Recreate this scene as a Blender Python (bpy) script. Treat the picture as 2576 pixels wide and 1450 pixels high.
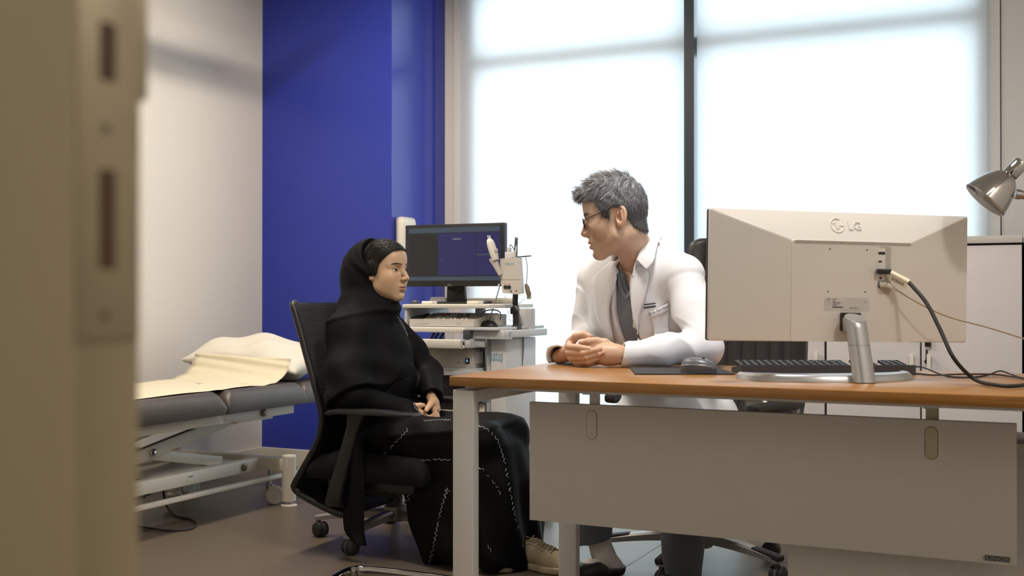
import bpy, bmesh, math, random
import numpy as np
from mathutils import Vector, Matrix, Quaternion
from mathutils.bvhtree import BVHTree

for _o in list(bpy.data.objects):
    bpy.data.objects.remove(_o)
SC = bpy.context.scene
COL = SC.collection
rnd = random.Random(7)

# ------------------------------------------------------------------ camera
YAW, PITCH, HC = math.radians(25.7), math.radians(0.34), 0.95
cam_d = bpy.data.cameras.new('camera')
cam_d.sensor_width = 36.0
cam_d.lens = 39.83
cam_d.clip_start = 0.02
cam_d.dof.use_dof = True
cam_d.dof.focus_distance = 3.75
cam_d.dof.aperture_fstop = 5.0
cam = bpy.data.objects.new('camera', cam_d)
cam.location = (0, 0, HC)
cam.rotation_euler = (math.pi / 2 + PITCH, 0, YAW)
COL.objects.link(cam)
SC.camera = cam

# ------------------------------------------------------------------ view and daylight
SC.view_settings.view_transform = 'Standard'
SC.view_settings.look = 'None'
SC.view_settings.gamma = 1.0
SC.view_settings.exposure = 0.0
SC.view_settings.use_curve_mapping = False
wd = bpy.data.worlds.new('daylight')
SC.world = wd
wd.use_nodes = True
_bg = wd.node_tree.nodes['Background']
_bg.inputs['Color'].default_value = (0.80, 0.92, 1.0, 1)
_bg.inputs['Strength'].default_value = 5.0

def area_light(name, loc, size, power, color, rot=(0, 0, 0), size_y=None, spread=None):
    d = bpy.data.lights.new(name, 'AREA')
    d.energy = power
    d.color = color
    d.size = size
    if size_y:
        d.shape = 'RECTANGLE'
        d.size_y = size_y
    if spread:
        d.spread = spread
    o = bpy.data.objects.new(name, d)
    o.location = loc
    o.rotation_euler = rot
    COL.objects.link(o)
    return o
WARM = (1.0, 0.89, 0.75)
SOFT = (1.0, 0.94, 0.86)
area_light('ceiling_lamp', (-2.75, 3.25, 2.72), 0.12, 40, WARM, size_y=1.5)
area_light('ceiling_lamp', (-2.75, 4.35, 2.70), 0.3, 14, WARM)
area_light('ceiling_lamp', (-0.80, 2.70, 2.70), 0.4, 40, SOFT)
area_light('ceiling_lamp', (0.95, 1.6, 2.70), 0.25, 22, SOFT)
area_light('corridor_lamp', (-0.2, -0.7, 2.6), 0.4, 1.5, WARM)

# ------------------------------------------------------------------ points: camera-aligned metric axes -> room axes
_F = (-math.sin(YAW), math.cos(YAW))
_R = (math.cos(YAW), math.sin(YAW))
FPX = 2850.0
HOR = 725 + FPX * math.tan(PITCH)
def cw(lat, dep, z):
    """metres right of / in front of the viewpoint and height -> room point"""
    return Vector((_R[0] * lat + _F[0] * dep, _R[1] * lat + _F[1] * dep, z))
def cz(px, py, dep):
    return ((px - 1288) / FPX * dep, dep, HC + (HOR - py) / FPX * dep)
def P(px, py, dep):
    return cw(*cz(px, py, dep))
def PY(px, py, y):
    u = (px - 1288) / FPX
    t = y / (_F[1] + _R[1] * u)
    return P(px, py, t)
def PX(px, py, x):
    u = (px - 1288) / FPX
    t = x / (_F[0] + _R[0] * u)
    return P(px, py, t)
def PZ(px, py, z):
    return P(px, py, (z - HC) * FPX / (HOR - py))
CM = Matrix(((_R[0], _F[0], 0, 0), (_R[1], _F[1], 0, 0), (0, 0, 1, 0), (0, 0, 0, 1)))   # camera-aligned -> room

# ------------------------------------------------------------------ materials
def mat(name, col, rough=0.5, metal=0.0, spec=0.5, var=0.06, scale=30.0, bump=0.0, bscale=200.0, stretch=None,
        col2=None, sheen=0.0, coat=0.0, sss=0.0, attr=None, aniso=None):
    m = bpy.data.materials.new(name)
    m.use_nodes = True
    nt = m.node_tree
    b = nt.nodes['Principled BSDF']
    N = nt.nodes.new
    L = nt.links.new
    b.inputs['Roughness'].default_value = rough
    b.inputs['Metallic'].default_value = metal
    b.inputs['Specular IOR Level'].default_value = spec
    if sheen:
        b.inputs['Sheen Weight'].default_value = sheen
        b.inputs['Sheen Roughness'].default_value = 0.4
    if coat:
        b.inputs['Coat Weight'].default_value = coat
        b.inputs['Coat Roughness'].default_value = 0.1
    if sss:
        b.inputs['Subsurface Weight'].default_value = sss
        b.inputs['Subsurface Radius'].default_value = (0.9, 0.35, 0.2)
        b.inputs['Subsurface Scale'].default_value = 0.008
    tc = N('ShaderNodeTexCoord')
    mp = N('ShaderNodeMapping')
    L(tc.outputs['Object'], mp.inputs['Vector'])
    if stretch:
        mp.inputs['Scale'].default_value = stretch
    ns = N('ShaderNodeTexNoise')
    ns.inputs['Scale'].default_value = scale
    ns.inputs['Detail'].default_value = 4
    L(mp.outputs['Vector'], ns.inputs['Vector'])
    c2 = col2 or tuple(max(0.0, c * (1 - 2 * var)) for c in col)
    c1 = col if col2 else tuple(min(1.0, c * (1 + var)) for c in col)
    mx = N('ShaderNodeMix')
    mx.data_type = 'RGBA'
    mx.inputs[6].default_value = (*c1, 1)
    mx.inputs[7].default_value = (*c2, 1)
    L(ns.outputs['Fac'], mx.inputs[0])
    out = mx.outputs[2]
    if attr:
        at = N('ShaderNodeAttribute')
        at.attribute_name = attr
        ml = N('ShaderNodeMix')
        ml.data_type = 'RGBA'
        ml.blend_type = 'MULTIPLY'
        ml.inputs[0].default_value = 1.0
        L(out, ml.inputs[6])
        L(at.outputs['Color'], ml.inputs[7])
        out = ml.outputs[2]
    L(out, b.inputs['Base Color'])
    if bump:
        n2 = N('ShaderNodeTexNoise')
        n2.inputs['Scale'].default_value = bscale
        n2.inputs['Detail'].default_value = 3
        L(mp.outputs['Vector'], n2.inputs['Vector'])
        bp = N('ShaderNodeBump')
        bp.inputs['Strength'].default_value = bump
        bp.inputs['Distance'].default_value = 0.002
        L(n2.outputs['Fac'], bp.inputs['Height'])
        L(bp.outputs['Normal'], b.inputs['Normal'])
    return m

def S(r, g, b):
    """display colour 0-255 -> linear"""
    f = lambda c: (c / 255) / 12.92 if c / 255 <= 0.04045 else ((c / 255 + 0.055) / 1.055) ** 2.4
    return (f(r), f(g), f(b))

def ramp_node(nt, fac, stops):
    r = nt.nodes.new('ShaderNodeValToRGB')
    e = r.color_ramp.elements
    while len(e) < len(stops):
        e.new(0.5)
    for i, (p, c) in enumerate(stops):
        e[i].position = p
        e[i].color = (*c, 1)
    nt.links.new(fac, r.inputs[0])
    return r

def mat_wood():
    m = bpy.data.materials.new('walnut_veneer')
    m.use_nodes = True
    nt = m.node_tree
    b = nt.nodes['Principled BSDF']
    L = nt.links.new
    tc = nt.nodes.new('ShaderNodeTexCoord')
    mp = nt.nodes.new('ShaderNodeMapping')
    mp.inputs['Scale'].default_value = (0.55, 11.0, 11.0)
    L(tc.outputs['Object'], mp.inputs['Vector'])
    n = nt.nodes.new('ShaderNodeTexNoise')
    n.inputs['Scale'].default_value = 2.2
    n.inputs['Detail'].default_value = 9
    n.inputs['Distortion'].default_value = 0.6
    L(mp.outputs['Vector'], n.inputs['Vector'])
    mp2 = nt.nodes.new('ShaderNodeMapping')
    mp2.inputs['Scale'].default_value = (3.0, 120.0, 120.0)
    L(tc.outputs['Object'], mp2.inputs['Vector'])
    n2 = nt.nodes.new('ShaderNodeTexNoise')
    n2.inputs['Scale'].default_value = 3.0
    n2.inputs['Detail'].default_value = 5
    L(mp2.outputs['Vector'], n2.inputs['Vector'])
    r = ramp_node(nt, n.outputs['Fac'], [(0.28, (0.19, 0.072, 0.014)), (0.46, (0.34, 0.150, 0.032)), (0.60, (0.42, 0.205, 0.058)), (0.75, (0.28, 0.114, 0.024))])
    r2 = ramp_node(nt, n2.outputs['Fac'], [(0.3, (0.72, 0.70, 0.68)), (0.7, (1, 1, 1))])
    mx = nt.nodes.new('ShaderNodeMix')
    mx.data_type = 'RGBA'
    mx.blend_type = 'MULTIPLY'
    mx.inputs[0].default_value = 1
    L(r.outputs[0], mx.inputs[6])
    L(r2.outputs[0], mx.inputs[7])
    L(mx.outputs[2], b.inputs['Base Color'])
    b.inputs['Roughness'].default_value = 0.33
    return m

def mat_floor():
    m = bpy.data.materials.new('speckled_vinyl')
    m.use_nodes = True
    nt = m.node_tree
    b = nt.nodes['Principled BSDF']
    L = nt.links.new
    tc = nt.nodes.new('ShaderNodeTexCoord')
    n = nt.nodes.new('ShaderNodeTexNoise')
    n.inputs['Scale'].default_value = 150
    n.inputs['Detail'].default_value = 6
    n.inputs['Roughness'].default_value = 0.8
    L(tc.outputs['Object'], n.inputs['Vector'])
    v = nt.nodes.new('ShaderNodeTexVoronoi')
    v.inputs['Scale'].default_value = 95
    L(tc.outputs['Object'], v.inputs['Vector'])
    r = ramp_node(nt, n.outputs['Fac'], [(0.32, (0.084, 0.064, 0.044)), (0.5, (0.132, 0.103, 0.073)), (0.68, (0.195, 0.155, 0.115))])
    r2 = ramp_node(nt, v.outputs['Distance'], [(0.06, (1.35, 1.3, 1.2)), (0.2, (1, 1, 1))])
    mx = nt.nodes.new('ShaderNodeMix')
    mx.data_type = 'RGBA'
    mx.blend_type = 'MULTIPLY'
    mx.inputs[0].default_value = 0.7
    L(r.outputs[0], mx.inputs[6])
    L(r2.outputs[0], mx.inputs[7])
    L(mx.outputs[2], b.inputs['Base Color'])
    b.inputs['Roughness'].default_value = 0.38
    bp = nt.nodes.new('ShaderNodeBump')
    bp.inputs['Strength'].default_value = 0.12
    bp.inputs['Distance'].default_value = 0.001
    L(n.outputs['Fac'], bp.inputs['Height'])
    L(bp.outputs['Normal'], b.inputs['Normal'])
    return m

def mat_glass():
    m = bpy.data.materials.new('window_glass')
    m.use_nodes = True
    nt = m.node_tree
    nt.nodes.remove(nt.nodes['Principled BSDF'])
    o = nt.nodes['Material Output']
    t = nt.nodes.new('ShaderNodeBsdfTransparent')
    t.inputs['Color'].default_value = (0.93, 0.97, 0.98, 1)
    g = nt.nodes.new('ShaderNodeBsdfGlossy')
    g.inputs['Roughness'].default_value = 0.02
    fr = nt.nodes.new('ShaderNodeFresnel')
    fr.inputs['IOR'].default_value = 1.45
    mx = nt.nodes.new('ShaderNodeMixShader')
    nt.links.new(fr.outputs[0], mx.inputs[0])
    nt.links.new(t.outputs[0], mx.inputs[1])
    nt.links.new(g.outputs[0], mx.inputs[2])
    nt.links.new(mx.outputs[0], o.inputs['Surface'])
    return m

def mat_blind():
    m = bpy.data.materials.new('translucent_blind_fabric')
    m.use_nodes = True
    nt = m.node_tree
    nt.nodes.remove(nt.nodes['Principled BSDF'])
    o = nt.nodes['Material Output']
    tc = nt.nodes.new('ShaderNodeTexCoord')
    n = nt.nodes.new('ShaderNodeTexNoise')
    n.inputs['Scale'].default_value = 400
    nt.links.new(tc.outputs['Object'], n.inputs['Vector'])
    r = ramp_node(nt, n.outputs['Fac'], [(0.3, (0.84, 0.86, 0.88)), (0.7, (0.94, 0.95, 0.96))])
    t = nt.nodes.new('ShaderNodeBsdfTranslucent')
    nt.links.new(r.outputs[0], t.inputs['Color'])
    d = nt.nodes.new('ShaderNodeBsdfDiffuse')
    nt.links.new(r.outputs[0], d.inputs['Color'])
    mx = nt.nodes.new('ShaderNodeMixShader')
    mx.inputs[0].default_value = 0.32
    nt.links.new(t.outputs[0], mx.inputs[1])
    nt.links.new(d.outputs[0], mx.inputs[2])
    nt.links.new(mx.outputs[0], o.inputs['Surface'])
    return m

def mat_emit(name, stops_fn, strength=1.0):
    m = bpy.data.materials.new(name)
    m.use_nodes = True
    b = m.node_tree.nodes['Principled BSDF']
    b.inputs['Base Color'].default_value = (0.01, 0.01, 0.012, 1)
    b.inputs['Roughness'].default_value = 0.25
    b.inputs['Emission Color'].default_value = (*stops_fn, 1)
    b.inputs['Emission Strength'].default_value = strength
    return m

M = {}
M['wall'] = mat('cream_wall_paint', (0.74, 0.70, 0.64), 0.75, var=0.02, scale=3, bump=0.05, bscale=350)
M['ceiling'] = mat('ceiling_white', (0.78, 0.76, 0.72), 0.85, var=0.02, scale=4)
M['blue'] = mat('blue_gloss_paint', (0.022, 0.040, 0.36), 0.32, var=0.04, scale=3, bump=0.03, bscale=300)
M['blue_gloss'] = mat('blue_gloss_panel', (0.026, 0.046, 0.36), 0.10, var=0.03, scale=3)
M['skirt'] = mat('cream_baseboard', (0.70, 0.66, 0.58), 0.5, var=0.03, scale=6)
M['floor'] = mat_floor()
M['seam'] = mat('floor_weld_seam', (0.10, 0.085, 0.07), 0.5)
M['frame'] = mat('white_window_frame', (0.72, 0.71, 0.70), 0.45, var=0.02)
M['dframe'] = mat('dark_window_mullion', (0.035, 0.042, 0.060), 0.4, var=0.05)
M['glass'] = mat_glass()
M['blind'] = mat_blind()
M['jamb'] = mat('door_frame_paint', (0.40, 0.33, 0.20), 0.5, var=0.03, scale=8)
M['plate'] = mat('brushed_strike_plate', (0.42, 0.35, 0.23), 0.42, metal=0.35, var=0.06, scale=40)
M['slot'] = mat('dark_strike_slot', (0.10, 0.045, 0.012), 0.6)
M['screw'] = mat('dull_screw', (0.22, 0.19, 0.14), 0.4, metal=0.7)
M['wood'] = mat_wood()
M['whitemetal'] = mat('white_powder_coat', (0.70, 0.69, 0.68), 0.42, var=0.02, scale=60, bump=0.03, bscale=600)
M['panelwhite'] = mat('white_laminate_panel', (0.66, 0.63, 0.59), 0.45, var=0.02, scale=20)
M['cabwhite'] = mat('white_cabinet_laminate', (0.74, 0.70, 0.71), 0.45, var=0.015, scale=10)
M['cabtop'] = mat('cabinet_top_laminate', (0.68, 0.65, 0.62), 0.45, var=0.02)
M['gap'] = mat('dark_joint', (0.16, 0.145, 0.12), 0.8)
M['black'] = mat('black_plastic', (0.012, 0.012, 0.013), 0.42, var=0.1, scale=50)
M['blacksoft'] = mat('black_rubber', (0.018, 0.017, 0.017), 0.65, var=0.1)
M['mesh'] = mat('black_mesh_fabric', (0.012, 0.012, 0.013), 0.8, var=0.3, scale=20, stretch=(1, 1, 30), bump=0.6, bscale=12)
M['chrome'] = mat('polished_chrome', (0.46, 0.445, 0.43), 0.05, metal=1.0, var=0.02)
M['silver'] = mat('silver_paint', (0.52, 0.52, 0.53), 0.30, metal=0.75, var=0.03, scale=120)
M['silverbase'] = mat('silver_grey_plastic', (0.36, 0.35, 0.34), 0.35, metal=0.4, var=0.03)
M['leather'] = mat('black_leather', (0.022, 0.019, 0.018), 0.42, var=0.15, scale=80, bump=0.15, bscale=350)
M['vinyl'] = mat('dark_grey_vinyl', (0.085, 0.072, 0.064), 0.40, var=0.08, scale=60, bump=0.1, bscale=400)
M['tablecream'] = mat('cream_powder_coat', (0.72, 0.67, 0.58), 0.42, var=0.02, scale=40)
M['paper'] = mat('cream_paper_sheet', (0.74, 0.67, 0.50), 0.7, var=0.03, scale=12, bump=0.05, bscale=60)
M['pillow'] = mat('white_pillow_cotton', (0.72, 0.67, 0.58), 0.8, var=0.03, scale=14, bump=0.15, bscale=60)
M['beige'] = mat('beige_device_plastic', (0.60, 0.55, 0.49), 0.45, var=0.03)
M['greyplastic'] = mat('light_grey_plastic', (0.56, 0.56, 0.57), 0.42, var=0.03)
M['darkgrey'] = mat('dark_grey_plastic', (0.07, 0.072, 0.078), 0.4, var=0.06)
M['monwhite'] = mat('glossy_white_plastic', (0.74, 0.71, 0.67), 0.25, var=0.015, scale=10)
M['offwhite'] = mat('off_white_plastic', (0.78, 0.75, 0.70), 0.4, var=0.02)
M['inkgrey'] = mat('faint_grey_print', (0.52, 0.50, 0.47), 0.3)
M['ink'] = mat('dark_print', (0.03, 0.03, 0.035), 0.5)
M['bluetext'] = mat('teal_print', (0.22, 0.42, 0.52), 0.5)
M['orange'] = mat('orange_button', (0.65, 0.22, 0.06), 0.4)
M['keywhite'] = mat('pale_button', (0.75, 0.73, 0.68), 0.4)
M['label'] = mat('cream_label', (0.80, 0.72, 0.55), 0.5)
M['beigewire'] = mat('beige_cable', (0.38, 0.31, 0.20), 0.5)
M['greywire'] = mat('grey_cable', (0.16, 0.16, 0.17), 0.5)
M['palewire'] = mat('pale_cable', (0.62, 0.60, 0.58), 0.5)
M['mould'] = mat('moulded_lettering', (0.70, 0.67, 0.63), 0.3)
M['yellow'] = mat('yellowed_cap', (0.52, 0.47, 0.34), 0.4)

# ------------------------------------------------------------------ mesh builder
class MB:
    def __init__(s):
        s.v = []
        s.f = []
    def add(s, v, f):
        o = len(s.v)
        s.v += [tuple(p) for p in v]
        s.f += [tuple(i + o for i in q) for q in f]
        return s
    def box(s, c, size, rot=None, bev=0.0, seg=2):
        bm = bmesh.new()
        bmesh.ops.create_cube(bm, size=1.0)
        for v in bm.verts:
            v.co = Vector((v.co.x * size[0], v.co.y * size[1], v.co.z * size[2]))
        if bev > 0:
            bmesh.ops.bevel(bm, geom=bm.edges[:], offset=min(bev, min(size) * 0.49), segments=seg, affect='EDGES', profile=0.5)
        mt = Matrix.Translation(Vector(c))
        if rot is not None:
            mt = mt @ (rot.to_4x4() if isinstance(rot, (Matrix, Quaternion)) and not isinstance(rot, Quaternion) else (rot.to_matrix().to_4x4() if isinstance(rot, Quaternion) else Matrix.Rotation(rot, 4, 'Z')))
        bm.transform(mt)
        s.bm(bm)
        return s
    def b2(s, lo, hi, bev=0.0, seg=2):
        return s.box([(a + b) / 2 for a, b in zip(lo, hi)], [abs(b - a) for a, b in zip(lo, hi)], bev=bev, seg=seg)
    def bm(s, bm):
        bm.verts.index_update()
        s.add([v.co.copy() for v in bm.verts], [[v.index for v in f.verts] for f in bm.faces])
        bm.free()
    def bar(s, a, b, w, h, bev=0.0, up=(0, 0, 1)):
        a, b = Vector(a), Vector(b)
        d = b - a
        x = d.normalized()
        u = Vector(up)
        y = u.cross(x)
        if y.length < 1e-5:
            y = Vector((0, 1, 0)).cross(x)
        y.normalize()
        z = x.cross(y)
        R = Matrix((x, y, z)).transposed()
        return s.box((a + b) / 2, (d.length, w, h), rot=R, bev=bev)
    def cyl(s, a, b, r, r2=None, n=16, caps=True):
        return s.tube([a, b], [r, r if r2 is None else r2], n, caps)
    def tube(s, pts, r, n=8, caps=True, up=None, flat=1.0):
        pts = [Vector(p) for p in pts]
        k = len(pts)
        rs = r if isinstance(r, (list, tuple)) else [r] * k
        V = []
        prev = None
        for i, p in enumerate(pts):
            t = (pts[min(i + 1, k - 1)] - pts[max(i - 1, 0)])
            if t.length < 1e-9:
                t = Vector((0, 0, 1))
            t.normalize()
            if prev is None:
                a = Vector(up) if up else (Vector((0, 0, 1)) if abs(t.z) < 0.9 else Vector((1, 0, 0)))
                u = (a - t * a.dot(t)).normalized()
            else:
                u = (prev - t * prev.dot(t)).normalized()
            prev = u
            w = t.cross(u)
            for j in range(n):
                an = 2 * math.pi * j / n
                V.append(p + (u * math.cos(an) * flat + w * math.sin(an)) * rs[i])
        F = []
        for i in range(k - 1):
            for j in range(n):
                a, b = i * n + j, i * n + (j + 1) % n
                F.append((a, b, b + n, a + n))
        if caps:
            F.append(tuple(range(n - 1, -1, -1)))
            F.append(tuple(range((k - 1) * n, k * n)))
        return s.add(V, F)
    def lathe(s, prof, c=(0, 0, 0), axis=(0, 0, 1), n=24):
        q = Vector((0, 0, 1)).rotation_difference(Vector(axis).normalized())
        V = []
        for (r, z) in prof:
            for j in range(n):
                an = 2 * math.pi * j / n
                V.append(q @ Vector((r * math.cos(an), r * math.sin(an), z)) + Vector(c))
        F = []
        for i in range(len(prof) - 1):
            for j in range(n):
                a, b = i * n + j, i * n + (j + 1) % n
                F.append((a, b, b + n, a + n))
        if prof[0][0] > 1e-6:
            F.append(tuple(range(n - 1, -1, -1)))
        if prof[-1][0] > 1e-6:
            F.append(tuple(range((len(prof) - 1) * n, len(prof) * n)))
        return s.add(V, F)
    def prism(s, poly, h, mtx=None, bev=0.0):
        """polygon in local xy, extruded h along local z"""
        bm = bmesh.new()
        vs = [bm.verts.new((p[0], p[1], 0)) for p in poly]
        f = bm.faces.new(vs)
        r = bmesh.ops.extrude_face_region(bm, geom=[f])
        bmesh.ops.translate(bm, vec=(0, 0, h), verts=[g for g in r['geom'] if isinstance(g, bmesh.types.BMVert)])
        bmesh.ops.recalc_face_normals(bm, faces=bm.faces[:])
        if bev:
            bmesh.ops.bevel(bm, geom=bm.edges[:], offset=bev, segments=2, affect='EDGES', profile=0.5)
        if mtx is not None:
            bm.transform(mtx)
        s.bm(bm)
        return s
    def sphere(s, c, r, n=16, m=10, scale=(1, 1, 1), rot=None):
        prof = [(r * math.sin(math.pi * i / m), -r * math.cos(math.pi * i / m)) for i in range(m + 1)]
        t = MB().lathe(prof, n=n)
        for p in t.v:
            q = Vector((p[0] * scale[0], p[1] * scale[1], p[2] * scale[2]))
            if rot is not None:
                q = rot @ q
            s.v.append(tuple(q + Vector(c)))
        o = len(s.v) - len(t.v)
        s.f += [tuple(i + o for i in q) for q in t.f]
        return s
    def grid(s, rows):
        """rows of points -> sheet"""
        n = len(rows[0])
        V = [p for r in rows for p in r]
        F = []
        for i in range(len(rows) - 1):
            for j in range(n - 1):
                a = i * n + j
                F.append((a, a + 1, a + n + 1, a + n))
        return s.add(V, F)

def root_of(o):
    while o.parent:
        o = o.parent
    return o

def link_mesh(name, V, F, m, parent=None, smooth=None, world=False, solid=0.0, subsurf=0, clean=False):
    me = bpy.data.meshes.new(name)
    if world and parent is not None:
        r = root_of(parent)
        inv = (Matrix.Translation(r.location) @ r.rotation_euler.to_matrix().to_4x4()).inverted()
        V = [inv @ Vector(p) for p in V]
    me.from_pydata([tuple(p) for p in V], [], [tuple(q) for q in F])
    me.validate()
    if clean:
        bm = bmesh.new()
        bm.from_mesh(me)
        bmesh.ops.remove_doubles(bm, verts=bm.verts[:], dist=1e-5)
        bmesh.ops.recalc_face_normals(bm, faces=bm.faces[:])
        bm.to_mesh(me)
        bm.free()
    me.materials.append(m)
    o = bpy.data.objects.new(name, me)
    COL.objects.link(o)
    if parent is not None:
        o.parent = parent
    if smooth:
        me.polygons.foreach_set('use_smooth', [True] * len(me.polygons))
        if smooth is not True:
            me.set_sharp_from_angle(angle=math.radians(smooth))
    if solid:
        md = o.modifiers.new('thickness', 'SOLIDIFY')
        md.thickness = solid
        md.offset = 0
    if subsurf:
        md = o.modifiers.new('smooth', 'SUBSURF')
        md.levels = md.render_levels = subsurf
    return o

def part(name, mb, m, parent=None, smooth=40, world=False, label=None, **k):
    o = link_mesh(name, mb.v, mb.f, m, parent, smooth, world, **k)
    if label:
        o['label'] = label
    return o

def tag(o, label, cat, group=None, kind=None):
    o['label'] = label
    o['category'] = cat
    if group:
        o['group'] = group
    if kind:
        o['kind'] = kind
    return o

def thing(name, label, cat, loc=(0, 0, 0), rotz=0.0, group=None):
    o = bpy.data.objects.new(name, None)
    o.empty_display_size = 0.1
    COL.objects.link(o)
    o.location = loc
    o.rotation_euler = (0, 0, rotz)
    return tag(o, label, cat, group)

def one(name, mb, m, label, cat, group=None, loc=None, smooth=40, **k):
    """a thing that is one mesh, built in room coordinates, origin moved to loc"""
    loc = Vector(loc if loc is not None else mb.v[0])
    V = [Vector(p) - loc for p in mb.v]
    o = link_mesh(name, V, mb.f, m, None, smooth, **k)
    o.location = loc
    return tag(o, label, cat, group)

def structure(name, mb, m, parent=None, smooth=False, label=None):
    o = link_mesh(name, mb.v, mb.f, m, parent, smooth)
    if parent is None:
        o['kind'] = 'structure'
    if label:
        o['label'] = label
    return o

def catmull(pts, n=8):
    pts = [Vector(p) for p in pts]
    P_ = [pts[0] * 2 - pts[1]] + pts + [pts[-1] * 2 - pts[-2]]
    out = []
    for i in range(1, len(P_) - 2):
        a, b, c, d = P_[i - 1], P_[i], P_[i + 1], P_[i + 2]
        for j in range(n):
            t = j / n
            out.append(0.5 * ((2 * b) + (c - a) * t + (2 * a - 5 * b + 4 * c - d) * t * t + (3 * b - a - 3 * c + d) * t ** 3))
    out.append(pts[-1])
    return out

def text_geo(txt, size, depth=0.0, align='CENTER', sx=1.0):
    cu = bpy.data.curves.new('lettering', 'FONT')
    cu.body = txt
    cu.size = size
    cu.extrude = depth
    cu.align_x = align
    cu.align_y = 'CENTER'
    cu.resolution_u = 3
    o = bpy.data.objects.new('lettering', cu)
    COL.objects.link(o)
    dg = bpy.context.evaluated_depsgraph_get()
    me = bpy.data.meshes.new_from_object(o.evaluated_get(dg))
    V = [Vector((v.co.x * sx, v.co.y, v.co.z)) for v in me.vertices]
    F = [tuple(p.vertices) for p in me.polygons]
    bpy.data.objects.remove(o)
    bpy.data.meshes.remove(me)
    bpy.data.curves.remove(cu)
    return V, F

def frame_mtx(o, x, y):
    x = Vector(x).normalized()
    y = Vector(y)
    z = x.cross(y).normalized()
    y = z.cross(x)
    m = Matrix((x, y, z)).transposed().to_4x4()
    m.translation = Vector(o)
    return m
# ================================================================== THE ROOM
XL, XR, YB, YW, CEIL = -4.02, 1.30, 5.12, 5.70, 2.78
YD = 0.40                                    # door wall, room side
COLX = -3.171                                # right side of the blue pier
WX0, WX1 = -3.02, -0.275                      # window opening
structure('floor', MB().b2((XL - 0.1, -2.2, -0.1), (XR + 0.1, 7.0, 0.0)), M['floor'])
for (a, b) in (((-1.40, 3.10), (-0.05, 5.05)), ((-2.6, 0.9), (-1.40, 3.10))):
    d = Vector((b[0] - a[0], b[1] - a[1], 0))
fl = bpy.data.objects['floor']
for yy in (4.55,):
    structure('seam', MB().b2((-3.9, yy, 0.0), (XR, yy + 0.003, 0.0006)), M['seam'], fl)
for xx in (-1.36,):
    structure('seam', MB().b2((xx, 0.6, 0.0), (xx + 0.003, 5.7, 0.0006)), M['seam'], fl)
structure('ceiling', MB().b2((XL - 0.1, -2.2, CEIL), (XR + 0.1, 6.0, CEIL + 0.1)), M['ceiling'])
structure('wall_left', MB().b2((XL - 0.12, -2.2, 0), (XL, 6.0, CEIL)), M['wall'])
structure('wall_right', MB().b2((XR, -2.2, 0), (XR + 0.12, 6.0, CEIL)), M['wall'])
# blue pier: painted front face, glossy return towards the window
structure('wall_pier', MB().b2((XL, YB, 0), (COLX - 0.004, 6.0, CEIL)), M['blue'])
structure('trim_1', MB().b2((COLX - 0.004, YB + 0.001, 0), (COLX, 6.0, CEIL)), M['blue_gloss'])
# window wall
wb = MB()
wb.b2((COLX, YW, 0), (WX0, YW + 0.14, CEIL))
wb.b2((WX1, YW, 0), (XR, YW + 0.14, CEIL))
wb.b2((WX0, YW, 2.70), (WX1, YW + 0.14, CEIL))
structure('wall_back', wb, M['wall'])
structure('trim_2', MB().b2((-3.10, YW - 0.022, 0), (-3.02, YW, CEIL)), M['wall'])
structure('trim_3', MB().b2((-0.275, YW - 0.03, 0), (-0.235, YW, CEIL)).b2((-0.23, YW - 0.02, 0), (-0.12, YW, CEIL)), M['frame'])
# wall with the doorway
wf = MB()
wf.b2((XL, YD - 0.12, 0), (-0.46, YD, CEIL))
wf.b2((0.62, YD - 0.12, 0), (XR, YD, CEIL))
wf.b2((-0.46, YD - 0.12, 2.12), (0.62, YD, CEIL))
structure('wall_front', wf, M['wall'])
structure('wall_corridor', MB().b2((XL, -2.2, 0), (XR, -2.08, CEIL)), M['wall'])
structure('baseboard_left', MB().b2((XL, YD, 0), (XL + 0.014, YB, 0.098), bev=0.003), M['skirt'])
structure('baseboard_back', MB().b2((XL, YB - 0.014, 0), (COLX, YB, 0.098), bev=0.003), M['skirt'])

structure('shade_track', MB().b2((-3.33, 1.2, 2.43), (-3.29, 4.6, 2.49), bev=0.004).b2((-3.32, 1.3, 2.49), (-3.30, 1.32, CEIL)).b2((-3.32, 4.5, 2.49), (-3.30, 4.52, CEIL)), M['frame'], label='white curtain track added out of view to shade the left wall')  # unseen track, added to cast a soft band of shade on the left wall

# window: outer frame, mullion, transoms, panes
win = MB()
win.b2((WX0, YW + 0.02, 0), (WX0 + 0.07, YW + 0.12, 2.70))
win.b2((WX1 - 0.07, YW + 0.02, 0), (WX1, YW + 0.12, 2.70))
win.b2((WX0 + 0.07, YW + 0.02, 0), (WX1 - 0.07, YW + 0.12, 0.05))
win.b2((WX0 + 0.07, YW + 0.02, 2.65), (WX1 - 0.07, YW + 0.12, 2.70))
w1 = structure('window_1', win, M['frame'])
MX = -1.70
structure('mullion', MB().b2((MX - 0.026, YW - 0.075, 0.0), (MX + 0.026, YW + 0.12, 2.70)), M['dframe'], w1, label='dark window mullion between the two blinds')
for (a, b) in ((WX0 + 0.07, MX - 0.026), (MX + 0.026, WX1 - 0.07)):
    structure('transom', MB().b2((a, YW + 0.03, 2.205), (b, YW + 0.11, 2.295)), M['frame'], w1)
    structure('transom', MB().b2((a, YW + 0.03, 0.20), (b, YW + 0.11, 0.27)), M['frame'], w1)
    for (z0, z1) in ((0.05, 0.20), (0.27, 2.205), (2.295, 2.65)):
        structure('pane', MB().b2((a, YW + 0.068, z0), (b, YW + 0.074, z1)), M['glass'], w1)

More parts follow.
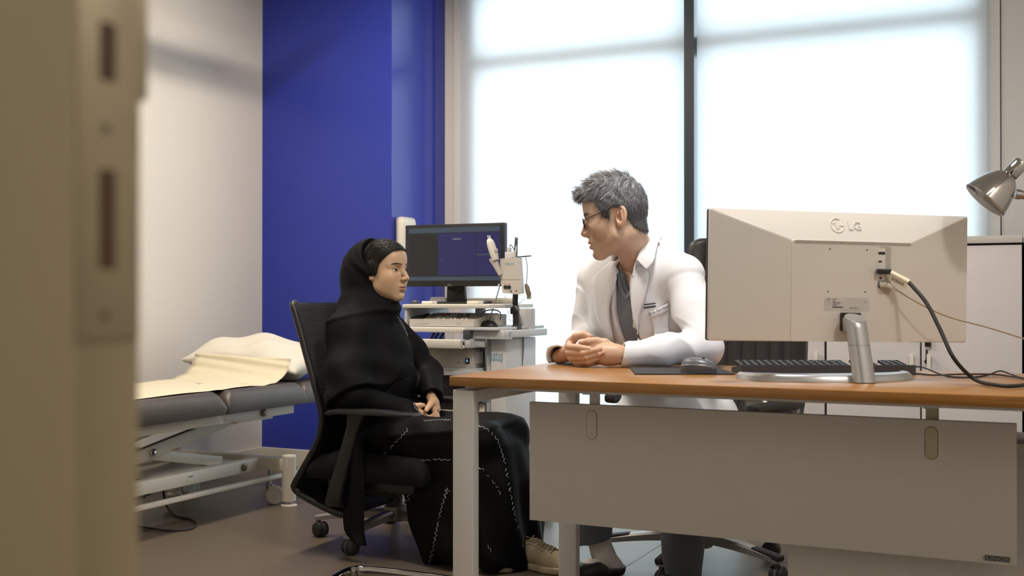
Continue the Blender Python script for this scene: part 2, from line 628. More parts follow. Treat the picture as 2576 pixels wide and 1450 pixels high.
# roller blinds, hanging in front of the frame
for (x0, x1, lab) in ((-3.045, MX - 0.028, 'white translucent roller blind behind the two people'),
                      (MX + 0.034, -0.29, 'white translucent roller blind behind the white desk monitor')):
    yb = YW - 0.045
    t = thing('roller_blind', lab, 'blind', ((x0 + x1) / 2, yb, 0.235))
    rows = []
    for i in range(2):
        z = 0.26 + (2.72 - 0.26) * i
        rows.append([(x0 + (x1 - x0) * j / 12, yb + 0.002 * math.sin(j * 1.3), z) for j in range(13)])
    part('fabric', MB().grid(rows), M['blind'], t, True, True)
    part('hem_bar', MB().b2((x0, yb - 0.012, 0.228), (x1, yb + 0.010, 0.262), bev=0.006), M['frame'], t, 40, True)
    part('roller_tube', MB().cyl((x0, yb, 2.735), (x1, yb, 2.735), 0.025, n=20), M['frame'], t, 40, True)

# door frame in the foreground with its strike plate
dj = MB()
JX = -0.402
dj.b2((-0.47, 0.372, 0), (JX, 0.419, 2.12), bev=0.003)
dj.b2((-0.47, 0.14, 0), (JX + 0.0075, 0.3725, 2.12), bev=0.004, seg=3)
dr = structure('door_1', dj, M['jamb'], smooth=40, label='painted door frame beside the viewer')
def jz(py):
    return HC + (HOR - py) / FPX * 0.532
pl = MB()
zt, zb = jz(-130), jz(855)
pl.b2((JX - 0.001, 0.3765, zb), (JX + 0.0016, 0.4165, zt), bev=0.0008)
pl.b2((JX - 0.004, 0.4150, jz(235)), (JX + 0.0016, 0.4225, jz(-60)), bev=0.002)
sp = structure('strike_plate', pl, M['plate'], dr, smooth=40, label='worn metal strike plate with two dark slots')
for (a, b) in ((58, 205), (428, 678)):
    structure('slot', MB().b2((JX + 0.0005, 0.3905, jz(b)), (JX + 0.0020, 0.4005, jz(a)), bev=0.0004), M['slot'], sp)
for a in (325, 793):
    structure('screw', MB().lathe([(0.0, 0.0012), (0.0022, 0.0010), (0.0030, 0.0)][::-1], (JX + 0.0014, 0.3945, jz(a)), (1, 0, 0), 16), M['screw'], sp)
# ================================================================== EXAMINATION TABLE
def cushion(mb, x0, x1, y0, y1, z0, z1, r=0.05, ny=14, nx=14):
    """upholstered pad: domed top with soft round edges, flat underside"""
    def prof(t):
        t = min(max(t, 0.0), 1.0)
        return math.sqrt(max(0.0, 1 - (1 - t) ** 2))
    us = [0, .12, .3, .55, .8, 1.0]
    xs = [x0 + r * u for u in us] + [x0 + r + (x1 - x0 - 2 * r) * k / 4 for k in (1, 2, 3)] + [x1 - r * u for u in us[::-1]]
    ys = [y0 + r * u for u in us] + [y0 + r + (y1 - y0 - 2 * r) * k / 4 for k in (1, 2, 3)] + [y1 - r * u for u in us[::-1]]
    zl = z0 + (z1 - z0) * 0.30
    rows = []
    for y in ys:
        ty = min(y - y0, y1 - y) / r
        rows.append([(x, y, zl + (z1 - zl) * prof(ty) * prof(min(x - x0, x1 - x) / r) + 0.004 * prof(ty / 3) * math.sin(math.pi * (x - x0) / (x1 - x0))) for x in xs])
    mb.grid(rows)
    n = len(xs)
    edge = rows[0] + [r_[-1] for r_ in rows[1:]] + rows[-1][-2::-1] + [r_[0] for r_ in rows[-2:0:-1]]
    o = len(mb.v)
    mb.add(edge + [(p[0] + (0.006 if p[0] < (x0 + x1) / 2 else -0.006), p[1] + (0.006 if p[1] < (y0 + y1) / 2 else -0.006), z0) for p in edge], [])
    k = len(edge)
    mb.f += [(o + i, o + k + i, o + k + (i + 1) % k, o + (i + 1) % k) for i in range(k)]
    mb.f.append(tuple(o + k + i for i in range(k)))
    return mb

et = thing('examination_table', 'dark grey padded examination table on a cream scissor-lift frame with castors, along the left wall', 'examination table', (-3.45, 3.2, 0))
W = dict(world=True)
part('mattress_section', cushion(MB(), -3.80, -3.10, 2.25, 3.722, 0.452, 0.548), M['vinyl'], et, 70, **W, clean=True)
part('mattress_section', cushion(MB(), -3.80, -3.10, 3.732, 4.285, 0.452, 0.548), M['vinyl'], et, 70, **W, clean=True)
part('headrest_section', cushion(MB(), -3.77, -3.12, 4.292, 4.66, 0.448, 0.540), M['vinyl'], et, 70, **W, clean=True)
fr = MB()
for x in (-3.74, -3.19):
    fr.b2((x, 2.3, 0.408), (x + 0.04, 4.245, 0.450), bev=0.003)
for y in (2.4, 3.2, 4.1):
    fr.b2((-3.70, y, 0.412), (-3.19, y + 0.04, 0.446))
fr.b2((-3.20, 3.86, 0.398), (-3.16, 4.10, 0.41))
part('top_frame', fr, M['tablecream'], et, 40, **W)
bf = MB()
for x in (-3.66, -3.30):
    bf.b2((x, 2.3, 0.157), (x + 0.043, 4.13, 0.212), bev=0.003)
bf.b2((-3.80, 4.13, 0.157), (-3.10, 4.19, 0.214), bev=0.003)
bf.b2((-3.80, 2.35, 0.157), (-3.10, 2.41, 0.214), bev=0.003)
bf.b2((-3.62, 3.55, 0.190), (-3.30, 4.13, 0.200))
part('base_frame', bf, M['tablecream'], et, 40, **W)
sa = MB()
for x in (-3.335, -3.60):
    sa.bar((x, 2.95, 0.215), (x, 4.08, 0.402), 0.03, 0.050, 0.003)
part('lift_arm', sa, M['tablecream'], et, 40, **W)
sa = MB()
for x in (-3.375, -3.56):
    sa.bar((x, 3.02, 0.400), (x, 4.00, 0.205), 0.03, 0.046, 0.003)
part('lift_arm', sa, M['tablecream'], et, 40, **W)
part('actuator', MB().cyl((-3.47, 3.05, 0.33), (-3.47, 3.75, 0.40), 0.022, n=14).cyl((-3.47, 3.0, 0.32), (-3.47, 3.35, 0.355), 0.034, n=14), M['tablecream'], et, 40, **W)
part('motor', MB().cyl((-3.50, 3.66, 0.10), (-3.50, 3.66, 0.18), 0.035, n=18).b2((-3.58, 3.40, 0.10), (-3.42, 3.60, 0.16), bev=0.01), M['darkgrey'], et, 40, **W)
part('foot_bar', MB().b2((-3.215, 2.3, 0.114), (-3.19, 4.34, 0.134), bev=0.004).cyl((-3.202, 4.33, 0.124), (-3.202, 4.40, 0.124), 0.017, n=14), M['tablecream'], et, 40, **W)
for (y, z, x) in ((3.524, 0.305, -3.318), (4.02, 0.184, -3.256), (4.02, 0.43, -3.149)):
    part('bolt', MB().lathe([(0.017, 0), (0.017, 0.006), (0.012, 0.010), (0.0, 0.011)], (x, y, z), (1, 0, 0), 16), M['chrome'] if y < 3.6 else M['screw'], et, 40, **W)
part('rating_sticker', MB().b2((-3.257, 3.66, 0.172), (-3.2558, 3.73, 0.196)), M['keywhite'], et, **W)
part('sticker_mark', MB().b2((-3.2557, 3.665, 0.190), (-3.2552, 3.69, 0.194)), M['ink'], et, **W)
for (x, y) in ((-3.115, 4.16), (-3.78, 4.16)):
    part('leg', MB().cyl((x, y, 0.024), (x, y, 0.222), 0.032, n=24).lathe([(0.032, 0.222), (0.030, 0.228), (0.0, 0.229)], (x, y, 0), n=24), M['tablecream'], et, 40, **W)
    part('foot_pad', MB().lathe([(0.036, 0), (0.036, 0.006), (0.030, 0.010), (0.015, 0.012), (0.015, 0.03)], (x, y, 0), n=24), M['tablecream'], et, 40, **W)
def table_caster(x, y, tw):
    c = MB().cyl((x, y, 0.085), (x, y, 0.16), 0.009, n=12).cyl((x, y, 0.075), (x, y, 0.095), 0.016, n=14)
    cs = part('caster', c, M['chrome'], et, 40, **W)
    d = Vector((math.cos(tw), math.sin(tw), 0))
    ctr = Vector((x, y, 0.043)) + Vector((-d.y, d.x, 0)) * 0.018
    for s in (-1, 1):
        a = ctr + d * 0.008 * s
        b = ctr + d * 0.024 * s
        part('wheel', MB().lathe([(0.030, 0), (0.042, 0.003), (0.043, 0.010), (0.040, 0.0155), (0.030, 0.017), (0.028, 0.015), (0.0, 0.016)], a, d * s, 24), M['beige'], cs, 40, **W)
table_caster(-3.215, 4.15, -0.55)
table_caster(-3.70, 4.15, -0.3)
table_caster(-3.70, 2.5, 0.3)

# pillow and paper sheet
def pillow_mb(c, sx, sy, sz, seed=1):
    r = random.Random(seed)
    n = 28
    ph = [r.random() * 6 for _ in range(6)]
    out = MB()
    for s in (1, -1):
        rows = []
        for i in range(n + 1):
            row = []
            for j in range(n + 1):
                u, v = i / n * 2 - 1, j / n * 2 - 1
                pin = 1 - 0.10 * (1 - abs(v) ** 3) * abs(u) ** 6
                pin2 = 1 - 0.10 * (1 - abs(u) ** 3) * abs(v) ** 6
                h = (max(0, 1 - abs(u) ** 2.6) ** 0.62) * (max(0, 1 - abs(v) ** 2.6) ** 0.62)
                w = 0.012 * h * (math.sin(7 * u + 3 * v + ph[0]) + math.sin(5 * v - 6 * u + ph[1])) + 0.006 * math.sin(13 * u + ph[2]) * (1 - h)
                row.append((c[0] + u * sx / 2 * pin, c[1] + v * sy / 2 * pin2, c[2] + s * sz / 2 * h + w))
            rows.append(row)
        out.grid(rows if s > 0 else [r_[::-1] for r_ in rows])
    return out
pm = pillow_mb((0, 0, 0), 0.70, 0.40, 0.175)
rt = Matrix.Translation((-3.49, 4.44, 0.646)) @ Matrix.Rotation(math.radians(9), 4, 'X') @ Matrix.Rotation(math.radians(4), 4, 'Y')
pm.v = [tuple(rt @ Vector(p)) for p in pm.v]
one('pillow', pm, M['pillow'], 'plump white pillow at the head of the examination table', 'pillow', loc=(-3.49, 4.44, 0.55), smooth=True, clean=True)
ps = MB()
path = [(2.2, 0.5535), (2.8, 0.5535), (3.3, 0.5535), (3.62, 0.5535), (3.72, 0.552), (3.80, 0.5535), (4.02, 0.5545), (4.10, 0.560), (4.16, 0.578), (4.20, 0.605), (4.225, 0.640), (4.238, 0.668)]
cp = catmull([(0, a, b) for a, b in path], 5)
rows = []
for i, p in enumerate(cp):
    row = []
    for j in range(15):
        u = j / 14
        x = -3.735 + (3.735 - 3.155) * u
        k = max(0.0, (p.y - 3.95) / 0.3)
        row.append((x + 0.02 * k * (u - .5), p.y + 0.05 * k * (0.5 - u) + 0.004 * math.sin(5 * u + i) * k, p.z + 0.0012 * math.sin(9 * u + 0.9 * i) * (1 if p.y < 3.9 else 2) - 0.012 * k * u))
    rows.append(row)
ps.grid(rows)
one('paper_sheet', ps, M['paper'], 'cream paper sheet along the examination table, its end curled up against the pillow', 'paper sheet', loc=(-3.45, 3.2, 0.55), smooth=True, solid=0.0008)
cord = [P(411, 1236, 4.62)] + [PZ(a, b, 0.006) for a, b in ((418, 1282), (440, 1297), (478, 1306), (495, 1318), (480, 1330), (430, 1335), (385, 1330), (345, 1324))]
cord[0].z = 0.16
cord[1].z = 0.03
one('mains_cable', MB().tube(catmull(cord, 6), 0.0045, 8), M['blacksoft'], 'black mains cable looped on the floor below the examination table', 'cable', loc=cord[4])

# wall dispenser on the pier
wdsp = thing('wall_dispenser', 'beige wall dispenser on the blue pier beside the dark monitor', 'dispenser', (COLX, 5.25, 0.9))
part('housing', MB().b2((COLX + 0.001, 5.15, 1.03), (COLX + 0.055, 5.29, 1.365), bev=0.02, seg=3), M['beige'], wdsp, 40, **W)
part('cover', MB().b2((COLX + 0.022, 5.13, 1.035), (COLX + 0.068, 5.27, 1.35), bev=0.018, seg=3), M['tablecream'], wdsp, 40, **W)

# ================================================================== DESK
DX0, DX1, DY0, DY1 = -1.412, 0.22, 2.560, 3.305
dk = thing('desk', 'desk with orange-brown wood top, white steel legs and a white hanging front panel', 'desk', (-0.6, 2.88, 0))
part('desktop', MB().b2((DX0, DY0, 0.715), (DX1, DY1, 0.74), bev=0.0022), M['wood'], dk, 40, **W)
for (x0, y0, y1) in ((DX0 + 0.003, 2.574, 2.606), (DX0 + 0.003, 3.262, 3.294), (DX1 - 0.063, 2.574, 2.606), (DX1 - 0.063, 3.262, 3.294)):
    part('leg', MB().b2((x0, y0, 0.0), (x0 + 0.060, y1, 0.704), bev=0.003, seg=3), M['whitemetal'], dk, 40, **W)
for x0 in (DX0 + 0.003, DX1 - 0.063):
    part('side_beam', MB().b2((x0 + 0.002, 2.600, 0.672), (x0 + 0.058, 3.265, 0.704), bev=0.002), M['whitemetal'], dk, 40, **W)
    part('spacer', MB().b2((x0 + 0.012, 2.62, 0.704), (x0 + 0.048, 3.25, 0.7152)), M['whitemetal'], dk, 40, **W)
for y in (2.745, 3.16):
    part('cross_beam', MB().b2((DX0 + 0.06, y, 0.692), (DX1 - 0.06, y + 0.04, 0.7152), bev=0.002), M['whitemetal'], dk, 40, **W)
PYF = 2.783
pnl = part('modesty_panel', MB().b2((-1.287, PYF, 0.341), (-0.083, PYF + 0.018, 0.660), bev=0.0012), M['panelwhite'], dk, 40, **W)
def capsule_poly(w, h, n=10):
    r = w / 2
    a = [(r * math.cos(math.pi * i / n), h / 2 - r + r * math.sin(math.pi * i / n)) for i in range(n + 1)]
    return a + [(-x, -y) for x, y in a]
for (x, m) in ((-1.106, 'panelwhite'), (-0.263, 'yellow')):
    part('bracket', MB().b2((x - 0.0145, PYF + 0.019, 0.60), (x + 0.0145, PYF + 0.024, 0.700), bev=0.001).b2((x - 0.0145, PYF - 0.03, 0.6885), (x + 0.0145, PYF + 0.024, 0.692)), M['yellow'] if m == 'yellow' else M['whitemetal'], dk, 40, **W)
    mt = frame_mtx((x, PYF + 0.001, 0.607), (1, 0, 0), (0, 0, 1))
    part('cap_recess', MB().prism(capsule_poly(0.0295, 0.0775), 0.0016, mt), M['gap'], pnl, 40, **W)
    mt = frame_mtx((x, PYF + 0.001, 0.607), (1, 0, 0), (0, 0, 1))
    part('fixing_cap', MB().prism(capsule_poly(0.0270, 0.0750), 0.0030, mt, bev=0.0006), M[m], pnl, 40, **W, label='yellowed oval cap' if m == 'yellow' else 'white oval cap')
V, F = text_geo('SUNON', 0.0125, 0.0006, sx=1.35)
mt = frame_mtx((-0.124, PYF - 0.0012, 0.353), (1, 0, 0), (0, 0, 1))
pb = part('badge', MB().b2((-0.150, PYF - 0.0010, 0.3475), (-0.098, PYF + 0.001, 0.3595)), M['darkgrey'], pnl, **W)
part('badge_lettering', MB().add([mt @ v for v in V], F), M['silver'], pnl, False, **W)

# pedestal under the desk, bag on it
pd = thing('pedestal_cabinet', 'white pedestal cabinet standing under the right part of the desk', 'cabinet', (-0.25, 3.1, 0))
part('body', MB().b2((-0.612, 2.872, 0.03), (0.13, 3.11, 0.590), bev=0.002), M['panelwhite'], pd, 40, **W)
part('top_panel', MB().b2((-0.614, 2.868, 0.590), (0.132, 3.114, 0.606), bev=0.002), M['panelwhite'], pd, 40, **W)
part('plinth', MB().b2((-0.600, 2.885, 0.0), (0.12, 3.10, 0.03)), M['darkgrey'], pd, **W)
bg = thing('cable_box', 'black cable box with a white cord on top of the pedestal cabinet', 'cable box', (0.02, 2.95, 0.606))
part('case', MB().b2((-0.058, 2.90, 0.606), (0.06, 3.0, 0.672), bev=0.012), M['black'], bg, 40, **W)
part('cord', MB().tube(catmull([(-0.055, 2.893, 0.615), (-0.045, 2.888, 0.640), (-0.052, 2.89, 0.662), (-0.02, 2.892, 0.670), (0.02, 2.90, 0.662)], 6), 0.003, 8), M['offwhite'], bg, 40, **W)

# ================================================================== STORAGE CABINETS
def storage(x0, x1, label, keys=False, doors=2):
    t = thing('storage_cabinet', label, 'cabinet', ((x0 + x1) / 2, 5.2, 0), group=None)
    part('body', MB().b2((x0 + 0.002, 5.018, 0.05), (x1 - 0.002, 5.42, 1.155)), M['gap'], t, False, **W)
    part('plinth', MB().b2((x0 + 0.01, 5.04, 0.0), (x1 - 0.01, 5.40, 0.05)), M['darkgrey'], t, False, **W)
    part('top_panel', MB().b2((x0, 4.985, 1.160), (x1, 5.43, 1.190), bev=0.002), M['cabtop'], t, 40, **W)
    w = (x1 - x0) / doors
    for k in range(doors):
        a, b = x0 + w * k + 0.0035, x0 + w * (k + 1) - 0.0035
        d = part('door', MB().b2((a, 5.0, 0.06), (b, 5.018, 1.152), bev=0.0015), M['cabwhite'], t, 40, **W)
        hx = b - 0.030 if k == 0 else a + 0.030
        part('handle', MB().b2((hx - 0.008, 4.974, 0.575), (hx + 0.008, 4.985, 0.705), bev=0.003).b2((hx - 0.005, 4.984, 0.585), (hx + 0.005, 5.001, 0.597)).b2((hx - 0.005, 4.984, 0.683), (hx + 0.005, 5.001, 0.695)), M['offwhite'], d, 40, **W)
        if keys and k == 1:
            part('lock', MB().lathe([(0.009, 0), (0.009, 0.004), (0.0, 0.0045)][::1], (a + 0.024, 5.0, 0.745), (0, -1, 0), 16), M['chrome'], d, 40, **W)
    return t
storage(-1.29, -0.905, 'narrow white storage cabinet behind the black leather chair', doors=1)
storage(-0.902, -0.125, 'double-door white storage cabinet with a key hanging from its lock', keys=True)
storage(-0.122, 0.66, 'white storage cabinet at the far right behind the desk lamp')
kx = -0.512 + 0.0275
kt = thing('key_ring', 'black key fob and key hanging from the cabinet lock', 'key', (kx, 4.99, 0.74))
part('key_head', MB().box((kx, 4.987, 0.752), (0.024, 0.006, 0.036), bev=0.003), M['black'], kt, 40, **W)
part('ring', MB().tube([(kx + 0.008 * math.cos(a * math.pi / 8), 4.985, 0.728 + 0.010 * math.sin(a * math.pi / 8)) for a in range(17)], 0.0012, 6), M['chrome'], kt, 40, **W)
part('spare_key', MB().box((kx - 0.004, 4.984, 0.700), (0.009, 0.003, 0.045), bev=0.001).lathe([(0.0, 0), (0.009, 0.0), (0.009, 0.003), (0.0, 0.003)], (kx - 0.005, 4.9855, 0.672), (0, -1, 0), 12), M['black'], kt, 40, **W)

# ================================================================== DESK MONITOR
MR = (cw(0.978, 0.208, 0)).normalized()          # along the panel, to the right
MN = Vector((MR.y, -MR.x, 0))                    # back of the panel, towards the viewer
MC = cw(0.814, 2.80, 0.994)
mt_ = thing('desk_monitor', 'wide white monitor on a silver stand, its back to the viewer, on the desk', 'monitor', (MC.x, MC.y, 0.74))
roll = Matrix.Rotation(math.radians(-0.9), 3, MN)
def mo(x, z, y=0.0):
    """panel point: x along, z up from the panel centre, y out of the back"""
    return MC + roll @ (MR * x + Vector((0, 0, 1)) * z + MN * y)
def mpx(px, py, y=0.0):
    """panel coordinates seen at a photo point, on the plane y out of the back"""
    d = P(px, py, 1.0) - Vector((0, 0, HC))
    o = Vector((0, 0, HC))
    n = roll @ MN
    t = ((MC + n * y) - o).dot(n) / d.dot(n)
    q = roll.inverted() @ (o + d * t - MC)
    return q.dot(MR), q.z
HW, HH = 0.3465, 0.160
RX0, RX1, RZ1, RY = -0.150, 0.172, 0.087, 0.034
bkv = [mo(-HW, -HH), mo(HW, -HH), mo(HW, HH), mo(-HW, HH)]
bk = MB()
def rrect(x0, x1, z0, z1, r, n=5):
    pts = []
    for (cx, cz_, a0) in ((x1 - r, z1 - r, 0), (x0 + r, z1 - r, 90), (x0 + r, z0 + r, 180), (x1 - r, z0 + r, 270)):
        for i in range(n + 1):
            a = math.radians(a0 + 90 * i / n)
            pts.append((cx + r * math.cos(a), cz_ + r * math.sin(a)))
    return pts
o_ = rrect(-HW, HW, -HH, HH, 0.006)
i_ = rrect(RX0, RX1, -HH + 0.0015, RZ1, 0.005)
k_ = len(o_)
V = [mo(x, z, -0.009) for x, z in o_] + [mo(x, z, 0.0) for x, z in o_]
bk.add(V, [(i, (i + 1) % k_, k_ + (i + 1) % k_, k_ + i) for i in range(k_)])
V = [mo(x * 0.996, z * 0.99 if z > 0 else z + 0.0008, 0.0012) for x, z in o_] + [mo(x, z, RY - 0.002) for x, z in i_] + [mo(x * 0.994, z - 0.001 if z > 0 else z, RY) for x, z in i_]
bk.add(V, [(a + i, a + (i + 1) % k_, a + k_ + (i + 1) % k_, a + k_ + i) for a in (0, k_) for i in range(k_)] + [tuple(2 * k_ + i for i in range(k_))])
o2 = len(bk.v)
bk.add([mo(x, z, 0.0) for x, z in o_] + [mo(x * 0.996, z * 0.99 if z > 0 else z + 0.0008, 0.0012) for x, z in o_], [(i, (i + 1) % k_, k_ + (i + 1) % k_, k_ + i) for i in range(k_)])
part('back_cover', bk, M['monwhite'], mt_, 25, True, clean=True)
def pbox(x0, x1, z0, z1, y0, y1, r=0.003):
    """rounded plate on the panel"""
    q = rrect(x0, x1, z0, z1, r)
    n = len(q)
    V = [mo(x, z, y0) for x, z in q] + [mo(x, z, y1) for x, z in q]
    return MB().add(V, [(i, (i + 1) % n, n + (i + 1) % n, n + i) for i in range(n)] + [tuple(range(n, 2 * n)), tuple(range(n - 1, -1, -1))])
part('screen_bezel', pbox(-HW, HW, -HH, HH, -0.022, -0.009, 0.005), M['black'], mt_, 40, True)
part('screen', pbox(-HW + 0.008, HW - 0.008, -HH + 0.014, HH - 0.008, -0.0225, -0.0219, 0.001), mat_emit('lit_screen', (0.55, 0.66, 0.9), 0.9), mt_, 40, True)
# vent slot, ports, screws, sticker, logo
part('vent_slot', pbox(RX0 + 0.008, RX1 - 0.003, RZ1 - 0.0085, RZ1 - 0.0005, RY - 0.001, RY + 0.0006, 0.003), mat('vent_shadow', (0.42, 0.39, 0.35), 0.5), mt_, 40, True)
def M2(px, py):
    return mpx(px, py, RY)
def mrect(px0, py0, px1, py1, y0, y1, r, m, name, par=mt_):
    a, b = M2(px0, py0), M2(px1, py1)
    return part(name, pbox(min(a[0], b[0]), max(a[0], b[0]), min(a[1], b[1]), max(a[1], b[1]), y0, y1, r), m, par, 40, True)
recess_m = mat('port_recess', (0.50, 0.47, 0.43), 0.5)
rc = mrect(2209, 620, 2240, 742, RY - 0.001, RY + 0.0004, 0.009, recess_m, 'port_recess')
mrect(2206, 624, 2226, 706, RY, RY + 0.0012, 0.004, M['offwhite'], 'port_strip', rc)
mrect(2209, 634, 2226, 641, RY + 0.001, RY + 0.0018, 0.001, M['black'], 'display_port', rc)
mrect(2209, 656, 2218, 661, RY + 0.001, RY + 0.0018, 0.0022, M['black'], 'usb_port', rc)
mrect(2207, 652, 2222, 664, RY + 0.0008, RY + 0.0014, 0.003, M['offwhite'], 'port_ring', rc)
for py in (688, 700):
    mrect(2211, py - 3, 2217, py + 3, RY + 0.001, RY + 0.0018, 0.0028, M['black'], 'audio_port', rc)
for (a, b) in ((2088, 627), (2181.5, 629), (2083, 734), (2176.5, 735)):
    mrect(a - 1.8, b - 1.8, a + 1.8, b + 1.8, RY, RY + 0.0006, 0.0016, M['ink'], 'screw_hole')
st = mrect(2073, 748, 2186, 783, RY, RY + 0.0005, 0.003, mat('silver_sticker', (0.62, 0.60, 0.58), 0.35), 'rating_sticker')
def mtext(txt, px, py, size, m, name, y, align='LEFT', par=mt_, depth=0.0002):
    x, z = mpx(px, py, y)
    V, F = text_geo(txt, size, depth, align)
    return part(name, MB().add([mo(x + v.x, z + v.y, y + 0.0004 + v.z) for v in V], F), m, par, False, True)
mtext('LG', 2081, 753, 0.0052, M['ink'], 'sticker_print', RY + 0.0005, par=st)
mtext('CE', 2173, 760, 0.0075, M['inkgrey'], 'sticker_print', RY + 0.0005, par=st)
for (a, b, c) in ((2094, 753, 2105), (2094, 758, 2101), (2094, 761.5, 2115), (2094, 765, 2112), (2094, 768.5, 2105), (2136, 775.5, 2157)):
    mrect(a, b - 0.8, c, b + 0.8, RY + 0.0004, RY + 0.0008, 0.0002, M['ink'], 'sticker_line', st)
for (a, b, c) in ((2075, 758, 2085), (2075, 761.5, 2089), (2075, 765, 2083), (2075, 768.5, 2084), (2075, 779, 2090), (2145, 781, 2162)):
    mrect(a, b - 0.5, c, b + 0.5, RY + 0.0004, RY + 0.0008, 0.0002, M['inkgrey'], 'sticker_line', st)
for i in range(22):
    a = 2093.5 + i * 1.2
    mrect(a, 771.5, a + (0.9 if i % 3 else 0.5), 775, RY + 0.0004, RY + 0.0008, 0.0001, M['ink'], 'barcode_bar', st)
# emblem and letters moulded into the upper slope of the cover
def slope_pt(x, z):
    f = (HH - z) / (HH - RZ1)
    return mo(x, z, 0.0012 + (RY - 0.002 - 0.0012) * f)
lx, lz = mpx(2104, 568, 0.012)
em = MB()
def emb_tube(pts, r=0.0011):
    em.tube([slope_pt(lx + a, lz + b) for a, b in pts], r, 6)
R_ = 0.0175
emb_tube([(R_ * math.cos(math.radians(t)), R_ * math.sin(math.radians(t))) for t in range(60, 361, 12)])
emb_tube([(-0.002, 0.0105), (-0.002, -0.0075), (0.005, -0.0075)], 0.0012)
emb_tube([(R_, 0.0), (0.005, 0.0)], 0.0012)
em.add(*(lambda s: (s.v, s.f))(MB().sphere(slope_pt(lx - 0.0085, lz + 0.0055), 0.0022, 10, 6)))
part('emblem', em, M['mould'], mt_, 60, True)
V, F = text_geo('LG', 0.030, 0.0006, 'LEFT', sx=1.05)
x0_, z0_ = mpx(2129, 569, 0.012)
part('brand_lettering', MB().add([slope_pt(x0_ + v.x, z0_ + v.y) + (roll @ MN) * (v.z + 0.0008) for v in V], F), M['mould'], mt_, False, True)
# stand: tapered oval column leaning back, crescent base
ft, tp = cw(0.0, 0.0, 0.0), None
foot = PZ(2174, 962, 0.742)
top = mo(*mpx(2151, 800, 0.075), 0.075)
colm = MB()
n = 28
rows = []
for i in range(13):
    t = i / 12
    c = foot.lerp(top, t)
    a, b = 0.0275 - 0.002 * t, 0.0225 - 0.001 * t
    rows.append([c + MR * a * math.cos(2 * math.pi * j / n) + MN * b * math.sin(2 * math.pi * j / n) + Vector((0, 0, (-0.010 * math.sin(2 * math.pi * j / n) if i == 12 else 0))) for j in range(n)])
V = [p for r_ in rows for p in r_]
colm.add(V, [(i * n + j, i * n + (j + 1) % n, (i + 1) * n + (j + 1) % n, (i + 1) * n + j) for i in range(12) for j in range(n)] + [tuple(range(n - 1, -1, -1)), tuple(range(12 * n, 13 * n))])
sc = part('stand_column', colm, M['silver'], mt_, 40, True)
jt = MB()
c1, c0 = foot.lerp(top, 0.575), foot.lerp(top, 0.57)
jt.add([q + MR * 0.0266 * math.cos(2 * math.pi * j / n) + MN * 0.0221 * math.sin(2 * math.pi * j / n) for q in (c0, c1) for j in range(n)], [(j, (j + 1) % n, n + (j + 1) % n, n + j) for j in range(n)])
part('joint_ring', jt, M['darkgrey'], sc, 40, True)
hx_, hz_ = mpx(2132, 812, RY)
part('hinge_block', MB().add(*(lambda s: (s.v, s.f))(pbox(hx_ - 0.020, hx_ + 0.030, hz_ - 0.020, hz_ + 0.024, RY - 0.004, RY + 0.010, 0.001))), M['black'], mt_, 40, True)
hb = MB()
qa = mo(hx_ + 0.006, hz_, RY + 0.008)
hb.box(qa.lerp(top, 0.42) + Vector((0, 0, -0.010)), (0.044, (top - qa).length * 0.95, 0.040), rot=Matrix((MR, MN, Vector((0, 0, 1)))).transposed(), bev=0.006)
part('hinge_neck', hb, M['silver'], mt_, 40, True)
bl, br = PZ(1850, 951, 0.742), PZ(2283, 948, 0.742)
bs = MB()
cc = (bl + br) / 2
half = (br - bl).length / 2
bx = (br - bl).normalized()
by = Vector((bx.y, -bx.x, 0))
fw = (foot - cc).dot(by)
outl = []
for i in range(33):
    a = math.pi * i / 32
    u = math.cos(a)
    outl.append((u * half, math.sin(a) ** 0.9 * (fw * 0.92)))
inn = [(u * 0.93, v * 0.55 - 0.012) for u, v in outl]
V = []
for (h, k) in ((0.7405, 1.0), (0.752, 0.985), (0.757, 0.955)):
    V += [cc + bx * u * k + by * (v * (1 if k == 1 else k) ) + Vector((0, 0, h - cc.z)) for u, v in outl]
for h in (0.757, 0.7405):
    V += [cc + bx * u + by * v + Vector((0, 0, h - cc.z)) for u, v in inn]
q = 33
F = [(r_ * q + i, r_ * q + i + 1, (r_ + 1) * q + i + 1, (r_ + 1) * q + i) for r_ in range(4) for i in range(32)]
F += [(4 * q + i, 4 * q + i + 1, i + 1, i) for i in range(32)]
F += [tuple(r_ * q + i for r_ in range(5)) for i in (0, 32)]
bs.add(V, F)
part('stand_base', bs, M['silver'], mt_, 35, True, clean=True)

# cables at the back of the monitor
def cable(name, pts, r, m, lab, cat='cable', n=7, ends=None):
    return one(name, MB().tube(catmull(pts, n), r, 10), m, lab, cat, loc=pts[len(pts) // 2], smooth=True)
hd = thing('display_cable', 'thick black display cable with a barcode tag, curving down from the white monitor', 'cable', mo(*M2(2220, 684), RY))
pa, pb_ = mo(*mpx(2207, 683, RY + 0.010), RY + 0.010), mo(*mpx(2240, 684, RY + 0.016), RY + 0.016)
part('plug', MB().bar(pa, pb_, 0.016, 0.0125, 0.002), M['black'], hd, 40, True)
pc, pe = mo(*mpx(2241, 687, RY + 0.018), RY + 0.018), mo(*mpx(2287, 711, RY + 0.05), RY + 0.05)
wrap = part('tag_wrap', MB().cyl(pc, pe, 0.0068, n=16), M['label'], hd, 40, True)
ax = (pe - pc).normalized()
dn = (Vector((0, 0, -1)) - ax * ax.dot(Vector((0, 0, -1)))).normalized()
nn = ax.cross(dn)
if nn.dot(MN) < 0:
    nn = -nn
A_, B_ = pc + ax * 0.004, pe - ax * 0.001
fl_ = [A_ + dn * 0.003 + nn * 0.006, B_ + dn * 0.003 + nn * 0.006, B_ + dn * 0.017 + nn * 0.004, A_ + dn * 0.017 + nn * 0.004]
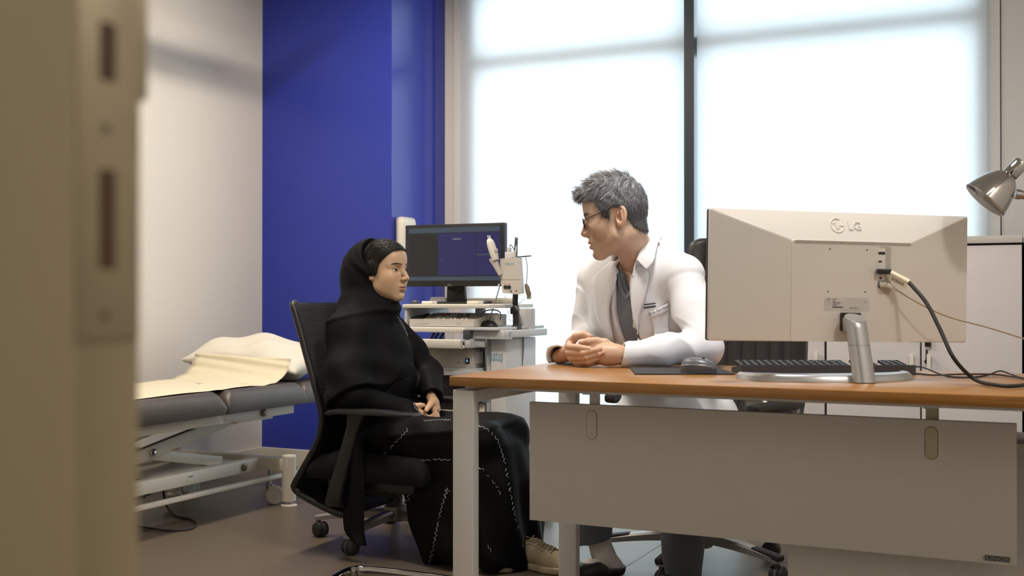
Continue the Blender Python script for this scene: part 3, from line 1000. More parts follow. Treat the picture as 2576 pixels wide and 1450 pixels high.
part('tag', MB().add(fl_ + [p - nn * 0.0007 for p in fl_], [(0, 1, 2, 3), (7, 6, 5, 4), (0, 4, 5, 1), (1, 5, 6, 2), (2, 6, 7, 3), (3, 7, 4, 0)]), M['label'], hd, False, True)
bcm = MB()
for i in range(17):
    t0 = 0.14 + i * 0.043
    w_ = 0.026 if i % 3 == 0 else 0.014
    a_ = fl_[0].lerp(fl_[1], t0)
    b_ = fl_[0].lerp(fl_[1], t0 + w_)
    c_ = fl_[3].lerp(fl_[2], t0 + w_)
    d_ = fl_[3].lerp(fl_[2], t0)
    bcm.add([a_.lerp(d_, .22) + nn * .0004, b_.lerp(c_, .22) + nn * .0004, b_.lerp(c_, .74) + nn * .0004, a_.lerp(d_, .74) + nn * .0004], [(0, 1, 2, 3)])
part('barcode', bcm, M['ink'], hd, False, True)
pts = [pe, P(2330, 762, 2.70), P(2364, 828, 2.66), P(2400, 903, 2.62), PZ(2452, 955, 0.752), PZ(2510, 970, 0.7475), PZ(2570, 970, 0.7475), PZ(2640, 955, 0.7475)]
part('cord', MB().tube(catmull(pts, 8), 0.0047, 10), M['blacksoft'], hd, True, True)
pw = thing('power_cable', 'thin beige power cable with a white plug, running from the white monitor to the right', 'cable', mo(*M2(2213, 718), RY))
a0, a1, a2 = mo(*mpx(2212, 717, RY), RY), mo(*mpx(2230, 716, RY + 0.012), RY + 0.012), mo(*mpx(2262, 734, RY + 0.02), RY + 0.02)
part('plug', MB().cyl(a0, a1, 0.0065, n=14).tube([a1, a1.lerp(a2, 0.3), a2], [0.0068, 0.0055, 0.0030], 12), M['offwhite'], pw, 40, True)
part('plug_ring', MB().cyl(a0, a0.lerp(a1, 0.12), 0.0074, n=14), M['ink'], pw, 40, True)
part('cord', MB().tube(catmull([a2, P(2300, 757, 2.76), P(2350, 783, 2.76), P(2400, 802, 2.77), P(2480, 823, 2.78), P(2576, 853, 2.79), P(2650, 880, 2.80)], 7), 0.0019, 8), M['beigewire'], pw, True, True)

# keyboard, mouse, mat
KC = cw(0.825, 3.02, 0.74)
kb = thing('keyboard', 'black computer keyboard on the desk behind the monitor stand', 'keyboard', KC, YAW)
part('case', MB().prism([(-0.065, 0.0), (0.065, 0.0), (0.065, 0.026), (-0.060, 0.012)], 0.456, frame_mtx((0.228, 0, 0.001), (0, 1, 0), (0, 0, 1)) @ Matrix.Translation((0, 0, -0.456)) if False else Matrix(((0, 0, 1, -0.228), (-1, 0, 0, 0), (0, 1, 0, 0.0005), (0, 0, 0, 1)))), M['darkgrey'], kb, 40)
keyv = MB().box((0, 0, 0), (0.0162, 0.0155, 0.009), bev=0.002)
kme = None
for r_ in range(6):
    y = -0.050 + r_ * 0.0195
    z = 0.0285 - (r_ * 0.0195) * 0.108
    for c_ in range(23):
        x = -0.2135 + c_ * 0.0194
        if c_ in (15, 19) or (r_ == 5 and 4 <= c_ <= 9):
            continue
        if kme is None:
            o = part('key', MB().box((0, 0, 0), (0.0162, 0.0155, 0.009), bev=0.002, seg=1), M['black'], kb, 40)
            kme = o.data
        else:
            o = bpy.data.objects.new('key', kme)
            COL.objects.link(o)
            o.parent = kb
        o.location = (x, -y, z)
part('space_bar', MB().box((-0.0865, -0.0475, 0.018), (0.112, 0.0155, 0.009), bev=0.002, seg=1), M['black'], kb, 40)
cable('keyboard_cable', [PZ(2262, 928, 0.756), PZ(2290, 926, 0.755), P(2318, 924, 3.02), PZ(2375, 945, 0.743), PZ(2430, 950, 0.743), PZ(2480, 945, 0.743), P(2515, 934, 2.95), P(2545, 943, 2.9), PZ(2600, 962, 0.743)], 0.0021, M['blacksoft'], 'thin black keyboard cable waving across the desk behind the thick display cable')
cable('mouse_cable', [PZ(2255, 936, 0.743), PZ(2310, 941, 0.743), PZ(2350, 944, 0.743), PZ(2420, 942, 0.745), PZ(2500, 942.5, 0.745), PZ(2545, 948, 0.745), PZ(2600, 956, 0.745)], 0.0022, M['blacksoft'], 'thin black mouse cable lying nearly straight across the desk')
mpad = [PZ(1597, 943.5, 0.74), PZ(1583, 926, 0.74), PZ(1800, 925, 0.74), PZ(1850, 943.5, 0.74)]
cen = sum(mpad, Vector()) / 4
mtx = Matrix.Translation((0, 0, 0.7402))
one('mouse_mat', MB().prism([(p.x, p.y) for p in mpad], 0.003, mtx, bev=0.0006), mat('black_mat_cloth', (0.028, 0.028, 0.032), 0.75, bump=0.2, bscale=900), 'thin dark mouse mat under the grey mouse', 'mouse mat', loc=(cen.x, cen.y, 0.74))
MSC = PZ(1757, 938, 0.7432)
MSD = cw(math.cos(math.radians(-28)), math.sin(math.radians(-28)), 0)
ms = thing('computer_mouse', 'dark grey computer mouse on the mouse mat', 'mouse', MSC, math.atan2(MSD.y, MSD.x))
def mouse_body(z0, z1, k):
    rows = []
    n = 24
    for i in range(9):
        t = i / 8
        rows.append([])
        for j in range(n):
            a = 2 * math.pi * j / n
            x, y = 0.049 * math.cos(a), 0.030 * math.sin(a) * (1 + 0.06 * math.cos(a))
            s = math.cos(t * math.pi / 2) ** 0.55 if t < 1 else 0.0
            zz = z0 + (z1 - z0) * (math.sin(t * math.pi / 2) ** 1.0) * (1 - 0.25 * (x / 0.049) * s * 0.6 - 0.0)
            rows[-1].append((x * s * k, y * s * k, zz))
    V = [p for r_ in rows for p in r_]
    return MB().add(V, [(i * n + j, i * n + (j + 1) % n, (i + 1) * n + (j + 1) % n, (i + 1) * n + j) for i in range(8) for j in range(n)] + [tuple(range(n - 1, -1, -1))])
part('shell', mouse_body(0.010, 0.039, 1.0), mat('mouse_grey', (0.12, 0.125, 0.138), 0.35), ms, 60, clean=True)
part('lower_body', mouse_body(0.001, 0.030, 1.015), M['darkgrey'], ms, 60, clean=True)
part('trim_strip', MB().tube([(0.0495 * math.cos(a), 0.0305 * math.sin(a) * (1 + 0.06 * math.cos(a)), 0.0125 + 0.010 * abs(math.sin(a))) for a in [math.radians(-150 + i * 10) for i in range(13)]], 0.0010, 6), M['silver'], ms, 60)
part('scroll_wheel', MB().cyl((0.014, -0.0032, 0.0355), (0.014, 0.0032, 0.0355), 0.0052, n=16), M['blacksoft'], ms, 40)
part('wheel_slot', MB().box((0.014, 0, 0.0355), (0.020, 0.009, 0.004), bev=0.0018), M['silver'], ms, 40)

# ================================================================== DESK LAMP
LZ = 2.75
lb = cw(1.33, LZ, 0.74)
lm = thing('desk_lamp', 'polished chrome desk lamp with a bell-shaped shade at the right edge of the desk', 'lamp', lb)
rc_, nk = P(2477, 505, LZ), P(2553, 424, LZ)
axl = (nk - rc_).normalized()
axl = (axl + cw(0, -0.10, 0)).normalized()
prof = [(0.0545, 0.0), (0.0560, 0.0015), (0.0550, 0.006), (0.0515, 0.022), (0.0460, 0.040), (0.0385, 0.058), (0.0300, 0.072), (0.0215, 0.080), (0.0165, 0.083), (0.0165, 0.086)]
inner = [(0.0150, 0.080), (0.028, 0.071), (0.0365, 0.057), (0.044, 0.040), (0.0495, 0.022), (0.0530, 0.004), (0.0545, 0.0)]
part('lamp_shade', MB().lathe([(r * 1.02, z) for r, z in prof], rc_, axl, 48), M['chrome'], lm, 50, True)
part('shade_lining', MB().lathe(inner, rc_, axl, 40), M['offwhite'], lm, 50, True)
part('bulb', MB().sphere(rc_ + axl * 0.045, 0.022, 16, 10), M['offwhite'], lm, 60, True)
part('lamp_holder', MB().lathe([(0.0175, 0.083), (0.0185, 0.086), (0.0185, 0.122), (0.017, 0.126), (0.0, 0.127)], rc_, axl, 32), M['chrome'], lm, 40, True)
ar0, ar1 = P(2552, 488, LZ), P(2640, 500, LZ)
part('arm', MB().cyl(ar0, ar0.lerp(ar1, .16), 0.0125, n=20).cyl(ar0.lerp(ar1, .16), ar1, 0.0105, n=20), M['chrome'], lm, 40, True)
part('post', MB().tube(catmull([ar1, ar1 + Vector((0.02, 0.0, -0.02)), Vector((lb.x, lb.y, 0.95)), Vector((lb.x, lb.y, 0.76))], 6), 0.0075, 12), M['chrome'], lm, 40, True)
part('base', MB().lathe([(0.075, 0.0), (0.076, 0.006), (0.068, 0.014), (0.02, 0.022), (0.008, 0.03)], (lb.x, lb.y, 0.7405), n=32), M['chrome'], lm, 40, True)
# ================================================================== THE VISITOR'S MESH CHAIR
oc = thing('office_chair', 'black mesh-backed office chair with armrests that the woman in black sits in', 'chair', (-2.42, 3.63, 0))
W = dict(world=True)
CY = 3.63
sprof = [(-2.556, 0.917), (-2.549, 0.895), (-2.52, 0.79), (-2.470, 0.645), (-2.432, 0.540), (-2.424, 0.490), (-2.440, 0.420), (-2.490, 0.335), (-2.538, 0.262), (-2.545, 0.238), (-2.525, 0.214), (-2.46, 0.186), (-2.375, 0.158), (-2.32, 0.150)]
sp_ = catmull([(x, 0, z) for x, z in sprof], 4)
def back_shell(d0, d1, w0, inset=0.0, lo=0, hi=None):
    rows0, rows1 = [], []
    seq = sp_[lo:hi]
    for i, p in enumerate(seq):
        t = (i + lo) / (len(sp_) - 1)
        w = w0 * (1 - 0.13 * max(0, (0.10 - t) / 0.10) ** 2.5 - 0.16 * max(0, (t - 0.55) / 0.45)) - inset
        a = sp_[max(i + lo - 1, 0)]
        b = sp_[min(i + lo + 1, len(sp_) - 1)]
        tg = (b - a).normalized()
        nrm = Vector((-tg.z, 0, tg.x))
        if nrm.x < 0:
            nrm = -nrm
        r0, r1 = [], []
        for j in range(15):
            v = j / 7 - 1
            cup = 0.030 * v * v * (1 - t) * min(1, 0.25 + t * 5)
            q = p + nrm * (cup + 0.0)
            r0.append((q.x + nrm.x * d0, CY + v * w, q.z + nrm.z * d0))
            r1.append((q.x + nrm.x * d1, CY + v * w, q.z + nrm.z * d1))
        rows0.append(r0)
        rows1.append(r1)
    m = MB().grid(rows0).grid([r[::-1] for r in rows1])
    n, k = 15, len(rows0)
    o = n * k
    for i in range(k - 1):
        m.f.append((i * n, (i + 1) * n, o + (i + 1) * n + n - 1, o + i * n + n - 1))
        m.f.append((i * n + n - 1, o + i * n, o + (i + 1) * n, (i + 1) * n + n - 1))
    for j in range(n - 1):
        m.f.append((j, o + n - 1 - j, o + n - 2 - j, j + 1))
        a = (k - 1) * n
        m.f.append((a + j + 1, o + a + n - 2 - j, o + a + n - 1 - j, a + j))
    return m
part('backrest', back_shell(-0.004, 0.008, 0.222, 0.0), M['mesh'], oc, 50, **W, clean=True)
for s in (-1, 1):
    m = MB()
    pts, rr = [], []
    for i, p in enumerate(sp_):
        t = i / (len(sp_) - 1)
        w = 0.222 * (1 - 0.13 * max(0, (0.10 - t) / 0.10) ** 2.5 - 0.16 * max(0, (t - 0.55) / 0.45))
        tg = (sp_[min(i + 1, len(sp_) - 1)] - sp_[max(i - 1, 0)]).normalized()
        nrm = Vector((-tg.z, 0, tg.x))
        nrm = nrm if nrm.x > 0 else -nrm
        q = p + nrm * 0.030 * (1 - t) * min(1, 0.25 + t * 5)
        pts.append((q.x, CY + s * w, q.z))
        rr.append(0.013)
    part('back_frame', m.tube(pts, rr, 10), M['black'], oc, 50, **W)
st_ = MB()
SEATM = mat('black_seat_fabric', (0.006, 0.006, 0.0062), 0.8, spec=0.15, bump=0.2, bscale=500)
cushion(st_, -2.46, -1.97, CY - 0.245, CY + 0.245, 0.285, 0.375, 0.06)
part('seat', st_, SEATM, oc, 70, **W, clean=True)
part('seat_pan', MB().b2((-2.40, CY - 0.20, 0.245), (-2.03, CY + 0.20, 0.290), bev=0.012), M['black'], oc, 40, **W)
part('mechanism', MB().b2((-2.50, CY - 0.07, 0.20), (-2.20, CY + 0.07, 0.248), bev=0.01), M['black'], oc, 40, **W)
for s in (-1, 1):
    y = CY + s * 0.265
    prof = [(-2.345, 0.527), (-2.325, 0.541), (-2.29, 0.548), (-2.12, 0.546), (-2.05, 0.541), (-1.985, 0.541), (-1.98, 0.533), (-2.05, 0.530), (-2.29, 0.528), (-2.325, 0.522)]
    m = MB().prism([(x, z) for x, z in prof], 0.072, Matrix(((1, 0, 0, 0), (0, 0, -1, y + 0.036), (0, 1, 0, 0), (0, 0, 0, 1))), bev=0.0025)
    ar = part('armrest', m, M['black'], oc, 40, **W)
    pts = [(-2.225, y, 0.532), (-2.235, y, 0.50), (-2.25, y, 0.45), (-2.29, y, 0.33), (-2.325, y, 0.215), (-2.33, y - s * 0.03, 0.19)]
    m = MB()
    cpts = catmull(pts, 4)
    for i in range(len(cpts)):
        pass
    wid = [0.062 - 0.022 * min(1, i / 6) + 0.014 * max(0, (i - 10) / 10) for i in range(len(cpts))]
    rows = []
    for i, p in enumerate(cpts):
        w = wid[i] * 0.62
        ty = 0.014
        rows.append([(p.x + w * a, p.y + ty * b, p.z) for a, b in ((-1, -.6), (-.8, -1), (.8, -1), (1, -.6), (1, .6), (.8, 1), (-.8, 1), (-1, .6))])
    V = [q for r_ in rows for q in r_]
    k = len(rows)
    m.add(V, [(i * 8 + j, i * 8 + (j + 1) % 8, (i + 1) * 8 + (j + 1) % 8, (i + 1) * 8 + j) for i in range(k - 1) for j in range(8)] + [tuple(range(8)), tuple(range((k - 1) * 8, k * 8))])
    part('arm_post', m, M['black'], ar, 50, **W, clean=True)
BC = Vector((-2.32, 3.78, 0))
part('gas_column', MB().cyl(BC + Vector((0, 0, 0.09)), BC + Vector((0, 0, 0.205)), 0.025, n=18), M['darkgrey'], oc, 40, **W)
part('hub', MB().lathe([(0.045, 0.075), (0.048, 0.085), (0.045, 0.130), (0.030, 0.138), (0.0, 0.139)], BC, n=24), M['silverbase'], oc, 40, **W)
def star_leg(owner, c, ang, r, m, wc, z0=0.118, z1=0.082, wheel_r=0.027, cap=None, legw=0.045, hood=True):
    d = Vector((math.cos(ang), math.sin(ang), 0))
    s = Vector((-d.y, d.x, 0))
    mb = MB()
    rows = []
    for i in range(9):
        t = i / 8
        p = c + d * (0.03 + (r - 0.02) * t)
        zt = z0 + (z1 - z0) * t ** 1.6
        w = legw * (0.5 - 0.20 * t)
        h = 0.036 * (1 - 0.45 * t)
        rows.append([p + s * w * a + Vector((0, 0, zt - h * b)) for a, b in ((-1, .25), (-.7, 0), (.7, 0), (1, .25), (.9, 1), (-.9, 1))])
    V = [q for r_ in rows for q in r_]
    mb.add(V, [(i * 6 + j, i * 6 + (j + 1) % 6, (i + 1) * 6 + (j + 1) % 6, (i + 1) * 6 + j) for i in range(8) for j in range(6)] + [(0, 1, 2, 3, 4, 5), tuple(48 + j for j in range(6))])
    lg = part('leg', mb, m, owner, 40, True, clean=True)
    if cap:
        e0, e1 = c + d * (r * 0.72), c + d * (r + 0.02)
        za, zb_ = z0 + (z1 - z0) * 0.59, z1
        part('foot_cap', MB().bar(e0 + Vector((0, 0, za - 0.004)), e1 + Vector((0, 0, zb_ - 0.004)), legw * 0.62, 0.020, 0.006), cap, lg, 40, True)
    e = c + d * r
    cs = MB().cyl(e + Vector((0, 0, wheel_r * 1.5)), e + Vector((0, 0, z1)), 0.010, n=12)
    if hood:
        wa = ang + wc
        dd = Vector((math.cos(wa), math.sin(wa), 0))
        ss = Vector((-dd.y, dd.x, 0))
        ctr = e + ss * 0.012 + Vector((0, 0, wheel_r + 0.001))
        cs.cyl(ctr - dd * 0.006, ctr + dd * 0.006, wheel_r * 1.04, n=20)
    co = part('caster', cs, M['darkgrey'], lg, 40, True)
    wm = MB()
    for k in (-1, 1):
        a, b = ctr + dd * 0.008 * k, ctr + dd * 0.024 * k
        wm.lathe([(wheel_r * .9, 0), (wheel_r, 0.003), (wheel_r, 0.012), (wheel_r * .8, 0.0165), (0, 0.017)], a, dd * k, 22)
    o = part('wheel', wm, M['blacksoft'], lg, 40, True)
    return lg
for k, a in enumerate((196, 124, 52, -20, -92)):
    star_leg(oc, BC, math.radians(a), 0.315, M['silverbase'], (1.0, 0.5, -0.4, 0.8, 1.3)[k], wheel_r=0.028)

# chrome sled foot on the floor in the foreground
cf = thing('chrome_foot_frame', 'chrome tube foot frame on the floor in front of the mesh chair', 'frame', PZ(960, 1500, 0))
zc = 0.045
fp = [PZ(760, 1492, zc), PZ(828, 1455, zc), PZ(868, 1432, zc), PZ(890, 1426, zc), PZ(915, 1424, zc), PZ(1000, 1432, zc), PZ(1085, 1443, zc), PZ(1200, 1459, zc)]
m = MB()
cp = catmull(fp, 6)
rows = []
for i, p in enumerate(cp):
    tg = (cp[min(i + 1, len(cp) - 1)] - cp[max(i - 1, 0)]).normalized()
    s = Vector((-tg.y, tg.x, 0)).normalized()
    rows.append([p + s * a * 0.010 + Vector((0, 0, b)) for a, b in ((-1, -.004), (-.7, 0), (-.2, .0015), (.2, .0015), (.7, 0), (1, -.004), (1, -.038), (.7, -.042), (-.7, -.042), (-1, -.038))])
V = [q for r_ in rows for q in r_]
k = len(rows)
m.add(V, [(i * 10 + j, i * 10 + (j + 1) % 10, (i + 1) * 10 + (j + 1) % 10, (i + 1) * 10 + j) for i in range(k - 1) for j in range(10)] + [tuple(range(10)), tuple(range((k - 1) * 10, k * 10))])
part('bent_tube', m, M['chrome'], cf, 60, True, clean=True)
fb = [p for p in (PZ(1150, 1510, zc), PZ(760, 1492, zc))]
part('rear_tube', MB().bar(fp[0] + Vector((0, 0, -.02)), PZ(1120, 1530, zc) + Vector((0, 0, -.02)), 0.02, 0.04, 0.006), M['chrome'], cf, 40, True)
for p in (fp[0], fp[-1]):
    part('floor_glide', MB().cyl(Vector((p.x, p.y, 0)), Vector((p.x, p.y, 0.004)), 0.012, n=14), M['blacksoft'], cf, 40, True)

# ================================================================== THE DOCTOR'S LEATHER CHAIR
HB = Vector((-1.13, 3.84, 0))
ec = thing('leather_chair', 'black leather high-back chair with a silver five-legged base behind the desk', 'chair', HB)
fdir = Vector((-0.35, -0.94, 0)).normalized()
rdir = Vector((-fdir.y, fdir.x, 0))
def lc(f, r, z):
    return HB + fdir * f + rdir * r + Vector((0, 0, z))
EM = Matrix(((fdir.x, rdir.x, 0, HB.x), (fdir.y, rdir.y, 0, HB.y), (0, 0, 1, 0), (0, 0, 0, 1)))
sm_ = MB()
cushion(sm_, -0.26, 0.25, -0.25, 0.25, 0.385, 0.495, 0.07)
sm_.v = [tuple(EM @ Vector(p)) for p in sm_.v]
part('seat', sm_, M['leather'], ec, 70, True, clean=True)
# back: padded, upright channels in the middle, bolsters at the sides
bprof = [(-0.22, 0.42), (-0.265, 0.55), (-0.285, 0.70), (-0.295, 0.85), (-0.315, 1.0), (-0.34, 1.12), (-0.355, 1.165)]
bp_ = catmull([(a, 0, b) for a, b in bprof], 4)
rows, rowsb = [], []
N_ = 61
for i, p in enumerate(bp_):
    t = i / (len(bp_) - 1)
    w = 0.265 * (1 - 0.10 * max(0, (t - 0.8) / 0.2) ** 2)
    th = 0.055 * (1 - max(0, (t - 0.88) / 0.12) ** 2) ** 0.5 if t > 0.88 else 0.055
    th *= 1 if t > 0.06 else 0.6 + 0.4 * t / 0.06
    r0, r1 = [], []
    for j in range(N_):
        v = j / (N_ - 1) * 2 - 1
        edge = max(0.0, 1 - max(0, (abs(v) - 0.93) / 0.07) ** 2) ** 0.5
        ch = abs(math.sin(v / 0.70 * math.pi * 3.0)) ** 0.6 * 0.012 if abs(v) < 0.70 else 0.0
        bol = 0.030 * math.sin(min(1, (abs(v) - 0.70) / 0.30) * math.pi) ** 0.7 if abs(v) > 0.70 else 0.0
        f = (th * 0.5 + ch + bol) * edge
        r0.append(lc(p.x + f + 0.03 * v * v, v * w, p.z))
        r1.append(lc(p.x - th * 0.7 * edge + 0.03 * v * v, v * w, p.z))
    rows.append(r0)
    rowsb.append(r1[::-1])
m = MB().grid(rows).grid(rowsb)
n, k = N_, len(rows)
o = n * k
for i in range(k - 1):
    m.f.append((i * n, (i + 1) * n, o + (i + 1) * n + n - 1, o + i * n + n - 1))
    m.f.append((i * n + n - 1, o + i * n, o + (i + 1) * n, (i + 1) * n + n - 1))
for j in range(n - 1):
    m.f.append((j, o + n - 1 - j, o + n - 2 - j, j + 1))
    a = (k - 1) * n
    m.f.append((a + j + 1, o + a + n - 2 - j, o + a + n - 1 - j, a + j))
part('backrest', m, M['leather'], ec, 60, True, clean=True)
for s in (-1, 1):
    arm = part('armrest', MB().bar(lc(-0.16, s * 0.305, 0.585), lc(0.12, s * 0.305, 0.575), 0.055, 0.035, 0.012), M['leather'], ec, 40, True)
    part('arm_support', MB().tube(catmull([lc(-0.14, s * 0.305, 0.57), lc(-0.12, s * 0.31, 0.47), lc(-0.05, s * 0.27, 0.38), lc(0.0, s * 0.15, 0.37)], 5), 0.014, 10), M['silverbase'], arm, 50, True)
part('mechanism', MB().box(lc(0, 0, 0.355), (0.22, 0.16, 0.05), rot=math.atan2(fdir.y, fdir.x), bev=0.012), M['black'], ec, 40, True)
kn0, kn1 = P(1874, 1024, 3.86), P(1918, 1026, 3.86)
part('tension_knob', MB().cyl(kn0, kn1, 0.022, n=20), mat('dark_brown_plastic', (0.06, 0.05, 0.042), 0.4), ec, 40, True)
part('knob_ring', MB().cyl(kn1, kn1 + (kn1 - kn0).normalized() * 0.012, 0.025, n=20), M['offwhite'], ec, 40, True)
part('gas_column', MB().cyl(HB + Vector((0, 0, 0.09)), HB + Vector((0, 0, 0.21)), 0.032, n=20).cyl(HB + Vector((0, 0, 0.2)), HB + Vector((0, 0, 0.34)), 0.02, n=16), M['black'], ec, 40, True)
part('hub', MB().lathe([(0.05, 0.075), (0.055, 0.085), (0.050, 0.128), (0.036, 0.14), (0.0, 0.141)], HB, n=24), M['silverbase'], ec, 40, True)
for k, a in enumerate((24, 96, 168, 240, 312)):
    ang = math.radians(a) + YAW
    star_leg(ec, HB, ang, 0.325, M['silverbase'], (0.6, 1.0, 0.3, 0.9, 0.2)[k], z0=0.130, z1=0.092, wheel_r=0.030, cap=M['blacksoft'], legw=0.062)

# ================================================================== DIAGNOSTIC CART
ct = thing('diagnostic_cart', 'white and grey wheeled diagnostic cart standing by the window behind the woman', 'cart', (-2.35, 4.35, 0))
CF = 4.10
def X(px, y):
    return PY(px, 742, y).x
def Zp(px, py, y):
    return PY(px, py, y).z
x0, x1 = X(1012, CF + .02), X(1231, CF + .02)
zs = Zp(1120, 771, CF + .02)
part('top_shelf', MB().b2((x0, CF + .02, zs - 0.008), (x1, 4.55, zs + 0.008), bev=0.003), M['tablecream'], ct, 40, **W)
part('shelf_side', MB().b2((x0 + 0.004, CF + .03, 0.80), (x0 + 0.016, 4.5, zs - 0.008), bev=0.002), M['greyplastic'], ct, 40, **W)
part('rear_post', MB().b2((x1 - 0.01, 4.38, 0.80), (x1 + 0.07, 4.42, zs - 0.01), bev=0.004), M['greyplastic'], ct, 40, **W)
part('rear_post', MB().b2((x0 + 0.20, 4.40, 0.80), (x0 + 0.24, 4.43, zs - 0.01), bev=0.004), M['greyplastic'], ct, 40, **W)
zt_ = Zp(1150, 824, CF)
part('worktop', MB().b2((x0 + 0.0, CF, zt_ - 0.012), (X(1306, 4.3), 4.56, zt_), bev=0.003).b2((x0, CF - 0.004, zt_ - 0.022), (X(1172, CF), CF + 0.03, zt_ - 0.004), bev=0.006), M['greyplastic'], ct, 40, **W)
part('front_edge', MB().b2((x0 + 0.01, CF - 0.010, zt_ - 0.021), (X(1171, CF), CF - 0.002, zt_ - 0.002), bev=0.004), M['tablecream'], ct, 40, **W)
part('corner_block', MB().b2((X(1168, CF), CF - 0.012, Zp(1175, 854, CF)), (X(1184, CF), CF + 0.05, zt_ - 0.010), bev=0.002), M['darkgrey'], ct, 40, **W)
part('apron', MB().b2((X(1185, CF + .02), CF + .02, Zp(1230, 854, CF + .02)), (X(1281, CF + .02), CF + 0.05, zt_ - 0.012), bev=0.003).b2((X(1281, CF + .02) - 0.03, CF + .02, Zp(1230, 850, CF + .02)), (X(1281, CF + .02), 4.5, zt_ - 0.012), bev=0.003), M['whitemetal'], ct, 40, **W)
part('rear_panel', MB().b2((x0 + 0.02, 4.44, 0.45), (X(1225, 4.4), 4.47, zt_ - 0.10), bev=0.002), M['darkgrey'], ct, 40, **W)
z0, z1 = Zp(1110, 877, CF - .03), Zp(1110, 854, CF - .03)
part('keyboard_tray', MB().b2((x0 + 0.02, CF - .04, z0), (X(1159, CF - .04), 4.40, z0 + 0.012), bev=0.003).b2((x0 + 0.02, CF - .045, z0), (X(1159, CF - .04), CF - .02, z1), bev=0.006), M['tablecream'], ct, 40, **W)
part('tray_bracket', MB().b2((X(1161, CF), CF, z0 + 0.012), (X(1168, CF), CF + 0.3, z1 - 0.01)), M['darkgrey'], ct, 40, **W)
part('tray_bracket', MB().b2((X(1170, CF), CF - 0.01, z0), (X(1186, CF), CF + 0.3, z1 + 0.004), bev=0.008).b2((X(1188, CF + .03), CF + .03, z0 + 0.004), (X(1219, CF + .03), CF + 0.3, z1), bev=0.004), M['greyplastic'], ct, 40, **W)
for i, xx in enumerate((1092, 1103, 1116)):
    p0 = PY(xx, 838, 4.34)
    part('cable', MB().tube(catmull([p0, p0 + Vector((-0.02, 0.0, -0.04)), p0 + Vector((-0.03 if i == 0 else 0.0, 0.0, -0.10))], 5), 0.005, 8), M['blacksoft'], ct, True, **W)
# computer under the tray
pcf = CF + 0.06
pa0, pa1 = X(1050, pcf), X(1190, pcf)
zz0, zz1 = Zp(1120, 925, pcf), Zp(1120, 877, pcf)
pcb = part('computer', MB().b2((pa0, pcf, zz0), (pa1, 4.42, zz1), bev=0.004), M['beige'], ct, 40, **W)
part('side_grille', MB().b2((pa1, pcf + 0.06, zz0 + 0.02), (pa1 + 0.012, 4.40, zz1 - 0.01)), M['darkgrey'], pcb, **W)
for k in range(9):
    y = pcf + 0.02 + k * 0.030
    part('vent_rib', MB().b2((pa1 + 0.0, y, zz0 + 0.02), (pa1 + 0.016, y + 0.010, zz1 - 0.012)), M['greyplastic'], pcb, **W)
part('power_socket', MB().b2((X(1171, pcf), pcf - 0.004, Zp(1175, 916, pcf)), (X(1181.5, pcf), pcf + 0.002, Zp(1175, 901.5, pcf)), bev=0.002), M['ink'], pcb, 40, **W)
part('power_lamp', MB().b2((X(1174.5, pcf), pcf - 0.006, Zp(1175, 911, pcf)), (X(1178, pcf), pcf - 0.002, Zp(1175, 905, pcf)), bev=0.001), mat_emit('power_lamp', (0.35, 0.6, 0.9), 0.6), pcb, 40, **W)
part('button', MB().cyl(PY(1154, 913, pcf), PY(1154, 913, pcf) + Vector((0, -0.004, 0)), 0.0035, n=12), M['orange'], pcb, 40, **W)
part('lower_shelf', MB().b2((x0 + 0.02, CF + .03, zz0 - 0.030), (X(1222, CF + .03), 4.46, zz0 - 0.012), bev=0.002).b2((pa0, pcf + .001, zz0 - 0.012), (pa1 + 0.02, 4.42, zz0)), M['whitemetal'], ct, 40, **W)
part('drawer_unit', MB().b2((x0 + 0.04, CF + 0.10, 0.30), (X(1222, CF + .1), 4.44, zz0 - 0.030), bev=0.003), M['black'], ct, 40, **W)
for k, (a, b) in enumerate(((1002, 1011), (1036, 1046))):
    part('drawer_rail', MB().b2((x0 + 0.04, CF + 0.07, Zp(1200, b, CF + .08)), (X(1222, CF + .08), CF + 0.10, Zp(1200, a, CF + .08)), bev=0.004), M['tablecream'], ct, 40, **W)
part('drawer_side', MB().b2((X(1208, CF + .1), CF + 0.09, Zp(1210, 1060, CF + .1)), (X(1222, CF + .1), CF + 0.14, Zp(1210, 1008, CF + .1)), bev=0.002), M['tablecream'], ct, 40, **W)
cfx0, cfx1 = X(1234, CF + .06), X(1272, CF + .06)
col_ = part('column', MB().b2((cfx0, CF + .06, 0.12), (cfx1, 4.46, Zp(1250, 853, CF + .06)), bev=0.006), M['whitemetal'], ct, 40, **W)
part('column_side', MB().b2((X(1221, CF + .065), CF + .075, 0.12), (cfx0, 4.46, Zp(1250, 853, CF + .06))), M['greyplastic'], col_, 40, **W)
def plate_text(txt, pxa, py, y, wpx, m, name, par, h=None):
    V, F = text_geo(txt, 1.0, 0.0)
    xs = [v.x for v in V]
    ys = [v.y for v in V]
    xa, xb = X(pxa, y), X(pxa + wpx, y)
    k = (xb - xa) / (max(xs) - min(xs))
    kz = k if h is None else h / (max(ys) - min(ys))
    zc_ = Zp(pxa, py, y)
    my = (max(ys) + min(ys)) / 2
    part(name, MB().add([(xa + (v.x - min(xs)) * k, y - 0.0012, zc_ + (v.y - my) * kz) for v in V], F), m, par, False, **W)
plate_text('natus', 1232.5, 897, CF + .06, 33, M['bluetext'], 'lettering', col_, h=0.036)
plate_text('neurology', 1253, 911, CF + .06, 12, M['inkgrey'], 'small_lettering', col_)
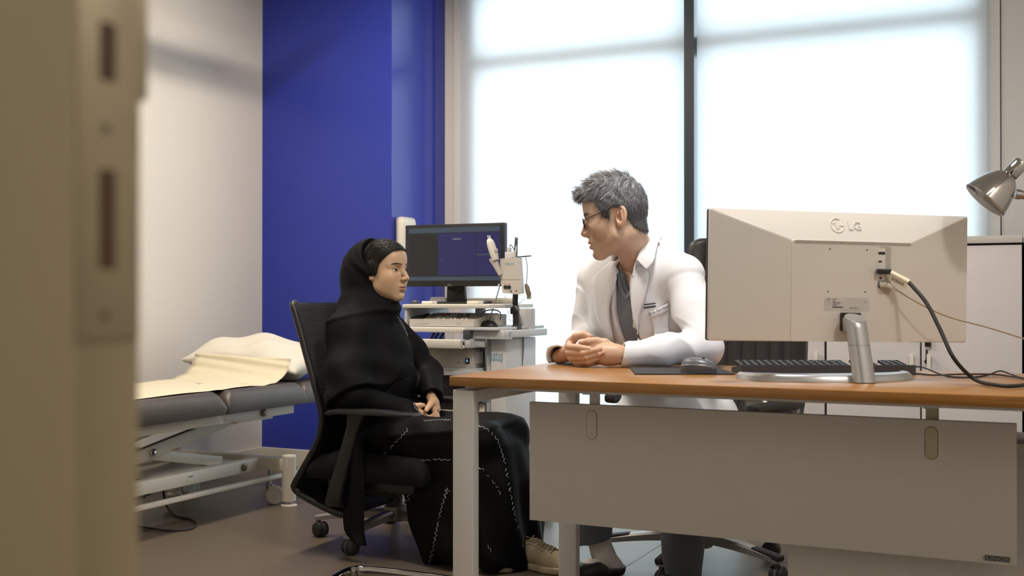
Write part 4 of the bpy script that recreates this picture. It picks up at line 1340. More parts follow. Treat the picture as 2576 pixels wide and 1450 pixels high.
part('base', MB().b2((x0 - 0.02, 4.12, 0.085), (X(1290, 4.12), 4.17, 0.135), bev=0.006).b2((x0 - 0.02, 4.48, 0.085), (X(1290, 4.12), 4.53, 0.135), bev=0.006).b2((-2.42, 4.12, 0.09), (-2.36, 4.5, 0.13)), M['whitemetal'], ct, 40, **W)
part('base_block', MB().b2((X(1255, 4.12), 4.10, 0.08), (X(1291, 4.12), 4.19, Zp(1270, 1055, 4.1)), bev=0.006), M['greyplastic'], ct, 40, **W)
for (x, y) in ((x0 + 0.02, 4.145), (X(1284, 4.14), 4.145), (x0 + 0.02, 4.505), (X(1284, 4.14), 4.505)):
    w = MB().cyl((x, y, 0.06), (x, y, 0.09), 0.012, n=12)
    for k in (-1, 1):
        w.lathe([(0.033, 0), (0.037, 0.003), (0.037, 0.012), (0.030, 0.016), (0, 0.016)], (x + 0.006 * k, y, 0.038), (k, 0, 0), 20)
    part('caster', w, M['darkgrey'], ct, 40, **W)
part('rear_rail', MB().cyl((X(1092, 4.5), 4.5, Zp(1100, 757, 4.5)), (X(1296, 4.5), 4.5, Zp(1290, 757, 4.5)), 0.013, n=16), M['tablecream'], ct, 40, **W)
part('rail_bracket', MB().b2((X(1090, 4.5), 4.46, Zp(1100, 765, 4.5)), (X(1140, 4.5), 4.52, Zp(1100, 748, 4.5)), bev=0.01).b2((X(1175, 4.5), 4.46, Zp(1100, 772, 4.5)), (X(1226, 4.5), 4.52, Zp(1100, 758, 4.5)), bev=0.004), M['greyplastic'], ct, 40, **W)
# swivel arm carrying the amplifier
ap = MB().tube([PY(1298, 823, 4.3), PY(1296, 760, 4.3), PY(1297, 735, 4.3)], [0.013, 0.012, 0.012], 14)
ap.box(PY(1293, 782, 4.3), (0.024, 0.03, 0.03), bev=0.004).box(PY(1299, 832, 4.3), (0.030, 0.05, 0.05), bev=0.010).box(PY(1289, 850, 4.3), (0.026, 0.04, 0.035), bev=0.006)
part('swivel_arm', ap, M['black'], ct, 40, **W)
part('arm_knob', MB().cyl(PY(1297, 779, 4.28), PY(1305, 780, 4.28), 0.008, n=12), M['darkgrey'], ct, 40, **W)

# control console and small things on the cart
cn = thing('control_console', 'beige control console with knobs, buttons and a dark display on the cart', 'console', (X(1120, CF + .05), CF + .15, zt_))
ya, yb_ = CF + 0.03, CF + 0.26
xa, xb = X(1030, ya), X(1192, ya)
zf0, zf1, zb1 = zt_ + 0.002, Zp(1120, 804, ya), Zp(1120, 787, yb_) 
V = [(xa, ya, zf0), (xb, ya, zf0), (xb, ya, zf1), (xa, ya, zf1), (xa + .01, yb_, zf0), (xb + .0, yb_, zf0), (xb + .0, yb_, zb1), (xa + .01, yb_, zb1)]
bmx = MB().add(V, [(0, 1, 2, 3), (3, 2, 6, 7), (1, 5, 6, 2), (4, 0, 3, 7), (5, 4, 7, 6), (4, 5, 1, 0)])
part('housing', bmx, M['beige'], cn, 30, **W)
part('rear_wing', MB().b2((xb, ya + 0.12, zf0), (X(1246, ya + .12), yb_, zb1 - 0.004), bev=0.004), M['beige'], cn, 30, **W)
sn = Vector((0, -(zb1 - zf1), (yb_ - ya))).normalized()
def con(px, py, up=0.0):
    """point on the sloping top of the console seen at a photo point"""
    o = Vector((0, 0, HC))
    d = P(px, py, 1.0) - o
    p0 = Vector((xa, ya, zf1))
    t = (p0 - o).dot(sn) / d.dot(sn)
    return o + d * t + sn * up
def con_quad(pts, h, m, name, lab=None):
    b = [con(*p) for p in pts]
    t = [q + sn * h for q in b]
    n = len(b)
    return part(name, MB().add(b + t, [tuple(range(n, 2 * n))] + [(i, (i + 1) % n, n + (i + 1) % n, n + i) for i in range(n)]), m, cn, 30, **W)
con_quad([(1032.5, 803), (1066, 803), (1082, 790.5), (1048, 790.5)], 0.003, M['ink'], 'display')
for (a, b, r, h) in ((1092, 797, 0.007, 0.014), (1158, 799, 0.013, 0.016), (1178, 797, 0.007, 0.014)):
    c = con(a, b)
    part('knob', MB().cyl(c, c + sn * h, r, r * .85, n=16), M['darkgrey'], cn, 40, **W)
for (a, b) in ((1115, 791), (1128, 791)):
    con_quad([(a - 5, b + 1.5), (a + 5, b + 1.5), (a + 5.6, b - 1.5), (a - 4.4, b - 1.5)], 0.004, M['orange'], 'orange_button')
for (a, b) in ((1102, 790.5), (1100, 799.5), (1106, 797), (1104, 801), (1112, 799), (1117, 802), (1122, 796.5), (1127, 799), (1135, 802), (1140, 797), (1145, 802.5), (1142, 791.5), (1168, 791.5), (1163, 803), (1173, 803)):
    con_quad([(a - 2.6, b + 1.0), (a + 2.4, b + 1.0), (a + 2.9, b - 1.0), (a - 2.1, b - 1.0)], 0.003, M['keywhite'], 'button')
plate_text('natus', 1147, 814, ya, 14, M['inkgrey'], 'lettering', cn)
for (a, b) in ((1042, 1078),):
    part('front_print', MB().b2((X(a, ya), ya - 0.0012, Zp(1060, 815, ya)), (X(b, ya), ya, Zp(1060, 813, ya))), M['inkgrey'], cn, **W)
cm = thing('trackball_mouse', 'black mouse at the right end of the cart worktop', 'mouse', (X(1223, CF + .08), CF + .12, zt_))
part('shell', MB().sphere((X(1223, CF + .1), CF + .12, zt_ + 0.001), 0.042, 24, 14, (1.0, 0.75, 0.62)), M['black'], cm, True, **W)
cm_v = bpy.data.objects['shell'] if False else None
part('cord', MB().tube(catmull([PY(1192, 822, 4.2), PY(1202, 808, 4.22), PY(1216, 786, 4.26), PY(1235, 780, 4.3), PY(1254, 783, 4.3), PY(1260, 797, 4.3), PY(1250, 818, 4.28)], 6), 0.0028, 8), M['greywire'], cm, True, **W)
for (a, b, c, d, y, m, lab) in ((1068, 1080, 756, 768, 4.3, 'darkgrey', 'small dark round box at the left end of the cart shelf'),
                                (1060, 1086, 758, 769, 4.24, 'offwhite', 'small cream box left of the dark monitor foot'),
                                (1174, 1203, 757, 769, 4.24, 'tablecream', 'small cream box right of the dark monitor foot')):
    xA, xB = X(a, y), X(b, y)
    if m == 'darkgrey':
        xA, xB = X(1035, y), X(1053, y)
        q = MB().sphere(((xA + xB) / 2, y, zs + 0.012), (xB - xA) / 2, 16, 10, (1, 1, 0.75))
        one('webcam_ball', q, M[m], lab, 'camera', loc=((xA + xB) / 2, y, zs + 0.008), smooth=True)
    else:
        q = MB().b2((xA, y, zs + 0.0085), (xB, y + 0.05, Zp(a, c, y)), bev=0.003)
        one('small_box', q, M[m], lab, 'box', loc=((xA + xB) / 2, y, zs + 0.008))

# monitor on the cart
YM = 4.40
dm = thing('cart_monitor', 'black-framed monitor showing dark blue windows on the diagnostic cart', 'monitor', (X(1143, YM), YM, zs + 0.008))
mx0, mx1 = X(1019, YM), X(1268, YM)
mz0, mz1 = Zp(1143, 721, YM), Zp(1143, 563.5, YM)
part('casing', MB().b2((mx0, YM, mz0), (mx1, YM + 0.035, mz1), bev=0.004), M['black'], dm, 40, **W)
bz = 0.0125
sx0, sx1, sz0, sz1 = mx0 + bz, mx1 - bz, mz0 + 0.025, mz1 - bz
def scr(a, b, c, d, m, name, par, off):
    """rectangle in screen fractions"""
    xA, xB = sx0 + (sx1 - sx0) * a, sx0 + (sx1 - sx0) * b
    zA, zB = sz1 - (sz1 - sz0) * c, sz1 - (sz1 - sz0) * d
    return part(name, MB().b2((xA, YM - off, min(zA, zB)), (xB, YM + 0.001, max(zA, zB))), m, par, False, **W)
e = lambda n, c, s=1.0: mat_emit(n, c, s)
scn = scr(0, 1, 0, 1, e('screen_dark', (0.011, 0.013, 0.020)), 'screen', dm, 0.0010)
band = e('screen_band', (0.040, 0.058, 0.080))
scr(0.015, 0.985, 0.01, 0.105, band, 'window_bar', scn, 0.0016)
scr(0.02, 0.985, 0.925, 0.995, band, 'window_bar', scn, 0.0016)
navy = e('screen_navy', (0.014, 0.013, 0.085))
scr(0.34, 0.735, 0.12, 0.90, navy, 'window_area', scn, 0.0016)
scr(0.745, 0.985, 0.12, 0.90, navy, 'window_area', scn, 0.0016)
scr(0.02, 0.325, 0.14, 0.90, e('screen_black', (0.008, 0.008, 0.008)), 'window_area', scn, 0.0016)
lite = e('screen_light', (0.10, 0.13, 0.15))
scr(0.495, 0.58, 0.215, 0.245, lite, 'screen_text', scn, 0.0022)
scr(0.745, 0.985, 0.51, 0.535, band, 'window_bar', scn, 0.0022)
for (a, b, c) in ((0.365, 0.395, 0.16), (0.365, 0.39, 0.24), (0.365, 0.40, 0.58), (0.365, 0.40, 0.63)):
    scr(a, b, c, c + 0.014, band, 'screen_text', scn, 0.0022)
plate_text('DELL', 1126, 717.5, YM, 11, M['silver'], 'lettering', dm)
part('power_lamp', MB().b2((X(1253, YM), YM - 0.001, Zp(1255, 719.5, YM)), (X(1256, YM), YM, Zp(1255, 715, YM))), e('lamp_white', (0.8, 0.85, 0.9), 0.8), dm, **W)
nA, nB = X(1124, YM + .04), X(1167, YM + .04)
part('stand_neck', MB().add(*(lambda s: (s.v, s.f))(MB().prism([(nA - 0.004, zs + 0.010), (nB + 0.004, zs + 0.010), (nB, mz0 + 0.03), (nA, mz0 + 0.03)], 0.022, Matrix(((1, 0, 0, 0), (0, 0, -1, YM + 0.065), (0, 1, 0, 0), (0, 0, 0, 1))), bev=0.002))), M['black'], dm, 40, **W)
part('stand_base', MB().b2((X(1068, YM - .08), YM - 0.08, zs + 0.0085), (X(1192, YM - .08), YM + 0.10, zs + 0.017), bev=0.003), M['black'], dm, 40, **W)
part('cable_clip', MB().tube(catmull([PY(1127, 726, YM + .03), PY(1140, 733, YM + .03), PY(1150, 735, YM + .03), PY(1163, 726, YM + .03)], 5), 0.004, 8), M['blacksoft'], dm, True, **W)

# amplifier box with hand-held stimulator
AY = 4.22
ab = thing('amplifier_box', 'beige amplifier box with round sockets on the swivel arm of the cart', 'amplifier', PY(1285, 742, AY))
def ay(px, py, y=AY):
    return PY(px, py, y)
bx_ = [ay(1258, 651), ay(1307, 648), ay(1313, 738), ay(1300, 741), ay(1264, 738), ay(1257, 690)]
bk2 = [q + Vector((-0.012, 0.05, 0)) for q in bx_]
n = len(bx_)
bmm = MB().add(bx_ + bk2, [tuple(range(n)), tuple(range(2 * n - 1, n - 1, -1))] + [(i, n + i, n + (i + 1) % n, (i + 1) % n) for i in range(n)])
part('housing', bmm, M['beige'], ab, 30, **W, clean=True)
part('seam', MB().bar(ay(1259, 703, AY - .0005), ay(1311, 703, AY - .0005), 0.002, 0.0015), M['inkgrey'], ab, **W)
plate_text('natus', 1271.5, 664, AY, 21, M['bluetext'], 'lettering', ab)
for (a, b, r) in ((1272, 723, 5), (1281, 723, 5), (1286, 733, 1.8), (1299, 732, 1.4)):
    c = ay(a, b)
    part('socket', MB().lathe([(r * 0.00166, 0), (r * 0.00166, 0.003), (r * .0011, 0.003), (r * .001, 0.001), (0, 0.001)], c, (0, -1, 0), 18), M['ink'], ab, 40, **W)
for a in (1268, 1273, 1279, 1283):
    part('colour_mark', MB().box(ay(a, 715), (0.004, 0.002, 0.003)), M['orange'], ab, **W)
part('connector', MB().b2((X(1272, AY + .03), AY + .02, Zp(1272, 650, AY)), (X(1290, AY + .03), AY + .05, Zp(1272, 634, AY)), bev=0.003).b2((X(1277, AY + .03), AY + .025, Zp(1272, 634, AY)), (X(1284, AY + .03), AY + .045, Zp(1272, 622, AY)), bev=0.003).b2((X(1290, AY + .03), AY + .02, Zp(1272, 648, AY)), (X(1297, AY + .03), AY + .045, Zp(1272, 631, AY)), bev=0.003), M['palewire'], ab, 40, **W)
part('pin_holder', MB().cyl(ay(1294, 648, AY + .04), ay(1297, 597, AY + .04), 0.003, n=10).cyl(ay(1300, 648, AY + .04), ay(1301, 598, AY + .04), 0.003, n=10).cyl(ay(1295, 622, AY + .04), ay(1302, 598, AY + .04), 0.0035, n=10), M['darkgrey'], ab, 40, **W)
part('hook_bar', MB().cyl(ay(1302, 647, AY + .03), ay(1336, 644, AY + .03), 0.0028, n=10), M['ink'], ab, 40, **W)
part('holder_cup', MB().tube([ay(1239, 650), ay(1247, 665), ay(1258, 692)], [0.017, 0.014, 0.007], 16), M['beige'], ab, 50, **W)
part('socket_cable', MB().tube(catmull([ay(1282, 622, AY + .03), ay(1284, 616, AY + .03), ay(1291, 624, AY + .04), ay(1294, 632, AY + .04)], 5), 0.0022, 8), M['greywire'], ab, True, **W)
sm = thing('hand_stimulator', 'beige hand-held stimulator standing in its holder in front of the dark screen', 'stimulator', ay(1245, 652))
pts = [ay(1247, 655, AY - .01), ay(1240, 632, AY - .01), ay(1234, 612, AY - .01), ay(1230, 602, AY - .01)]
part('grip', MB().tube(catmull(pts, 5), [0.0165 + 0.004 * math.sin(math.pi * min(1, i / 13)) - 0.006 * max(0, (i - 11) / 4) ** 2 for i in range(16)], 18, flat=0.8), M['tablecream'], sm, 60, **W)
for (a, b) in ((1229.5, 622.5), (1231.5, 632.5)):
    c = ay(a + 4, b, AY - .024)
    part('grip_button', MB().box(c, (0.010, 0.008, 0.013), bev=0.003), M['beige'], sm, 40, **W)
part('dial', MB().cyl(ay(1249, 629, AY - .02), ay(1249, 629, AY - .028), 0.006, n=14), M['beige'], sm, 40, **W)
for dx in (0, 5):
    part('electrode_prong', MB().cyl(ay(1230 + dx * .8, 602, AY - .01), ay(1226.5 + dx, 592.5, AY - .01), 0.0026, n=10), M['palewire'], sm, 40, **W)
part('cord', MB().tube(catmull([ay(1262, 690), ay(1258, 715), ay(1252, 738), ay(1244, 765), ay(1236, 790), ay(1228, 818), ay(1224, 850, CF - .01), ay(1222, 885, CF - .01), ay(1223, 930, CF - .01), ay(1223, 960, CF - .01)], 6), 0.0026, 8), M['greywire'], sm, True, **W)
el = thing('electrode_lead', 'grey lead with a brown electrode clip hanging from the hook bar beside the amplifier', 'lead', ay(1326, 645))
part('cord', MB().tube(catmull([ay(1322, 646, AY + .03), ay(1326, 665, AY + .03), ay(1326, 690, AY + .03), ay(1324, 716, AY + .03)], 6), 0.0018, 8), M['greywire'], el, True, **W)
part('electrode_clip', MB().tube([ay(1323, 715, AY + .03), ay(1326, 724, AY + .03), ay(1329, 738, AY + .03), ay(1330, 746, AY + .03)], [0.006, 0.010, 0.010, 0.006], 14), mat('brown_clip', (0.24, 0.17, 0.10), 0.5), el, 50, **W)
part('tag', MB().box(ay(1331, 744, AY + .035), (0.020, 0.0008, 0.030)), M['palewire'], el, **W)
cables = (('greywire', 0.0032, [(1303, 768), (1306, 800), (1312, 830), (1316, 850), (1316, 885), (1313, 922), (1311, 960)], 'long grey cable hanging in an arc down the right side of the cart'),
          ('greywire', 0.0028, [(1281, 833), (1279, 870), (1272, 892), (1266, 905), (1268, 885)], 'short grey cable looped beside the lettered column of the cart'))
for (m, r, pts, lab) in cables:
    cable('lead', [ay(a, b, 4.32) for a, b in pts], r, M[m], lab, 'cable')
hk = thing('coiled_cable', 'pale coiled cable hanging from a grey hook on the right side of the cart', 'cable', ay(1287, 885, 4.25))
coil = []
for i in range(520):
    t = i / 519
    a = i * 2 * math.pi / 13
    c = ay(1287 - 5 * t, 882 + 165 * t, 4.26)
    coil.append(c + Vector((0.011 * math.cos(a), 0.011 * math.sin(a), 0)))
part('coil', MB().tube(coil, 0.0021, 6), M['palewire'], hk, True, **W)
part('hook', MB().tube(catmull([ay(1281, 878, 4.26), ay(1284, 881, 4.26), ay(1289, 880, 4.26), ay(1294, 872, 4.26)], 5), 0.0035, 8), M['greywire'], hk, True, **W)
part('lead_wire', MB().tube(catmull([ay(1280, 830, 4.26), ay(1279, 870, 4.26), ay(1278, 920, 4.26), ay(1276, 1050, 4.26)], 6), 0.0022, 8), M['greywire'], hk, True, **W)
for i, pts in enumerate(([(1265, 742), (1277, 755), (1290, 768), (1302, 775)], [(1270, 742), (1272, 765), (1280, 790), (1284, 812)], [(1305, 768), (1292, 774), (1280, 785), (1275, 800), (1288, 806), (1296, 792)], [(1300, 770), (1312, 755), (1318, 752), (1314, 760), (1304, 764)])):
    cable('thin_lead', [ay(a, b, 4.27 + 0.01 * i) for a, b in pts], 0.0010, M['palewire'], ('thin pale lead curling under the left of the amplifier box', 'thin pale lead dropping straight below the amplifier box', 'thin pale lead looped around the black swivel arm', 'thin pale lead coiled right of the black swivel arm')[i], 'cable')
# ================================================================== distance-field modelling for bodies and cloth
A3 = lambda *p: np.array(p, dtype=np.float64)
def ell(Q, c, r, R=None):
    q = Q - np.asarray(c)
    if R is not None:
        q = q @ R
    r = np.asarray(r)
    k0 = np.sqrt(((q / r) ** 2).sum(1))
    k1 = np.sqrt(((q / (r * r)) ** 2).sum(1)) + 1e-9
    return k0 * (k0 - 1) / k1
def rc(Q, a, b, ra, rb):
    a, b = np.asarray(a), np.asarray(b)
    ba = b - a
    h = np.clip(((Q - a) @ ba) / (ba @ ba), 0, 1)
    d = Q - a - h[:, None] * ba
    return np.sqrt((d * d).sum(1)) - (ra + (rb - ra) * h)
def chain(Q, pts, k=0.004):
    """pts: (x,y,z,r) joints"""
    d = None
    for p, q in zip(pts[:-1], pts[1:]):
        e = rc(Q, p[:3], q[:3], p[3], q[3])
        d = e if d is None else smin(d, e, k)
    return d
def smin(a, b, k):
    h = np.clip(0.5 + 0.5 * (b - a) / k, 0, 1)
    return b + (a - b) * h - k * h * (1 - h)
def smax(a, b, k):
    return -smin(-a, -b, k)
def poly2(x, y, pts):
    """signed distance to a polygon"""
    n = len(pts)
    d = np.full(x.shape, 1e9)
    s = np.ones(x.shape)
    j = n - 1
    for i in range(n):
        vi, vj = pts[i], pts[j]
        ex, ey = vj[0] - vi[0], vj[1] - vi[1]
        wx, wy = x - vi[0], y - vi[1]
        t = np.clip((wx * ex + wy * ey) / (ex * ex + ey * ey + 1e-12), 0, 1)
        bx, by = wx - ex * t, wy - ey * t
        d = np.minimum(d, bx * bx + by * by)
        c1, c2, c3 = y >= vi[1], y < vj[1], ex * wy > ey * wx
        flip = (c1 & c2 & c3) | (~c1 & ~c2 & ~c3)
        s = np.where(flip, -s, s)
        j = i
    return s * np.sqrt(d)
def nets(f, lo, hi, vox, B=6):
    lo, hi = np.asarray(lo, float), np.asarray(hi, float)
    nb = np.ceil((hi - lo) / (vox * B)).astype(int) + 1
    n = nb * B
    g = np.stack(np.meshgrid(*[np.arange(k) for k in nb], indexing='ij'), -1).reshape(-1, 3)
    cd = f(lo + (g * B + (B - 1) / 2) * vox)
    act = np.abs(cd) < vox * B * 1.75
    vals = np.repeat(np.repeat(np.repeat(cd.reshape(nb), B, 0), B, 1), B, 2).astype(np.float32)
    off = np.stack(np.meshgrid(*[np.arange(B)] * 3, indexing='ij'), -1).reshape(-1, 3)
    ids = (g[act][:, None, :] * B + off[None]).reshape(-1, 3)
    for c in range(0, len(ids), 400000):
        q = ids[c:c + 400000]
        vals[q[:, 0], q[:, 1], q[:, 2]] = f(lo + q * vox)
    vals[0], vals[-1] = np.maximum(vals[0], vox), np.maximum(vals[-1], vox)
    vals[:, 0], vals[:, -1] = np.maximum(vals[:, 0], vox), np.maximum(vals[:, -1], vox)
    vals[:, :, 0], vals[:, :, -1] = np.maximum(vals[:, :, 0], vox), np.maximum(vals[:, :, -1], vox)
    s = vals < 0
    cnt = np.zeros(np.array(s.shape) - 1, np.int8)
    cs = [(a, b, c) for a in (0, 1) for b in (0, 1) for c in (0, 1)]
    for (a, b, c) in cs:
        cnt += s[a:s.shape[0] - 1 + a, b:s.shape[1] - 1 + b, c:s.shape[2] - 1 + c]
    cell = np.argwhere((cnt > 0) & (cnt < 8))
    idx = np.full(cnt.shape, -1, np.int64)
    idx[cell[:, 0], cell[:, 1], cell[:, 2]] = np.arange(len(cell))
    pos = np.zeros((len(cell), 3))
    w = np.zeros(len(cell))
    for (a, b, c) in cs:
        for ax in range(3):
            e = (a, b, c)
            if e[ax]:
                continue
            e2 = list(e)
            e2[ax] = 1
            v0 = vals[cell[:, 0] + a, cell[:, 1] + b, cell[:, 2] + c]
            v1 = vals[cell[:, 0] + e2[0], cell[:, 1] + e2[1], cell[:, 2] + e2[2]]
            m = (v0 < 0) != (v1 < 0)
            t = np.where(m, v0 / np.where(m, v0 - v1, 1), 0)
            p = np.tile(np.array(e, float), (len(cell), 1))
            p[:, ax] += t
            pos[m] += p[m]
            w[m] += 1
    V = lo + (cell + pos / w[:, None]) * vox
    F = []
    for ax in range(3):
        u, v = (ax + 1) % 3, (ax + 2) % 3
        sl0, sl1 = [slice(None)] * 3, [slice(None)] * 3
        sl0[ax], sl1[ax] = slice(0, -1), slice(1, None)
        e = np.argwhere(s[tuple(sl0)] != s[tuple(sl1)])
        e = e[(e[:, u] > 0) & (e[:, v] > 0) & (e[:, u] < cnt.shape[u]) & (e[:, v] < cnt.shape[v])]
        fl = s[e[:, 0], e[:, 1], e[:, 2]]
        q = []
        for (du, dv) in ((-1, -1), (0, -1), (0, 0), (-1, 0)):
            c = e.copy()
            c[:, u] += du
            c[:, v] += dv
            q.append(idx[c[:, 0], c[:, 1], c[:, 2]])
        q = np.stack(q, 1)
        q[~fl] = q[~fl][:, ::-1]
        F.append(q)
    return V, np.concatenate(F)

def np_mesh(name, V, F, m, parent=None, tint=None, world_inv=None, label=None, smooth=True, relax=0):
    V = np.asarray(V)
    if relax:
        e = np.concatenate([F[:, [0, 1]], F[:, [1, 2]], F[:, [2, 3]], F[:, [3, 0]]])
        for _ in range(relax):
            acc = np.zeros_like(V)
            cn = np.zeros(len(V))
            for a, b in ((0, 1), (1, 0)):
                np.add.at(acc, e[:, a], V[e[:, b]])
                np.add.at(cn, e[:, a], 1)
            V = 0.5 * V + 0.5 * acc / np.maximum(cn, 1)[:, None]
    if parent is not None:
        loc = np.array(root_of(parent).location)
        V = V - loc
    me = bpy.data.meshes.new(name)
    me.vertices.add(len(V))
    me.vertices.foreach_set('co', V.astype(np.float32).ravel())
    F = np.asarray(F)
    k = F.shape[1]
    me.loops.add(F.size)
    me.loops.foreach_set('vertex_index', F.astype(np.int32).ravel())
    me.polygons.add(len(F))
    me.polygons.foreach_set('loop_start', np.arange(0, F.size, k, dtype=np.int32))
    me.polygons.foreach_set('use_smooth', np.full(len(F), bool(smooth)))
    me.update(calc_edges=True)
    me.validate()
    if tint is not None:
        at = me.color_attributes.new('tint', 'FLOAT_COLOR', 'POINT')
        at.data.foreach_set('color', np.concatenate([tint, np.ones((len(tint), 1))], 1).astype(np.float32).ravel())
    me.materials.append(m)
    o = bpy.data.objects.new(name, me)
    COL.objects.link(o)
    if parent is not None:
        o.parent = parent
    if label:
        o['label'] = label
    return o
CMn = np.array(CM.to_3x3())
def toroom(V):
    return np.asarray(V) @ CMn.T
def CZ(px, py, d):
    return np.array(cz(px, py, d))

# ------------------------------------------------------------------ heads (local axes: x forward, y left, z up, origin between the ears)
def head_sdf(Q, g):
    x, y, z = Q[:, 0], Q[:, 1], Q[:, 2]
    ay_ = np.abs(y)
    S_ = np.stack([x, ay_, z], 1)
    f = g['female']
    d = ell(Q, (0.001, 0, 0.036), (0.094, 0.076, 0.090))
    d = smin(d, ell(Q, (0.030, 0, -0.015), (0.061, 0.060 if not f else 0.058, 0.084)), 0.03)
    d = smin(d, ell(Q, (0.042, 0, 0.060), (0.050, 0.058, 0.045)), 0.03)
    jw = 0.050 if not f else 0.046
    d = smin(d, rc(S_, (0.004, jw, -0.056), (0.068, 0.013, -0.094), 0.022, 0.017 if not f else 0.015), 0.03)
    d = smin(d, ell(Q, (0.077, 0, -0.094), (0.020, 0.020, 0.018)), 0.02)
    d = smin(d, ell(S_, (0.054, 0.040, -0.020), (0.028, 0.022, 0.025)), 0.022)
    if f:
        d = smin(d, ell(S_, (0.044, 0.036, -0.050), (0.034, 0.0225, 0.036)), 0.035)
    bz = 0.0285
    d = smin(d, rc(S_, (0.083, 0.013, bz), (0.066, 0.047, bz - 0.001), 0.0095 if not f else 0.007, 0.008), 0.014)
    d = smin(d, ell(Q, (0.076, 0, -0.058), (0.024, 0.028, 0.027)), 0.02)
    ex = g['eye']
    E = (ex, 0.031, 0.0085)
    d = smax(d, -ell(S_, (ex + 0.0235, 0.030, 0.0095), (0.016, 0.018, 0.0145)), 0.012)
    # nose
    nt = g['nose']
    d = smin(d, rc(Q, (0.083, 0, 0.020), (nt - 0.020, 0, -0.006), 0.0065, 0.0078), 0.012)
    d = smin(d, rc(Q, (nt - 0.020, 0, -0.006), (nt - 0.0105, 0, -0.0225), 0.0078, 0.0102), 0.008)
    d = smin(d, ell(S_, (nt - 0.0225, 0.0125, -0.0265), (0.0115, 0.0068, 0.0085)), 0.006)
    d = smin(d, rc(Q, (nt - 0.016, 0, -0.030), (0.094, 0, -0.037), 0.0055, 0.006), 0.008)
    d = smax(d, -ell(S_, (nt - 0.0185, 0.0068, -0.0350), (0.0065, 0.0032, 0.0055)), 0.003)
    # eyelids and slit
    lid = np.sqrt(((S_ - np.array(E)) ** 2).sum(1)) - 0.0141 * g['es']
    d = smin(d, lid, 0.005)
    op = g['open']
    tilt = (S_[:, 1] - 0.031) * 0.10
    S2 = S_.copy()
    S2[:, 2] -= tilt
    d = smax(d, -ell(S2, (ex + 0.0125, 0.0312, 0.0078), (0.0095 * g['es'], 0.0132 * g['es'] ** 1.2, op)), 0.0012)
    # lips
    ul, ll = (0.0055, 0.0062) if not f else (0.0062, 0.0072)
    d = smin(d, ell(Q, (0.0955, 0, -0.0545), (0.0088, 0.0225, ul)), 0.006)
    d = smin(d, ell(Q, (0.0940, 0, -0.0668 - g['mouth']), (0.0088, 0.0190, ll)), 0.006)
    d = smax(d, -ell(Q, (0.104, 0, -0.0602 - g['mouth'] * 0.45), (0.0135, 0.0205 if g['mouth'] else 0.024, 0.0011 + g['mouth'] * 0.55)), 0.0022)
    d = smax(d, -ell(Q, (0.1025, 0, -0.0800 - g['mouth']), (0.0105, 0.019, 0.0050)), 0.010)
    # neck and throat
    if not f:
        d = smin(d, rc(Q, (-0.022, 0, -0.045), g['neck'], 0.053, 0.060), 0.025)
    else:
        d = smin(d, rc(Q, (-0.022, 0, -0.045), g['neck'], 0.046, 0.046), 0.025)
    # ears
    t = math.radians(-14)
    R = np.array(Matrix.Rotation(t, 3, 'Y')) @ np.array(Matrix.Rotation(math.radians(-22), 3, 'Z'))
    ec_ = (g['ear'], 0.0785, 0.000)
    e = ell(S_, ec_, (0.0185, 0.0085, 0.0325), R)
    e = smin(e, ell(S_, (g['ear'] + 0.006, 0.0765, -0.024), (0.0095, 0.0070, 0.0115)), 0.006)
    oc_ = np.array(ec_) + R @ np.array((0.0005, 0.0085, 0.003))
    e = smax(e, -ell(S_, oc_, (0.0115, 0.0062, 0.0235), R), 0.004)
    cc_ = np.array(ec_) + R @ np.array((0.006, 0.004, -0.005))
    e = smax(e, -ell(S_, cc_, (0.0085, 0.0085, 0.0115), R), 0.003)
    ah = np.array(ec_) + R @ np.array((-0.003, 0.0035, 0.004))
    e = smin(e, rc(S_, ah + R @ np.array((-0.003, 0, -0.014)), ah + R @ np.array((0.003, 0, 0.012)), 0.0028, 0.0030), 0.003)
    d = smin(d, e, 0.005)
    return d

